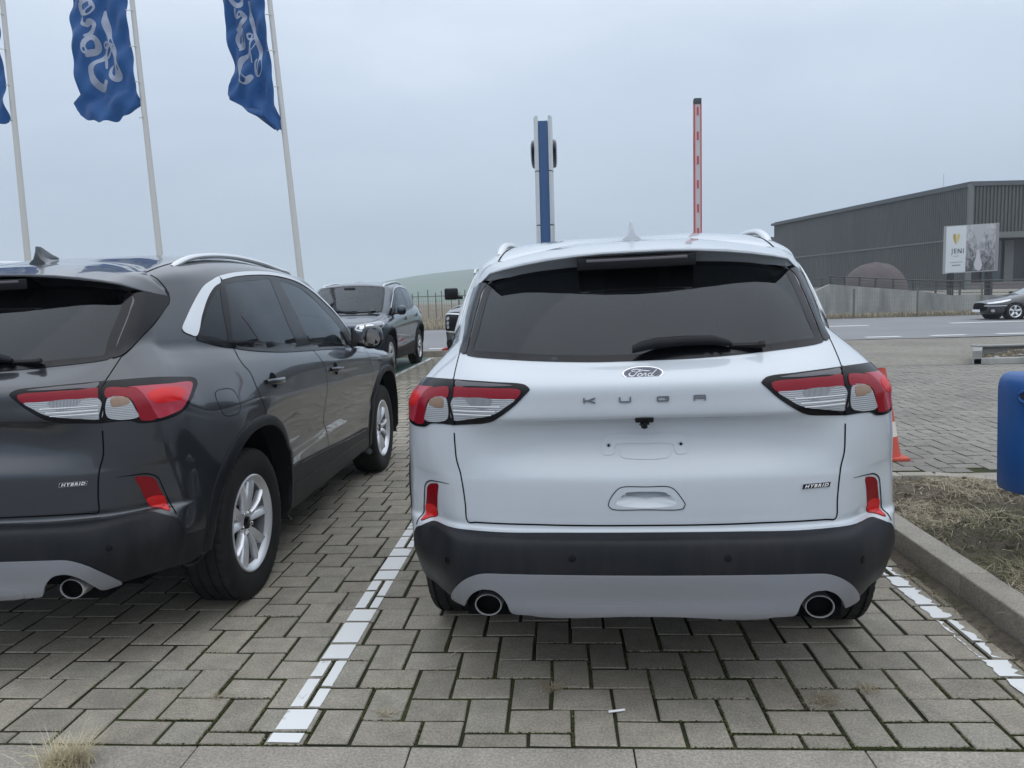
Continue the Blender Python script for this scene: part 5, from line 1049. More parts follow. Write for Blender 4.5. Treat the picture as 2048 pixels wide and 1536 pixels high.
# ---- car park paving: base sheet of mossy soil, bricks laid on it in herringbone
PX0,PX1,PY1=-7.6,1.385,14.9
sheet('paved_bays',PX0,PX1,-.092,PY1,40,60,-.007,M['joint'],f=gz)
BL,BW,JO=.2125,.1425,.0125
def brick_cells(x0,x1,y0,y1,ox=-.184,oy=.056):
    out=[]
    nr=int((max(abs(x0),abs(x1))+abs(y1)+3)/.14)+8
    # lattice: origin + a*(W,W) + b*(-(L+W), L-W)
    for b_ in range(-70,71):
        bx,by=-(BL+BW)*b_,(BL-BW)*b_
        lo=int(math.floor(max((x0-.3-ox-bx)/BW,(y0-.3-oy-by)/BW))); hi_=int(math.ceil(min((x1+.3-ox-bx)/BW,(y1+.3-oy-by)/BW)))
        for a_ in range(lo,hi_+1):
            px,py=ox+bx+a_*BW,oy+by+a_*BW
            out.append((px,py,BW,BL)); out.append((px+BW,py,BL,BW))
    res=[]
    for (px,py,w,h) in out:
        ax_,bx_=max(px,x0),min(px+w,x1); ay,by_=max(py,y0),min(py+h,y1)
        if bx_-ax_>.03 and by_-ay>.03: res.append((ax_,ay,bx_-ax_,by_-ay))
    return res
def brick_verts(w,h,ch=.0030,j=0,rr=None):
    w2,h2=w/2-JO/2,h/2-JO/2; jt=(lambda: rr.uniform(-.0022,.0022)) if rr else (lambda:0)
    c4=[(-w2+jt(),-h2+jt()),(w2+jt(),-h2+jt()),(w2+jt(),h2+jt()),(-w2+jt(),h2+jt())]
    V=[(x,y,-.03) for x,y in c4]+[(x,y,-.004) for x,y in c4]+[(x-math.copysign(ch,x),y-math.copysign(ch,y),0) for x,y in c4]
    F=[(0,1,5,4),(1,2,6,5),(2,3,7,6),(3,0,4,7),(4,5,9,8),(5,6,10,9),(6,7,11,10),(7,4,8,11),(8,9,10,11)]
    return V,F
cells=brick_cells(PX0,PX1,-.092,PY1)
rr=random.Random(3)
def camdist(c_): return (c_[0]+c_[2]/2+.34)**2+(c_[1]+c_[3]/2+2.33)**2
def hidden_under(c_):
    x,y=c_[0]+c_[2]/2,c_[1]+c_[3]/2
    return (-.82<x<.82 and y>.75 and y<4.2) or (-3.5<x<-1.9 and y>.9) or x<-2.95+ (0 if y<.1 else -.0)
vis=[c_ for c_ in cells if not hidden_under(c_)]
vis.sort(key=camdist); near=set(vis[:300])
paving=bpy.data.objects['paved_bays']; cache={}
def place_brick(c_):
    w,h=round(c_[2],3),round(c_[3],3); key=(w,h,rr.randrange(4))
    if key not in cache:
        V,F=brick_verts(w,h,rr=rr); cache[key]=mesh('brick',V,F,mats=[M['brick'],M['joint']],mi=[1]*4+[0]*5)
    o=bpy.data.objects.new('brick',cache[key]); COL.objects.link(o); o.parent=paving
    x,y=c_[0]+c_[2]/2,c_[1]+c_[3]/2; o.location=(x+rr.uniform(-.001,.001),y+rr.uniform(-.001,.001),gz(x,y)+rr.uniform(-.0015,.0022)); o.rotation_euler=(rr.uniform(-.010,.010),rr.uniform(-.010,.010),rr.uniform(-.007,.007))
def brick_mass(name,cs,m,parent,f=gz,dz=0):
    V=[];F=[]
    for c_ in cs:
        v,fc_=brick_verts(c_[2],c_[3],rr=rr); x,y=c_[0]+c_[2]/2,c_[1]+c_[3]/2; z=f(x,y)+rr.uniform(-.0015,.0022)+dz; tx,ty=rr.uniform(-.009,.009),rr.uniform(-.009,.009); k=len(V)
        V+=[(x+a,y+b_,z+q+a*tx+b_*ty) for a,b_,q in v]; F+=[tuple(i+k for i in g_) for g_ in fc_[4:]+fc_[:4]]
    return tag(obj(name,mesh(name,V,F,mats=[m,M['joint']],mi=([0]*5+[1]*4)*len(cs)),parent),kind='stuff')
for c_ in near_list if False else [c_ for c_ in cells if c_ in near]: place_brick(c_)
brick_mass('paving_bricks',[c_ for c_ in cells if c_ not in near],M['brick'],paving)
# moss clumps swelling out of the joints close to the camera
def blades(name,pts,hgt,wid,m,lean=.6,seg=2,parent=None,kind='stuff',zf=lambda x,y:0,seed=1,flat=0.,spread=None):
    r_=random.Random(seed); V=[];F=[]
    for (x,y) in pts:
        a=r_.uniform(0,6.283); h=hgt*r_.uniform(.45,1.2); w=wid*r_.uniform(.6,1.3); ln=h*lean*r_.uniform(.3,1.6); dx,dy=math.cos(a),math.sin(a); z0=zf(x,y); k=len(V)
        cz=(1-flat*r_.random())
        for i in range(seg+1):
            t=i/seg; px,py,pz=x+dx*ln*t**1.6,y+dy*ln*t**1.6,z0+h*cz*t*(1-.35*t*lean); ww=w*(1-.85*t)/2
            V.append((px-dy*ww,py+dx*ww,pz)); V.append((px+dy*ww,py-dx*ww,pz))
        F+=[(k+2*i,k+2*i+1,k+2*i+3,k+2*i+2) for i in range(seg)]
    return tag(obj(name,mesh(name,V,F,mats=[m]),parent),kind=kind)
V=[];F=[]
mr=random.Random(5)
for c_ in vis[:900]:
    x0,y0,w,h=c_; cx_,cy_=x0+w/2,y0+h/2
    dens=max(0,math.sin(cx_*2.1+1.0)*math.sin(cy_*1.7+cx_*1.3+.5)+.25+(.5 if (cx_>.1 and cy_<.5) or abs(cx_+.5)<.25 else 0))
    for e_ in range(2):
        if mr.random()<dens*.8:
            L_=h if e_==0 else w; k_=int(L_/.006)
            for i in range(k_):
                if mr.random()<.25: continue
                t=(i+mr.random())/k_; px,py=(x0,y0+t*h) if e_==0 else (x0+t*w,y0); s_=mr.uniform(.0025,.0062); px+=mr.uniform(-.003,.003); py+=mr.uniform(-.003,.003); z_=gz(px,py)-.003+mr.uniform(0,.004)
                k=len(V); V+=[(px-s_,py-s_*.3,z_),(px+s_*.4,py-s_,z_),(px+s_,py+s_*.4,z_),(px-s_*.4,py+s_,z_),(px,py,z_+s_*.7)]; F+=[(k,k+1,k+4),(k+1,k+2,k+4),(k+2,k+3,k+4),(k+3,k,k+4)]
tag(obj('joint_moss',mesh('moss',V,F,mats=[M['moss']])),kind='stuff')
# painted bay lines, broken where the joints run
def bay_line(name,x0,x1,y0,y1,cs,wear=0,seed=2,m='paint_line',dz=.0035,jag=0):
    r_=random.Random(seed); V=[];F=[]
    for (a,b_,w,h) in cs:
        g_=JO/2+.0035; ax_,bx_=max(a+g_,x0),min(a+w-g_,x1); ay,by_=max(b_+g_,y0),min(b_+h-g_,y1)
        if bx_-ax_>.006 and by_-ay>.006:
            n=max(2,int((by_-ay)/.018)); L=[];R_=[]
            for i in range(n+1):
                t=i/n; y=ay+(by_-ay)*t; w_=jag if wear else .0012
                cut=r_.uniform(0,w_)*(1.8 if r_.random()<.2 else 1)
                L.append((ax_+(r_.uniform(0,.0015) if ax_>x0+.001 else r_.uniform(0,w_*.4)),y)); R_.append((max(ax_+.004,bx_-cut),y+r_.uniform(-.002,.002)))
            k=len(V)
            for (p,q) in zip(L,R_):
                V.append((p[0],p[1],gz(*p)+dz)); V.append((q[0],q[1],gz(*q)+dz))
            F+=[(k+2*i,k+2*i+1,k+2*i+3,k+2*i+2) for i in range(n)]
    return tag(obj(name,mesh(name,V,F,mats=[M[m]])),kind='structure')
bay_line('bay_line_between_cars',-1.305,-1.198,-.088,5.2,cells)
bay_line('bay_line_by_kerb',1.195,1.292,-.3,5.2,cells,1,4,jag=.03)
bay_line('far_bay_line',-3.25,-3.16,8.6,14.6,[c_ for c_ in cells if c_[1]>8.4])
sheet('green_bay_paint',-5.7,-3.27,9.0,14.7,10,24,.004,mat('green_paint',(.035,.10,.07),.55),f=gz)
# ---- flush edging slabs under the lower edge of the picture, and the asphalt behind the camera
edge=tag(empty('edging_strip'),kind='structure')
js=[-6.5,-5.8,-5.0,-4.3,-3.6,-2.91,-2.22,-1.525,-.836,-.141,.555,1.25,1.95,2.65,3.35]
for a,b_ in zip(js[:-1],js[1:]):
    mb=MB(); mb.box(a+.0025,b_-.0025,-.50,-.0975,-.06,-.001+rr.uniform(-.0015,.0015),bev=.004); mb.build('edging_slab',M['kerb'],edge)
sheet('edging_bed',-7,3.4,-.52,-.09,8,1,-.012,M['joint'])
sheet('forecourt',-40,40,-60,-.51,10,10,-.005,M['asphalt'])
# ---- planted island with its kerbs
isl=tag(empty('island_kerb'),kind='structure')
ky=[-1.9,-.92,.08,1.05,2.03,2.86]
for a,b_ in zip(ky[:-1],ky[1:]):
    mb=MB(); mb.box(1.405,1.535,a+.003,b_-.003,-.05,.122+rr.uniform(-.002,.002),bev=.009); mb.build('kerb_block',M['kerb'],isl)
fc_=[(1.47,2.90),(1.95,2.93),(2.18,2.92),(2.45,2.80),(2.95,2.46),(3.55,2.05),(4.4,1.45),(5.2,.9)]
for (p,q) in zip(fc_[:-1],fc_[1:]):
    d_=Vector((q[0]-p[0],q[1]-p[1],0)); L_=d_.length; a=math.atan2(d_.y,d_.x); Mx=Matrix.Translation((p[0],p[1],0))@Matrix.Rotation(a,4,'Z'); mb=MB(); mb.box(.003,L_-.003,-.05,.05,-.05,.125,Mx,bev=.008); mb.build('kerb_block',M['kerb'],isl)
def soilz(x,y): return .085+.028*math.sin(x*5.1+y*2.3)*math.cos(y*4.1)+.018*math.sin(x*13+1)*math.sin(y*11+x*3)+.010*math.sin(x*31+y*17)*math.sin(y*27)+.03*sm((x-1.55)/.5)
n_=90; V=[];F=[]
for j in range(n_+1):
    for i in range(n_+1):
        x=1.53+i/n_*4.2; yt=np.interp(x,[p[0] for p in fc_],[p[1] for p in fc_])-.04; y=-1.9+(yt+1.9)*j/n_; V.append((x,y,soilz(x,y)))
F=[(j*(n_+1)+i,j*(n_+1)+i+1,(j+1)*(n_+1)+i+1,(j+1)*(n_+1)+i) for j in range(n_) for i in range(n_)]
tag(obj('island_soil',mesh('soil',V,F,True,mats=[M['soil']])),kind='structure')
r_=random.Random(11)
def ipts(n,fn=lambda x,y:1):
    out=[]
    while len(out)<n:
        x=r_.uniform(1.54,3.8); yt=np.interp(x,[p[0] for p in fc_],[p[1] for p in fc_])-.06; y=r_.uniform(-.6,yt)
        if r_.random()<fn(x,y): out.append((x,y))
    return out
clump=lambda f1,f2,ph: (lambda x,y: max(0.03,math.sin(x*f1+ph)*math.sin(y*f2+ph*2)*.8+.3))
blades('dead_grass_litter',ipts(15000,clump(6,5,.4)),.055,.0055,M['grass_dry'],2.6,3,zf=soilz,seed=2,flat=.8)
blades('dead_grass_tufts',ipts(5000,clump(9,7,1.9)),.075,.0042,M['grass_dry'],1.0,3,zf=soilz,seed=3,flat=.4)
blades('green_grass_patches',ipts(6500,lambda x,y: max(0.02,1.0*math.exp(-((x-2.05)**2+(y-1.7)**2)*9)+.9*math.exp(-((x-1.62)**2+(y-1.25)**2)*14)+clump(7,8,3.1)(x,y)*.22)),.06,.003,M['grass_green'],1.1,3,zf=soilz,seed=4,flat=.3)
mb=MB()
for i in range(500):
    x=r_.uniform(1.56,3.6); y=r_.uniform(-.3,np.interp(x,[p[0] for p in fc_],[p[1] for p in fc_])-.1); L_=r_.uniform(.02,.09); a=r_.uniform(0,6.3); z=soilz(x,y)+r_.uniform(.004,.02)
    mb.tube([(x,y,z),(x+L_*.5*math.cos(a),y+L_*.5*math.sin(a),z+r_.uniform(-.004,.012)),(x+L_*math.cos(a+.3),y+L_*math.sin(a+.3),z+r_.uniform(-.006,.01))],r_.uniform(.0012,.003),4)
tag(mb.build('twigs',M['grass_dry']),kind='stuff')
def clod(name,x,y,z,s,m,seed,**k):
    q=random.Random(seed); bm=bmesh.new(); bmesh.ops.create_icosphere(bm,subdivisions=2,radius=1)
    for v in bm.verts: v.co=Vector((v.co.x*s*1.2,v.co.y*s,v.co.z*s*.6))*(1+q.uniform(-.22,.22))+Vector((x,y,z))
    me=bpy.data.meshes.new(name); bm.to_mesh(me); me.materials.append(m); return obj(name,me)
mb=MB()
for i in range(260):
    x=r_.uniform(1.58,3.4); y=r_.uniform(-.2,np.interp(x,[p[0] for p in fc_],[p[1] for p in fc_])-.1); q=bmesh.new(); bmesh.ops.create_icosphere(q,subdivisions=1,radius=r_.uniform(.008,.028))
    V=[v.co*r_.uniform(.75,1.2)+Vector((x,y,soilz(x,y)+.004)) for v in q.verts]; F=[tuple(v.index for v in f.verts) for f in q.faces]; q.free(); mb.add(V,F)
tag(mb.build('soil_clods',M['soil']),kind='stuff')
# debris along the foot of the kerb
kp=[(1.30+abs(r_.gauss(0,.035)) if r_.random()<.2 else 1.402-abs(r_.gauss(0,.035)),r_.uniform(-.15,2.9)) for _ in range(2600)]
blades('kerb_foot_litter',kp,.022,.003,M['grass_dry'],2.4,2,seed=6,flat=.8)
blades('kerb_foot_grass',[(1.40-abs(r_.gauss(0,.03)),r_.choice([.95,1.35,.35])+r_.gauss(0,.07)) for _ in range(700)],.035,.003,M['grass_green'],1.2,3,seed=7)
sheet('kerb_foot_dirt',1.305,1.403,-.3,2.9,4,60,.0045,M['soil'],f=lambda x,y: .010*sm((x-1.33)/.06)+.003*math.sin(y*23)*sm((x-1.31)/.03)-.009*(1-sm((x-1.305-.02*math.sin(y*7)-.015)/.025)))
# weeds between the bricks
def weed(name,label,x,y,n,h,m,seed,lean=1.2,rad=.02,cat='weed',w=.002,group=None,kind=None):
    q=random.Random(seed); pts=[(x+q.gauss(0,rad),y+q.gauss(0,rad*.7)) for _ in range(n)]
    o=blades(name,pts,h,w,M[m],lean,4,kind=None,seed=seed,zf=lambda a,b_:gz(a,b_)+.001); 
    if 'kind' in o: del o['kind']
    return tag(o,label,cat,group)
weed('grass_tuft','straw coloured tuft of dry grass at the front edging slab, lower left corner',-1.88,-.215,520,.10,'straw',21,.8,.034,'grass tuft',.0028)
weed('weed','withered weed in the paving joint just behind the middle of the white car',-.395,.262,110,.032,'grass_dry',22,2.2,.022)
weed('weed','larger withered weed between bricks behind the right exhaust',.53,.185,170,.034,'grass_dry',23,2.2,.032)
weed('weed','small withered weed nearest the painted line by the kerb',.70,.262,90,.028,'grass_dry',24,2.2,.022)
weed('weed','small brown weed in a joint just right of the line between the cars',-.955,.085,60,.022,'grass_dry',25,2.4,.016)
weed('weed','dry wisps in the joint among bricks under the gap left of the bay line',-1.60,.20,50,.022,'grass_dry',26,2.4,.018)
mb=MB(); mb.tube([(-.205,.098,.008),(-.150,.112,.008)],.004,8); tag(mb.build('cigarette_end',M['white_print']),'white cigarette end lying on the bricks below the white car','litter')
mb=MB(); mb.tube([(-.86,.37,.006),(-.80,.40,.010),(-.76,.43,.006)],.0014,5); tag(mb.build('twig',M['grass_dry']),'thin pale twig on the bricks right of the white line','twig')
mb=MB(); mb.tube([(-.80,.50,.006),(-.755,.56,.012),(-.72,.60,.006)],.0012,5); tag(mb.build('twig',M['grass_dry']),'darker bent twig farther up the bricks, nearer the white car tyre','twig')
# ---- drive lane beyond the island, pale bricks; verge; road
lane=sheet('drive_lane',1.385,16,-4,11.5,20,20,-.009,M['joint'])
cl=[c_ for c_ in brick_cells(1.56,13.5,3.0,11.5) if not (c_[1]<3.45)]
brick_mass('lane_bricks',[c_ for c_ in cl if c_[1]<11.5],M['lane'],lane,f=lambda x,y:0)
st_=tag(empty('lane_edging'),kind='structure')
for i in range(16):
    mb=MB(); mb.box(.9+i*.7+.003,.9+(i+1)*.7-.003,2.96,3.44,-.05,.0,bev=.004); mb.build('edging_slab',M['kerb'],st_)
def vz(x,y): return .02*math.sin(x*.7+y)*math.sin(y*1.3)+.012*math.sin(x*2.9)*math.sin(y*3.3+x)-.004
sheet('gravel_verge',-40,60,14.9,18.9,200,16,.0,M['gravel'],f=lambda x,y:vz(x,y)*.4)
sheet('gravel_verge_right',1.2,60,11.5,14.9,120,30,.002,M['gravel'],f=lambda x,y:vz(x,y)*sm((y-11.5)/.3))
road=sheet('road',-400,400,18.8,33.6,40,6,.012,M['asphalt'])
def dash(name,xs_,y,w,L_):
    V=[];F=[]
    for x in xs_:
        k=len(V); V+=[(x,y-w/2,.018),(x+L_,y-w/2,.018),(x+L_,y+w/2,.018),(x,y+w/2,.018)]; F.append((k,k+1,k+2,k+3))
    o=tag(obj(name,mesh(name,V,F,mats=[M['road_line']])),kind='structure'); return o
M['road_line']=mat('worn_road_line',(.62,.63,.62),.7)
for k in range(-12,26): 
    dash('road_edge_dash',[9.1-.75+k*1.76-.15],19.62,.34,.95)
for k in range(-5,12): dash('road_centre_dash',[11.0-2.9+k*5.8],26.6,.45,2.9)
sheet('road_shoulder',-400,400,33.6,36.4,40,2,-.02,M['soil'],f=lambda x,y:.03)
# raised planting bed with a low concrete wall at the verge
pb=empty('planting_bed',(0,0,0),label='low concrete edged bed heaped with soil and rubble at the far side of the lane',cat='planter')
mb=MB(); mb.box(6.85,14,11.42,11.56,0,.11,bev=.01); mb.build('bed_kerb',M['concrete'],pb)
mb=MB(); mb.prism([(6.83,11.42),(6.98,11.42),(7.52,12.4),(7.36,12.4)],0,.24); mb.build('end_wall',M['concrete'],pb)
mb=MB(); mb.box(7.45,14,12.35,12.45,0,.24); mb.box(7.34,14.2,12.25,12.50,.24,.272,bev=.008); mb.build('back_wall',M['concrete'],pb)
V=[];F=[];n_=50; bz=lambda x,y: .07+sm((x-7.25)/.9)*(.09+.05*math.sin(x*2.9+y)*math.sin(y*6.7)+.03*math.sin(x*9)*math.sin(y*11))*sm((y-11.5)/.3)
for j in range(n_+1):
    for i in range(n_+1):
        y=11.56+j/n_*.8; x=7.0+(y-11.5)*.56+i/n_*7; V.append((x,y,bz(x,y)))
F=[(j*(n_+1)+i,j*(n_+1)+i+1,(j+1)*(n_+1)+i+1,(j+1)*(n_+1)+i) for j in range(n_) for i in range(n_)]
obj('soil_heap',mesh('soil_heap',V,F,True,mats=[M['soil']]),pb)
blades('bed_grass',[(r_.uniform(7.2,12),r_.uniform(11.6,12.3)) for _ in range(3500)],.05,.010,M['grass_dry'],1.6,2,parent=pb,zf=bz,seed=31)
for i,(x,y,s) in enumerate([(7.45,11.8,.04),(8.1,11.95,.055),(8.8,11.8,.05),(7.8,11.7,.035)]):
    o=clod('rubble_stone',x,y,bz(x,y)+s*.3,s,M['concrete'],40+i); o.parent=pb
# ---- left kerb and the red hose on it
lk=tag(empty('end_kerb'),kind='structure')
for i in range(9):
    mb=MB(); mb.box(-7.6+i*1.0+.004,-7.6+(i+1)*1.0-.004,14.9,15.05,-.1,.26,bev=.012); mb.build('kerb_block',M['kerb'],lk)
mb=MB(); mb.tube(crv([(-3.02,15.0,.26),(-2.86,14.98,.30),(-2.62,14.97,.34),(-2.40,14.98,.33),(-2.2,15.0,.27),(-2.05,15.0,.265)],.05),.035,10,sy=1.2); tag(mb.build('hose',mat('red_rubber',(.38,.02,.02),.5)),'red flexible hose bowed over the kerb between the blue SUV and the pickup','hose')
# ---------------------------------------------------------------- other vehicles, built from level outlines
def set_surface(V,Q,Nn):
    global BV,_QA,_VA,_NA
    _VA,_QA,_NA=np.asarray(V),np.asarray(Q),np.asarray(Nn); BV=BVHTree.FromPolygons(_VA.tolist(),_QA.tolist())
def loft_body(rows,nu=96,nv=6):
    """rows: z, half width, y front, y back, exponent front, exponent back, crown of the front edge"""
    L=[]
    for (z,w,y0,y1,ef,eb,bow) in rows:
        yc=(y0+y1)/2; h=(y1-y0)/2; r=[]
        for k in range(nu):
            q=2*math.pi*k/nu-math.pi/2; c_,s_=math.cos(q),math.sin(q); e=ef if s_<0 else eb
            x=w*math.copysign(abs(c_)**(2/e),c_); y=yc+h*math.copysign(abs(s_)**(2/e),s_)
            if s_<0: y+=bow*(x/w)**2*max(0,-s_)
            r.append((x,y,z))
        L.append(r)
    P=np.array(L); g=cr(P,nv,0); g=np.concatenate([g,g[:,:1]],1)
    nr,nc=g.shape[:2]; n=grid_norm(g); c0=np.array([0,(rows[0][2]+rows[0][3])/2,.7])
    if np.dot(n[nr//3,5],g[nr//3,5]-c0)<0: n=-n
    V=g.reshape(-1,3); idx=np.arange(nr*nc).reshape(nr,nc); Q=np.stack([idx[:-1,:-1],idx[:-1,1:],idx[1:,1:],idx[1:,:-1]],-1).reshape(-1,4)
    t=Q[len(Q)//3]; 
    if np.dot(np.cross(V[t[1]]-V[t[0]],V[t[2]]-V[t[0]]),n.reshape(-1,3)[t[0]])<0: Q=Q[:,::-1]
    top=g[-1,:-1].mean(0); k=len(V); V=np.concatenate([V,[top]]); N2=np.concatenate([n.reshape(-1,3),[[0,0,1]]])
    cap=[(idx[-1,j],idx[-1,j+1],k,k) for j in range(nc-1)]
    return V,Q,N2,[c_[:3] for c_ in cap]
def place_vehicle(c,V,Q,Nn,cap,cuts,m):
    fc=V[Q].mean(1); keep=np.ones(len(Q),bool)
    for (yc,zc,r) in cuts: keep&=~((abs(fc[:,0])>.55)&((fc[:,1]-yc)**2+(fc[:,2]-zc)**2<r*r))
    me=mesh('body',V,[tuple(f) for f in Q[keep]]+[tuple(f) for f in cap],True,Nn,[m]); return obj('body',me,c.root,None,c.Mi)
I4=Matrix.Identity(4); _save=(_VA,_QA,_NA)
FL=DirF((0,-1,.0)); FW=DirF((0,-.75,.65)); SR=DirF((1,0,.2)); SL=DirF((-1,0,.2)); CN=DirF((-.7,-.7,.15)); CNR=DirF((.7,-.7,.15))
# pickup truck, nose towards us behind the white car
tr=empty('pickup_truck',(-1.16,9.35,.10),label='grey pickup truck facing the camera, mostly hidden behind the white SUV',cat='pickup')
c=Car(tr,I4)
rows=[(.42,.88,.16,5.2,16,12,.10),(.50,.95,.06,5.3,16,12,.10),(.70,.97,.02,5.35,16,12,.09),(.92,.975,.0,5.35,16,12,.08),(1.06,.965,.02,5.33,16,12,.08),(1.13,.935,.09,5.3,12,12,.08),(1.19,.89,.40,5.2,8,12,.06),(1.235,.86,1.05,5.0,5,8,.06),(1.27,.845,1.25,3.75,5,6,.06),(1.45,.79,1.50,3.70,5,6,.05),(1.68,.70,1.86,3.60,5,6,.05),(1.76,.62,2.02,3.5,5,6,.04),(1.80,.35,2.3,3.2,4,5,.03)]
V_,Q_,N_,cap=loft_body(rows); set_surface(V_,Q_,N_)
place_vehicle(c,V_,Q_,N_,cap,[(.95,.40,.47),(4.2,.40,.47)],M['ranger_paint'])
c.put('windscreen',patch_data([(0,1.4,1.30),(.60,1.5,1.31),(.74,1.55,1.32),(.62,1.9,1.66),(.3,1.85,1.70),(0,1.85,1.70),(-.3,1.85,1.70),(-.62,1.9,1.66),(-.74,1.55,1.32),(-.6,1.5,1.31)],FW,.004,.05,.004,step=.04),M['gloss_black'])
for sg,fr in ((-1,CN),(1,CNR)):
    S_=lambda pts:[(x*-sg*-1 if False else x*(-sg)*-1,y,z) for x,y,z in pts]
    T_=lambda pts:[(x*sg,y,z) for x,y,z in pts]
    h=c.put('headlamp',patch_data(T_([(.62,.1,1.07),(.93,.2,1.08),(.96,.3,1.0),(.955,.28,.86),(.90,.2,.80),(.64,.1,.80)]),fr,.005,.025,.006,step=.03),M['gloss_black'])
    c.put('daylight_strip',ribbon(T_([(.62,.08,1.065),(.78,.1,1.075),(.90,.18,1.075),(.945,.27,1.05),(.955,.28,.95),(.945,.26,.87),(.90,.2,.815),(.80,.12,.80),(.64,.08,.80)]),.022,.010,fr,.02),M['satin'],h)
    for (x,z) in ((.86,1.0),(.86,.93),(.86,.87)): c.put('lamp_element',patch_data(T_([(x-.04,.15,z+.022),(x+.03,.15,z+.022),(x+.03,.15,z-.018),(x-.04,.15,z-.018)]),fr,.010,.02,.002,step=.01),M['clear_lens'],h)
    c.put('side_window',patch_data(T_([(.85,1.55,1.33),(.85,2.0,1.30),(.85,3.5,1.31),(.7,3.4,1.66),(.7,2.1,1.68)]),SR if sg>0 else SL,.004,.05,.003,step=.04),M['gloss_black'])
    mb=MB(); mb.box(1.03*sg-.115,1.03*sg+.115,1.50,1.62,1.30,1.50,bev=.035); mb.tube([(.84*sg,1.6,1.33),(1.0*sg,1.57,1.36)],.03,8); mb.build('door_mirror',M['gloss_black'],tr)
    mb=MB(); mb.tube(crv([(.66*sg,2.0,1.75),(.66*sg,2.12,1.81),(.66*sg,2.4,1.84),(.66*sg,3.1,1.84),(.66*sg,3.4,1.80),(.66*sg,3.5,1.74)],.08),.02,8); mb.build('roof_rail',M['satin'],tr)
    for yc in (.95,4.2): wheel(tr,sg,yc,I4,key='truck',x=.80,zc=.385,R=.39,rim=.235,W=.26,spk=6,style='six')
g=c.put('radiator_grille',patch_data([(-.60,.1,1.04),(.60,.1,1.04),(.58,.1,.78),(-.58,.1,.78)],FL,.008,.03,.01,step=.03),M['gloss_black'])
mb=MB(); mb.box(-.60,.60,-.02,.015,.88,.93,bev=.01); mb.build('grille_bar',M['satin'],g)
c.put('bumper_skirt',patch_data([(-.93,.3,.66),(-.6,.1,.70),(.6,.1,.70),(.93,.3,.66),(.92,.3,.46),(.5,.1,.44),(-.5,.1,.44),(-.92,.3,.46)],FL,.01,.04,.012,step=.04),M['plastic'])
mb=MB(); mb.box(-.78,.78,.6,5.0,.3,.62); mb.build('underbody',M['matt_black'],tr)
# black saloon passing on the road
pr=empty('passing_car',M=Matrix.Translation((16.05,28.92,.012))@Matrix.Rotation(-math.pi/2,4,'Z'),label='black saloon with silver wheels driving along the road at the right edge',cat='car')
c=Car(pr,I4)
rows=[(.20,.78,.25,4.5,5,6,.24),(.30,.87,.06,4.62,4.5,6,.26),(.45,.905,.0,4.66,4.2,6,.27),(.60,.91,.03,4.67,4.2,6,.27),(.69,.90,.14,4.66,4.2,6,.26),(.76,.885,.34,4.62,4.2,6,.22),(.85,.87,.78,4.55,4.2,6,.15),(.92,.85,1.15,4.45,4.5,6,.10),(.965,.83,1.42,4.25,4.5,5,.08),(1.10,.78,1.72,4.12,4.5,5,.08),(1.28,.68,2.15,3.9,4.5,5,.08),(1.38,.58,2.45,3.7,4.5,5,.07),(1.42,.30,2.75,3.4,4,4,.05)]
V_,Q_,N_,cap=loft_body(rows); set_surface(V_,Q_,N_)
place_vehicle(c,V_,Q_,N_,cap,[(.98,.31,.355),(3.70,.31,.355)],M['black_car_paint'])
c.put('windscreen',patch_data([(-.72,1.5,.99),(0,1.4,.98),(.72,1.5,.99),(.56,2.2,1.33),(0,2.3,1.36),(-.56,2.2,1.33)],FW,.004,.05,.003,step=.04),mat('sky_glass',(.10,.115,.12),.05,.3,1))
for sg,fr in ((-1,CN),(1,CNR)):
    T_=lambda pts:[(x*sg,y,z) for x,y,z in pts]
    c.put('headlamp',patch_data(T_([(.44,.12,.665),(.60,.2,.70),(.76,.4,.745),(.87,.75,.80),(.885,.72,.76),(.86,.45,.69),(.70,.2,.645),(.52,.1,.635)]),fr,.005,.025,.005,step=.02),M['head_lens'])
    c.put('fog_lamp',patch_data(T_([(.66,.15,.40),(.78,.2,.42),(.79,.2,.34),(.68,.15,.33)]),fr,.005,.03,.004,step=.02),M['chrome'])
    c.put('bumper_trim',ribbon(T_([(.40,.05,.545),(.70,.15,.555),(.86,.35,.56),(.905,.6,.56)]),.022,.005,fr),M['satin'])
    c.put('side_window',patch_data(T_([(.83,1.75,1.0),(.8,3.9,1.02),(.68,3.6,1.27),(.62,2.6,1.33),(.68,2.3,1.27)]),SR if sg>0 else SL,.004,.05,.003,step=.04),M['gloss_black'])
    mb=MB(); mb.box(.95*sg-.09,.95*sg+.09,1.75,1.85,.98,1.08,bev=.03); mb.build('door_mirror',M['black_car_paint'],pr)
    for yc in (.98,3.70): wheel(pr,sg,yc,I4,key='saloon',x=.765,zc=.318,R=.325,rim=.222,W=.215,spk=5,style='five')
    for yc in (.98,3.70):
        mb=MB(); mb.lathe([(.60*sg,.0001),(.60*sg,.37),(.86*sg,.37)],30,M=Matrix.Translation((0,yc,.31))); mb.build('wheel_well',M['matt_black'],pr)
c.put('front_grille',patch_data([(-.42,.05,.60),(.42,.05,.60),(.50,.05,.44),(.40,.05,.36),(-.40,.05,.36),(-.50,.05,.44)],FL,.005,.03,.005,step=.03),M['matt_black'])
mb=MB(); mb.box(-.26,.26,-.035,-.02,.30,.40); mb.build('number_plate',M['white_print'],pr)
mb=MB(); mb.box(-.6,.6,.5,4.2,.15,.5); mb.build('underbody',M['matt_black'],pr)
set_surface(*_save)
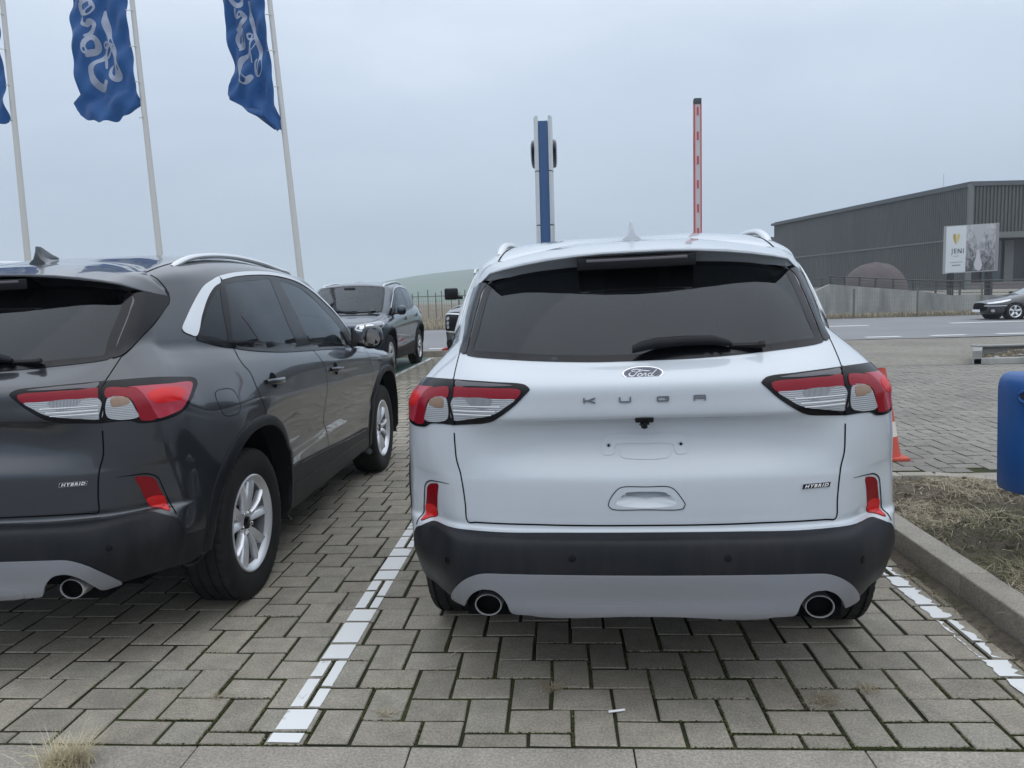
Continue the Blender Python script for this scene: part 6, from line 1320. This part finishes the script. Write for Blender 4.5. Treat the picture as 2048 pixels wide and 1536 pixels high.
# ---------------------------------------------------------------- flagpoles and flags
M['pole']=mat('pole_white',(.58,.58,.56),.5,0,.2); M['flag']=mat('flag_cloth',(.022,.10,.29),.62,0,0,.3)
_b=M['flag'].node_tree.nodes['Principled BSDF']; _b.inputs['Sheen Weight'].default_value=.25; noisy(M['flag'],(.020,.09,.265),(.026,.11,.31),4,3,bump=.15,bscale=300)
def through(m,amt):
    nt=m.node_tree; b=nt.nodes['Principled BSDF']; t=N(nt,'ShaderNodeBsdfTranslucent',inp={0:tuple(b.inputs['Base Color'].default_value)}); mx=N(nt,'ShaderNodeMixShader',inp={0:amt}); nt.links.new(b.outputs[0],mx.inputs[1]); nt.links.new(t.outputs[0],mx.inputs[2]); nt.links.new(mx.outputs[0],nt.nodes['Material Output'].inputs[0])
through(M['flag'],.30)
M['flag_print']=mat('flag_print',(.50,.56,.68),.7); through(M['flag_print'],.3)
PO=[(-11.60,-11.59,'leftmost of the three white flagpoles, at the left edge of the picture'),(-8.62,-8.85,'middle white flagpole of the three behind the grey SUV'),(-5.60,-6.01,'white flagpole nearest the blue SUV, rightmost of the three')]
poles=[]
for xb,xt,lab in PO:
    o=empty('flagpole',(xb,13.5,0),label=lab,cat='flagpole',group='white flagpoles in a row')
    top=Vector(((xt-xb)*9.6/7.7,0,9.6)); mb=MB(); mb.tube([(0,0,0),top*.3,top*.6,top],[.074,.064,.055,.045],16); mb.build('pole',M['pole'],o)
    mb=MB(); mb.lathe([(0,.16),(.05,.16),(.06,.09),(.35,.085)],20,'Z'); mb.build('base_collar',M['pole'],o)
    mb=MB(); mb.lathe([(9.6,.06),(9.66,.07),(9.72,.05),(9.75,.0001)],16,'Z',Matrix.Translation((top.x,0,0))); mb.build('finial',M['pole'],o)
    poles.append((xb,xt))
def flag(pi,width,zb,zt,off,prof,label,seed,text=True,corner=(0,0),amp=1.):
    xb,xt=poles[pi]; px=lambda z: xb+(xt-xb)*z/7.7
    q=random.Random(seed); p1,p2,p3=[q.uniform(0,6) for _ in range(3)]
    def S(u,v):   # u 0 at the pole .. 1 free edge; v 0 bottom .. 1 top
        z=zb+(zt-zb)*v; zz=zb+(zt-zb)*v*7.7/7.7
        f=np.interp(v,[p[0] for p in prof],[p[1] for p in prof])     # free edge reach
        g=np.interp(v,[p[0] for p in prof],[p[2] for p in prof])     # gap at the pole
        x=px(z)-g-(width*f-g*0)*u
        ripple=amp*(.07*math.sin(u*7+v*9+p1)*u+.045*math.sin(u*13-v*23+p2)+.03*math.sin(v*41+u*19+p3)+.05*math.sin(u*4+v*31+p3)*(1-v)**2)
        sag=corner[0]*(u**1.5)*max(0,1-v*6)+corner[1]*((1-u)**1.5)*max(0,1-v*6)+.10*math.sin(u*math.pi)*max(0,1-v*5)*-1.4+.02*math.sin(u*25+p1)*max(0,1-v*8)
        return np.array([x+.02*math.sin(v*29+p1)*u,13.42+ripple,z+sag])
    nu_,nv_=50,150; V=[S(i/nu_,j/nv_) for j in range(nv_+1) for i in range(nu_+1)]
    F=[(j*(nu_+1)+i,j*(nu_+1)+i+1,(j+1)*(nu_+1)+i+1,(j+1)*(nu_+1)+i) for j in range(nv_) for i in range(nu_)]
    o=empty('flag',(0,0,0),label=label,cat='flag',group='blue banner flags'); obj('banner',mesh('banner',V,F,True,mats=[M['flag']]),o)
    if text:
        s0,k,u0,ku,e=text_pos[pi]
        def fm(s,t):
            z=s0+s*k; v=(z-zb)/(zt-zb); u=u0-t*ku/width; a=S(u,v); b_=S(u+.01,v); d_=S(u,v+.004); n=np.cross(b_-a,d_-a); n/=np.linalg.norm(n)+1e-9
            if n[1]>0: n=-n
            return a+n*.008,n
        Vs,Fs,Ns=strokes([[(a_,b_,w_*1.45) for a_,b_,w_ in L_] for L_ in FORD],fm,step=.04); mb=MB(); mb.add(Vs,Fs,True); mb.build('script_lettering',M['flag_print'],o,fix=False)
    mb=MB(); 
    for i in range(9):
        z=zb+.05+i*.70
        if z<zt: a=S(0,(z-zb)/(zt-zb)); mb.tube([(px(z)+.06,13.5,z),(px(z),13.43,z),(a[0]-.02,a[1],z)],.009,5)
    rg=[]
    for i in range(9):
        z=zb+.05+i*.70
        if z<zt: a=S(0,(z-zb)/(zt-zb)); m2=MB(); m2.tube([(px(z)+.055,13.5,z),(px(z),13.43,z),(a[0]-.03,a[1],z)],.010,5); m2.build('ring',M['pole'],o)
    return o
# script position on the cloth: height of first letter, metres per unit, u of baseline, ...
text_pos={1:(5.93,.345,.80,.345,0),2:(5.88,.36,.80,.27,0),0:(5.9,.345,.8,.345,0)}
flag(1,1.18,5.28,9.1,.1,[(0,1.03,.14),(.04,1.2,.02),(.09,1.22,.03),(.14,1.02,.06),(.3,1.05,.08),(.6,1.02,.09),(1,1,.1)],'middle blue banner flag with white script, its lower hem billowed out',51,corner=(.12,.22))
flag(2,.86,5.05,9.1,.1,[(0,.45,.0),(.04,.95,.0),(.10,1.16,.08),(.15,1.14,.09),(.22,1.0,.10),(.4,.95,.1),(1,.95,.1)],'narrow blue banner flag with white script on the pole nearest the blue SUV',77,corner=(.35,-.10),amp=1.3)
flag(0,1.2,5.35,9.1,.1,[(0,1.0,.10),(.1,1.1,.07),(1,1,.08)],'blue banner flag cut by the left edge of the picture',99,text=True,corner=(.1,.05))
V=[(-11.56,13.45,4.97),(-12.3,13.40,5.12),(-12.6,13.40,5.30),(-12.2,13.42,5.2),(-11.9,13.44,5.06)]
# ---------------------------------------------------------------- totem sign seen edge-on
T=empty('totem_sign',(-.62,17.5,0),label='tall blue dealership totem with silver side shells, seen edge-on beyond the white roof',cat='totem sign')
M['totem_blue']=mat('totem_blue',(.008,.075,.23),.35,0,.4); M['shell']=mat('silver_shell',(.55,.58,.60),.4,.2,.3)
tilt_x=0.012
mb=MB(); mb.box(-.115,.115,-.9,.9,.05,5.60); mb.build('spine',M['totem_blue'],T)
for sg in (-1,1):
    for (a,b_,dx) in ((.05,1.75,0),(1.78,3.12,0),(3.15,4.40,0),(4.43,5.70,0)):
        mb=MB(); mb.prism([(.12*sg,-.98),(.175*sg,-1.0),(.225*sg,-.80),(.225*sg,.80),(.175*sg,1.0),(.12*sg,.98)],a,b_); mb.build('side_shell',M['shell'],T)
    mb=MB(); mb.lathe([(.225*sg,.0001),(.31*sg,.12),(.325*sg,.20),(.30*sg,.27),(.225*sg,.29)],40,M=Matrix.Translation((0,0,4.98))@Matrix.Diagonal((1,2.6,1.15,1))); mb.build('oval_sign',M['gloss_black'],T)
# ---------------------------------------------------------------- barrier
B=empty('barrier_gate',(1.42,7.7,0),label='raised white barrier arm edged in red, pointing straight up behind the white car',cat='barrier')
M['barrier_red']=mat('barrier_red',(.50,.03,.035),.4,0,.3); M['barrier_white']=mat('barrier_white',(.55,.52,.53),.45)
mb=MB(); mb.box(-.17,.17,-.12,.22,0,1.0,bev=.02); mb.build('cabinet',M['barrier_red'],B)
mb=MB(); mb.box(-.034,.034,-.19,-.13,.80,3.72); mb.build('boom',M['barrier_white'],B)
mb=MB(); mb.box(-.046,-.0345,-.20,-.12,.80,3.70); mb.build('red_edge',M['barrier_red'],B)
mb=MB(); mb.box(.0345,.046,-.20,-.12,.80,3.70); mb.build('red_edge',M['barrier_red'],B)
for i in range(9):
    z=3.66-i*.293; mb=MB(); mb.box(-.010,.010,-.196,-.19,z-.10,z,bev=.0); mb.build('red_mark',M['barrier_red'],B)
mb=MB(); mb.box(-.045,.045,-.205,-.115,3.70,3.765,bev=.008); mb.build('end_cap',mat('grey_cap',(.05,.07,.08),.6),B)
# ---------------------------------------------------------------- traffic cone
K_=empty('traffic_cone',(2.265,4.02,0),label='orange and white traffic cone standing behind the right flank of the white car',cat='traffic cone')
M['orange']=mat('cone_orange',(.50,.075,.045),.6); M['cone_white']=mat('cone_white',(.68,.62,.56),.5)
mb=MB(); mb.box(-.17,.17,-.17,.17,0,.03,bev=.01); mb.build('base',M['orange'],K_)
rz=lambda z: .155-(z-.03)/.70*.125
for (a,b_,mk) in ((.03,.10,'orange'),(.10,.19,'orange'),(.19,.31,'cone_white'),(.31,.42,'orange'),(.42,.54,'cone_white'),(.54,.74,'orange')):
    mb=MB(); mb.lathe([(a,rz(a)+.0),(b_,rz(b_))],32,'Z'); mb.build('band',M[mk],K_,fix=False)
# ---------------------------------------------------------------- litter bin
bn=empty('litter_bin',(1.985,1.44,0),rz=math.radians(-6),label='blue plastic litter bin with a dark slot, on a post at the right edge',cat='litter bin')
def binprof(hw,dp,n=22,e=2.7):
    pts=[]
    for k in range(n+1):
        q=math.pi*k/n; pts.append((-hw*math.copysign(abs(math.cos(q))**(2/e),math.cos(q)),-dp*abs(math.sin(q))**(2/e)))
    return pts
V=[];F=[];lev=[(.40,.86,.80),(.405,.90,.88),(.43,.935,.95),(.60,.955,.97),(.86,.985,1.0),(.90,.985,1.0),(.935,.96,.97),(.960,.89,.90),(.972,.78,.78)]
n=23
for (z,sx,sy) in lev:
    for (x,y) in binprof(.225*sx,.23*sy): V.append((x,y,z))
F=[(j*n+k,j*n+k+1,(j+1)*n+k+1,(j+1)*n+k) for j in range(len(lev)-1) for k in range(n-1)]+[tuple(range(n)),tuple(range((len(lev)-1)*n,len(lev)*n))[::-1]]
F+=[(j*n,(j+1)*n,(j+1)*n+n-1,j*n+n-1) for j in range(len(lev)-1)]
# slot: drop the faces behind the opening and set in a dark hood
fcs=[];
for f in F:
    fcs.append(f)
mb=MB(); mb.add(V,fcs,True); mb.build('bin_body',M['blue_bin'],bn)
def onbin(x,z,o=0):
    sx=np.interp(z,[l[0] for l in lev],[l[1] for l in lev])*.225; sy=np.interp(z,[l[0] for l in lev],[l[2] for l in lev])*.23
    t=max(-1,min(1,x/sx)); y=-(sy)*(1-abs(t)**2.7)**(1/2.7); return (x,y-o,z)
def binpatch(cx,cz,a,b_,o,e=2.6,n=40):
    ring=[(cx+a*math.copysign(abs(math.cos(q))**(2/e),math.cos(q)),cz+b_*math.copysign(abs(math.sin(q))**(2/e),math.sin(q))) for q in [2*math.pi*k/n for k in range(n)]]
    V=[];F=[]; L_=[1,.8,.55,.3]
    for s_ in L_: V+=[onbin(cx+(x-cx)*s_,cz+(z-cz)*s_,o) for x,z in ring]
    V.append(onbin(cx,cz,o)); k=len(L_)*n
    for j in range(len(L_)-1): F+=[(j*n+i,j*n+(i+1)%n,(j+1)*n+(i+1)%n,(j+1)*n+i) for i in range(n)]
    F+=[((len(L_)-1)*n+i,(len(L_)-1)*n+(i+1)%n,k) for i in range(n)]
    return V,F,ring
V,F,ring=binpatch(.0,.872,.198,.052,.014); mb=MB(); mb.add(V,F,True); mb.build('slot',mat('bin_inside',(.018,.019,.022),.7),bn)
rim=[onbin(x,z,.015) for x,z in ring]; mb=MB(); mb.tube(rim+[rim[0]],.0075,8,cap=False); mb.build('slot_rim',M['blue_bin'],bn)
mb=MB(); mb.box(.0,.16,-.12,-.02,.970,.985,bev=.006); mb.build('lid_catch',M['matt_black'],bn)
mb=MB(); mb.tube([(.16,.05,-.05),(.16,.05,1.02)],.03,14); mb.build('post',M['matt_black'],bn)
# ---------------------------------------------------------------- wire fences
M['fence_post']=mat('fence_post',(.12,.13,.10),.7); M['wire']=mat('fence_wire',(.20,.22,.19),.6)
def wire_fence(x0,x1,y,h,z0,label,sp=2.84,vs=.11,start=None,hw=.005,cat='fence',dens=1):
    o=empty('wire_fence',(0,0,0),label=label,cat=cat,group='wire mesh fences beyond the road'); x=x0 if start is None else start; xs_=[]
    while x<=x1: xs_.append(x); x+=sp
    for x in xs_: mb=MB(); mb.box(x-.035,x+.035,y-.03,y+.03,z0-.1,z0+h); mb.build('post',M['fence_post'],o)
    mb=MB()
    x=x0
    while x<x1: mb.box(x-hw,x+hw,y-.032,y-.026,z0+.03,z0+h-.05); x+=vs
    k=0
    while .05+k*.22<h: z=z0+.05+k*.22; mb.box(x0,x1,y-.036,y-.032,z-hw,z+hw); k+=1
    tag(mb.build('mesh',M['wire'],o),kind='stuff'); return o
wire_fence(7.55,19.0,34.0,1.36,0,'wire mesh fence on the far side of the road right of the white car',start=7.55)
wire_fence(-30.6,-.5,33.8,1.62,0,'wire mesh fence before the dry field, seen between the blue SUV and the pickup',start=-30.6)
pf=empty('paling_fence',(0,0,0),label='distant row of tall thin dark posts standing in the dry field behind the mesh fence',cat='fence')
for i in range(26):
    x=-17+i*.62+ (.15 if i%3 else 0); mb=MB(); mb.box(x-.035,x+.035,58,58.07,0,2.15+.15*math.sin(i*2.1)); mb.build('post',M['fence_post'],pf)
mb=MB(); mb.box(-17.5,-.5,57.98,58.03,1.72,1.78); mb.build('rail',M['fence_post'],pf)
# ---------------------------------------------------------------- concrete wall, railing, earth heap
cw=empty('concrete_wall',(0,0,0),label='weathered grey concrete retaining wall sloping down behind the fence on the right',cat='wall')
mb=MB(); mb.prism([(9.2,-.1),(26,-.1),(26,.72),(19,.90),(17.3,1.16),(13.1,1.62),(13.1,1.62)],36.8,37.1,axis='Y'); mb.build('ramp_wall',M['concrete'],cw)
mb=MB(); mb.prism([(4,-.1),(13.05,-.1),(13.05,1.48),(4,1.40)],37.4,37.7,axis='Y'); mb.build('rear_wall',M['concrete'],cw)
rl=empty('railing',(0,0,0),label='grey metal railing along the top of the concrete wall and ramp',cat='railing'); M['rail']=mat('railing_grey',(.075,.075,.08),.6)
topz=lambda x: float(np.interp(x,[13.1,17.3,19,26],[1.62,1.16,.90,.72])); tz=lambda x: float(np.interp(x,[13.1,17.3,19,26],[2.04,1.72,1.62,1.55]))
for x in [13.16,13.85,14.57,15.35,16.2,17.15,18.25,19.4,20.9,22.6,24.4]:
    mb=MB(); mb.box(x-.045,x+.045,36.9,36.96,topz(x)-.15,tz(x)); mb.build('post',M['rail'],rl)
for k,f_ in enumerate((1.0,.72,.44,.2)):
    mb=MB(); P_=[(x,36.88,topz(x)+(tz(x)-topz(x))*f_-.02) for x in (13.1,15,17.3,19,22,26)]; mb.tube(P_,.032 if k==0 else .016,5); mb.build('bar',M['rail'],rl)
for x in np.arange(8.2,13.1,.95): mb=MB(); mb.box(x-.03,x+.03,37.5,37.55,1.4,1.96); mb.build('post',M['rail'],rl)
for z in (1.94,1.78,1.62): mb=MB(); mb.tube([(7.9,37.48,z),(13.1,37.48,z)],.018,5); mb.build('bar',M['rail'],rl)
V=[];F=[]; n=36
for j in range(13):
    t=j/12
    for k in range(n): q=2*math.pi*k/n; r0=math.sqrt(max(0,1-t*t))*1.85+.02; V.append((18.7+r0*math.cos(q)*(1+.06*math.sin(3*q+1)),45.5+r0*math.sin(q),1.0+1.9*t*(1-.02*math.sin(q*5))))
F=[(j*n+k,j*n+(k+1)%n,(j+1)*n+(k+1)%n,(j+1)*n+k) for j in range(12) for k in range(n)]+[tuple(range(12*n,13*n))]
M['heap']=soil_mat('mauve_gravel',(.115,.098,.098),(.13,.112,.11),(.10,.088,.088),.5,5,.3,.05)
tag(obj('gravel_heap',mesh('gravel_heap',V,F,True,mats=[M['heap']])),'rounded mauve heap of gravel in front of the dark hall','heap')
sheet('yard',4,80,37.7,140,20,20,.25,M['gravel'],f=lambda x,y: .75*sm((y-38)/6))
# ---------------------------------------------------------------- large corrugated hall
H=empty('industrial_hall',(0,0,0),label='large dark grey corrugated metal hall on the right horizon',cat='building')
M['clad']=mat('grey_cladding',(.085,.092,.088),.5,.25); noisy(M['clad'],(.078,.086,.082),(.098,.104,.099),.35,4,stretch=(1,1,.25)); M['trim_h']=mat('cladding_trim',(.15,.16,.155),.5,.3); M['roofgrey']=mat('roof_edge',(.09,.10,.11),.5,.3)
A=Vector((33.2,63.2,0)); Bv=Vector((26.3,95,0)); Cv=Vector((60,66,0))
def corr(name,P0,P1,z0,z1,pitch,depth,out,m):
    d=P1-P0; L_=Vector((d.x,d.y,0)).length; d.normalize(); n_=int(L_/pitch); V=[];F=[]
    prof=[(0,0),(.30,0),(.40,1),(.85,1),(.95,0)]
    pts=[]
    for i in range(n_):
        for (u,h) in prof: pts.append((i*pitch+u*pitch,h*depth))
    for z in (z0,z1):
        for (s_,h) in pts: p=P0+d*s_+out*h; zz=z if not callable(z) else z(s_); V.append((p.x,p.y,zz))
    k=len(pts); F=[(i,i+1,k+i+1,k+i) for i in range(k-1)]
    return obj(name,mesh(name,V,F,mats=[m]),H)
o1=Vector((-1,-.21,0)).normalized(); o2=Vector((.1,-1,0)).normalized()
corr('lower_cladding',A,Bv,.9,5.10,.26,.055,o1,M['clad']); corr('upper_cladding',A,Bv,5.18,9.30,.26,.06,o1,M['clad']); corr('front_cladding',A,Cv,5.55,9.32,.305,.10,o2,M['clad'])
def bar_h(name,P0,P1,z0,z1,out,t,m):
    d=(P1-P0); q=out*t; V=[P0,P1,P1+q,P0+q]; mb=MB(); V8=[(v.x,v.y,z) for z in (z0,z1) for v in V]; mb.add(V8,[(0,1,2,3),(4,5,6,7),(0,1,5,4),(1,2,6,5),(2,3,7,6),(3,0,4,7)]); return mb.build(name,m,H)
bar_h('band',A,Bv,5.08,5.22,o1,.13,M['trim_h']); bar_h('eaves',A+o1*-.3,Bv,9.28,9.55,o1,.45,M['roofgrey']); bar_h('eaves',A,Cv,9.30,9.56,o2,.28,M['roofgrey'])
bar_h('canopy',A,Cv,5.08,5.55,o2,.9,M['trim_h'])
mb=MB(); mb.box(33.0,33.35,62.95,63.3,.5,9.5); mb.build('corner_post',M['trim_h'],H)
mb=MB(); mb.prism([(33.2,63.2),(60,66),(60,98),(26.3,95)],9.5,9.7); mb.build('roof',M['roofgrey'],H)
mb=MB(); mb.prism([(26.5,94.8),(60,97.8),(60,98),(26.3,95)],0,9.5); mb.build('rear_wall',M['clad'],H)
mb=MB(); mb.prism([(33.9,64.9),(60,67.6),(60,68),(33.8,65.3)],.5,5.3); mb.build('porch_wall',mat('porch_dark',(.02,.022,.025),.4),H)
for i,x in enumerate(np.arange(35.2,58,1.9)):
    if i in (1,4,7): m_=M['trim_h']; w_=.75
    else: m_=mat('porch_glass',(.015,.03,.045),.08,0,.5); w_=1.5
    mb=MB(); yy=64.9+(x-33.9)*.103-.06; mb.box(x,x+w_,yy-.08,yy,1.0,5.0); mb.build('porch_panel' if m_ is M['trim_h'] else 'window',m_,H)
mb=MB(); mb.prism([(33.3,63.0),(60,65.8),(60,66.0),(33.3,63.2)],.2,1.55); mb.build('plinth',mat('plinth',(.16,.14,.14),.8),H)
mb=MB(); mb.tube([(34.3,70,9.5),(34.3,70,11.3)],.03,6); mb.build('roof_mast',M['pole'],H)
sh=empty('distant_shed',(0,0,0),label='low grey shed just left of the hall, above the white roof corner',cat='building')
mb=MB(); mb.box(27,34,112,120,0,8.0); mb.build('wall',M['trim_h'],sh); mb=MB(); mb.prism([(26.5,8.0),(30.5,9.1),(34.5,8.0)],111.5,120.5,axis='Y'); mb.build('roof',M['roofgrey'],sh)
# ---------------------------------------------------------------- billboard
bb_=empty('billboard',(0,0,0),label='roadside billboard, half white with a gold heart and half black and white photo',cat='billboard')
P0=Vector((19.17,38.0,1.97)); P1=Vector((21.80,38.08,1.97)); H_=2.38; du=(P1-P0)/(P1-P0).length; W_=(P1-P0).length; nn=Vector((0,-1,0))
def bp(u,v,o=0): p=P0+du*(u*W_)+Vector((0,0,v*H_+u*.08))+nn*o; return (p.x,p.y,p.z)
def bq(name,u0,u1,v0,v1,o,m): mb=MB(); mb.add([bp(u0,v0,o),bp(u1,v0,o),bp(u1,v1,o),bp(u0,v1,o)],[(0,1,2,3)]); return mb.build(name,m,bb_,fix=False)
mb=MB(); mb.add([bp(0,0,0),bp(1,0,0),bp(1,1,0),bp(0,1,0),bp(0,0,-.22),bp(1,0,-.22),bp(1,1,-.22),bp(0,1,-.22)],[(0,1,2,3),(4,5,6,7),(0,1,5,4),(1,2,6,5),(2,3,7,6),(3,0,4,7)]); mb.build('board',mat('board_frame',(.35,.36,.36),.6),bb_)
bq('white_panel',.01,.385,.02,.985,.006,mat('board_white',(.62,.66,.68),.5))
pm=mat('street_photo',(.3,.3,.3),.5); nt=pm.node_tree; b=nt.nodes['Principled BSDF']; tc=N(nt,'ShaderNodeTexCoord'); mp=N(nt,'ShaderNodeMapping',inp={3:(1,1,.6)}); nt.links.new(tc.outputs['Object'],mp.inputs[0]); n=N(nt,'ShaderNodeTexNoise',inp={'Scale':5.0,'Detail':8.0,'Roughness':.75,'Distortion':.6}); nt.links.new(mp.outputs[0],n.inputs['Vector']); sp=N(nt,'ShaderNodeSeparateXYZ'); nt.links.new(tc.outputs['Object'],sp.inputs[0])
mr=N(nt,'ShaderNodeMapRange',inp={'From Min':1.9,'From Max':4.3,'To Min':-.14,'To Max':.16}); nt.links.new(sp.outputs['Z'],mr.inputs[0]); a_=N(nt,'ShaderNodeMath',operation='ADD'); nt.links.new(n.outputs['Fac'],a_.inputs[0]); nt.links.new(mr.outputs[0],a_.inputs[1]); r=N(nt,'ShaderNodeValToRGB'); e=r.color_ramp.elements; e[0].position=.36; e[0].color=(.055,.055,.065,1); e[1].position=.68; e[1].color=(.50,.50,.52,1); nt.links.new(a_.outputs[0],r.inputs[0]); nt.links.new(r.outputs[0],b.inputs['Base Color'])
bq('photo_panel',.385,.93,.02,.985,.006,pm); bq('side_strip',.94,.995,.02,.985,.006,mat('strip_grey',(.26,.26,.26),.6))
def bpoly(name,pts,o,m): mb=MB(); mb.add([bp(u,v,o) for u,v in pts],[tuple(range(len(pts)))]); return mb.build(name,m,bb_,fix=False)
ph=mat('photo_pale',(.52,.52,.54),.5); pd=mat('photo_dark',(.10,.10,.11),.5)
bpoly('pale_figure',[(.60,.47),(.635,.46),(.66,.30),(.70,.14),(.68,.05),(.64,.02),(.57,.06),(.54,.16),(.575,.30)],.012,ph)
bpoly('pale_sky',[(.50,.97),(.78,.97),(.68,.70),(.60,.52),(.57,.70)],.011,mat('photo_sky',(.42,.43,.45),.5))
gold=mat('gold_print',(.45,.33,.06),.4)
bpoly('heart_half',[(.195,.60),(.165,.66),(.14,.74),(.135,.80),(.155,.83),(.185,.82),(.19,.79)],.012,gold); bpoly('heart_half',[(.20,.60),(.205,.79),(.22,.82),(.25,.825),(.27,.79),(.26,.73),(.23,.65)],.012,mat('gold_print_light',(.60,.50,.20),.4))
me=text_mesh('JENI',.36,extrude=.002,space=1.25); w_=max(v.co.x for v in me.vertices); o=obj('lettering',me,bb_,mat('dark_print',(.05,.05,.055),.5)); p=Vector(bp(.115,.42,.015)); o.matrix_basis=Matrix(((du.x,0,0,p.x),(du.y,0,-1,p.y),(0,1,0,p.z),(0,0,0,1)))@Matrix.Diagonal((.60/w_,.95,1,1))
for (u0,u1,v) in ((.155,.26,.355),(.09,.33,.225),(.13,.29,.155)): bq('small_print',u0,u1,v,v+(.012 if v>.2 else .024),.012,mat('grey_print',(.25,.26,.27),.5))
for x in (19.5,21.35): mb=MB(); mb.box(x-.11,x+.11,37.95,38.2,-.1,2.0); mb.build('leg',mat('leg_dark',(.02,.02,.022),.6),bb_)
# dry grass at the roadside and dark shrubs on the skyline
blades('verge_grass',[(r_.uniform(3,24),34.2+abs(r_.gauss(0,.9))) for _ in range(9000)],.30,.02,M['grass_dry'],.7,2,seed=61)
blades('field_grass',[(r_.uniform(-22,-1),34.5+r_.random()**1.5*20) for _ in range(9000)],.30,.03,M['grass_dry'],.8,2,seed=62)
def bush(name,x,y,z,rx,rz_,n,m,seed,parent=None,**k):
    q=random.Random(seed); V=[];F=[]
    for i in range(n):
        th=q.uniform(0,6.283); ph=q.uniform(-.2,1.57); r0=q.uniform(.75,1.05)*(1+.18*math.sin(3*th+seed)*math.cos(2*ph)); px,py,pz=x+rx*r0*math.cos(ph)*math.cos(th),y+rx*r0*math.cos(ph)*math.sin(th),z+rz_*r0*math.sin(ph); s_=rx*q.uniform(.05,.13); a=Vector((q.gauss(0,1),q.gauss(0,1),q.gauss(0,1))).normalized(); b_=a.orthogonal().normalized(); kk=len(V)
        c0=Vector((px,py,pz)); cr_=a.cross(b_); V+=[c0+b_*s_,c0+cr_*s_,c0-b_*s_,c0-cr_*s_]; F.append((kk,kk+1,kk+2,kk+3))
    return tag(obj(name,mesh(name,V,F,mats=[m])),**k)
M['shrub']=island_mat('dark_shrub',[(.025,.035,.018),(.04,.05,.025),(.02,.028,.015)],.9,.1)
for i,(x,w) in enumerate([(-38.5,1.6),(-35.2,2.0),(-31.0,1.3)]):
    bush('bush',x,100,0,w,2.6,900,M['shrub'],70+i,label=['dark bush on the skyline, leftmost of the three behind the blue SUV roof','largest dark bush on the skyline behind the left end of the blue SUV roof','smallest dark bush on the skyline, behind the middle of the blue SUV roof'][i],cat='bush',group='bushes on the skyline')
HAZE=True
if HAZE:
    mb=MB(); mb.box(-7000,7000,-600,9500,-1.5,130); hz=mb.build('haze',bpy.data.materials.new('haze_air'),None); tag(hz,kind='stuff'); m=hz.data.materials[0]; m.use_nodes=True; nt=m.node_tree; nt.nodes.clear(); v=N(nt,'ShaderNodeVolumePrincipled',inp={'Color':(.86,.93,1,1),'Density':.00075,'Anisotropy':.2}); o=N(nt,'ShaderNodeOutputMaterial'); nt.links.new(v.outputs[0],o.inputs['Volume'])
    SC.cycles.volume_bounces=1; SC.cycles.volume_step_rate=4; SC.cycles.volume_max_steps=64
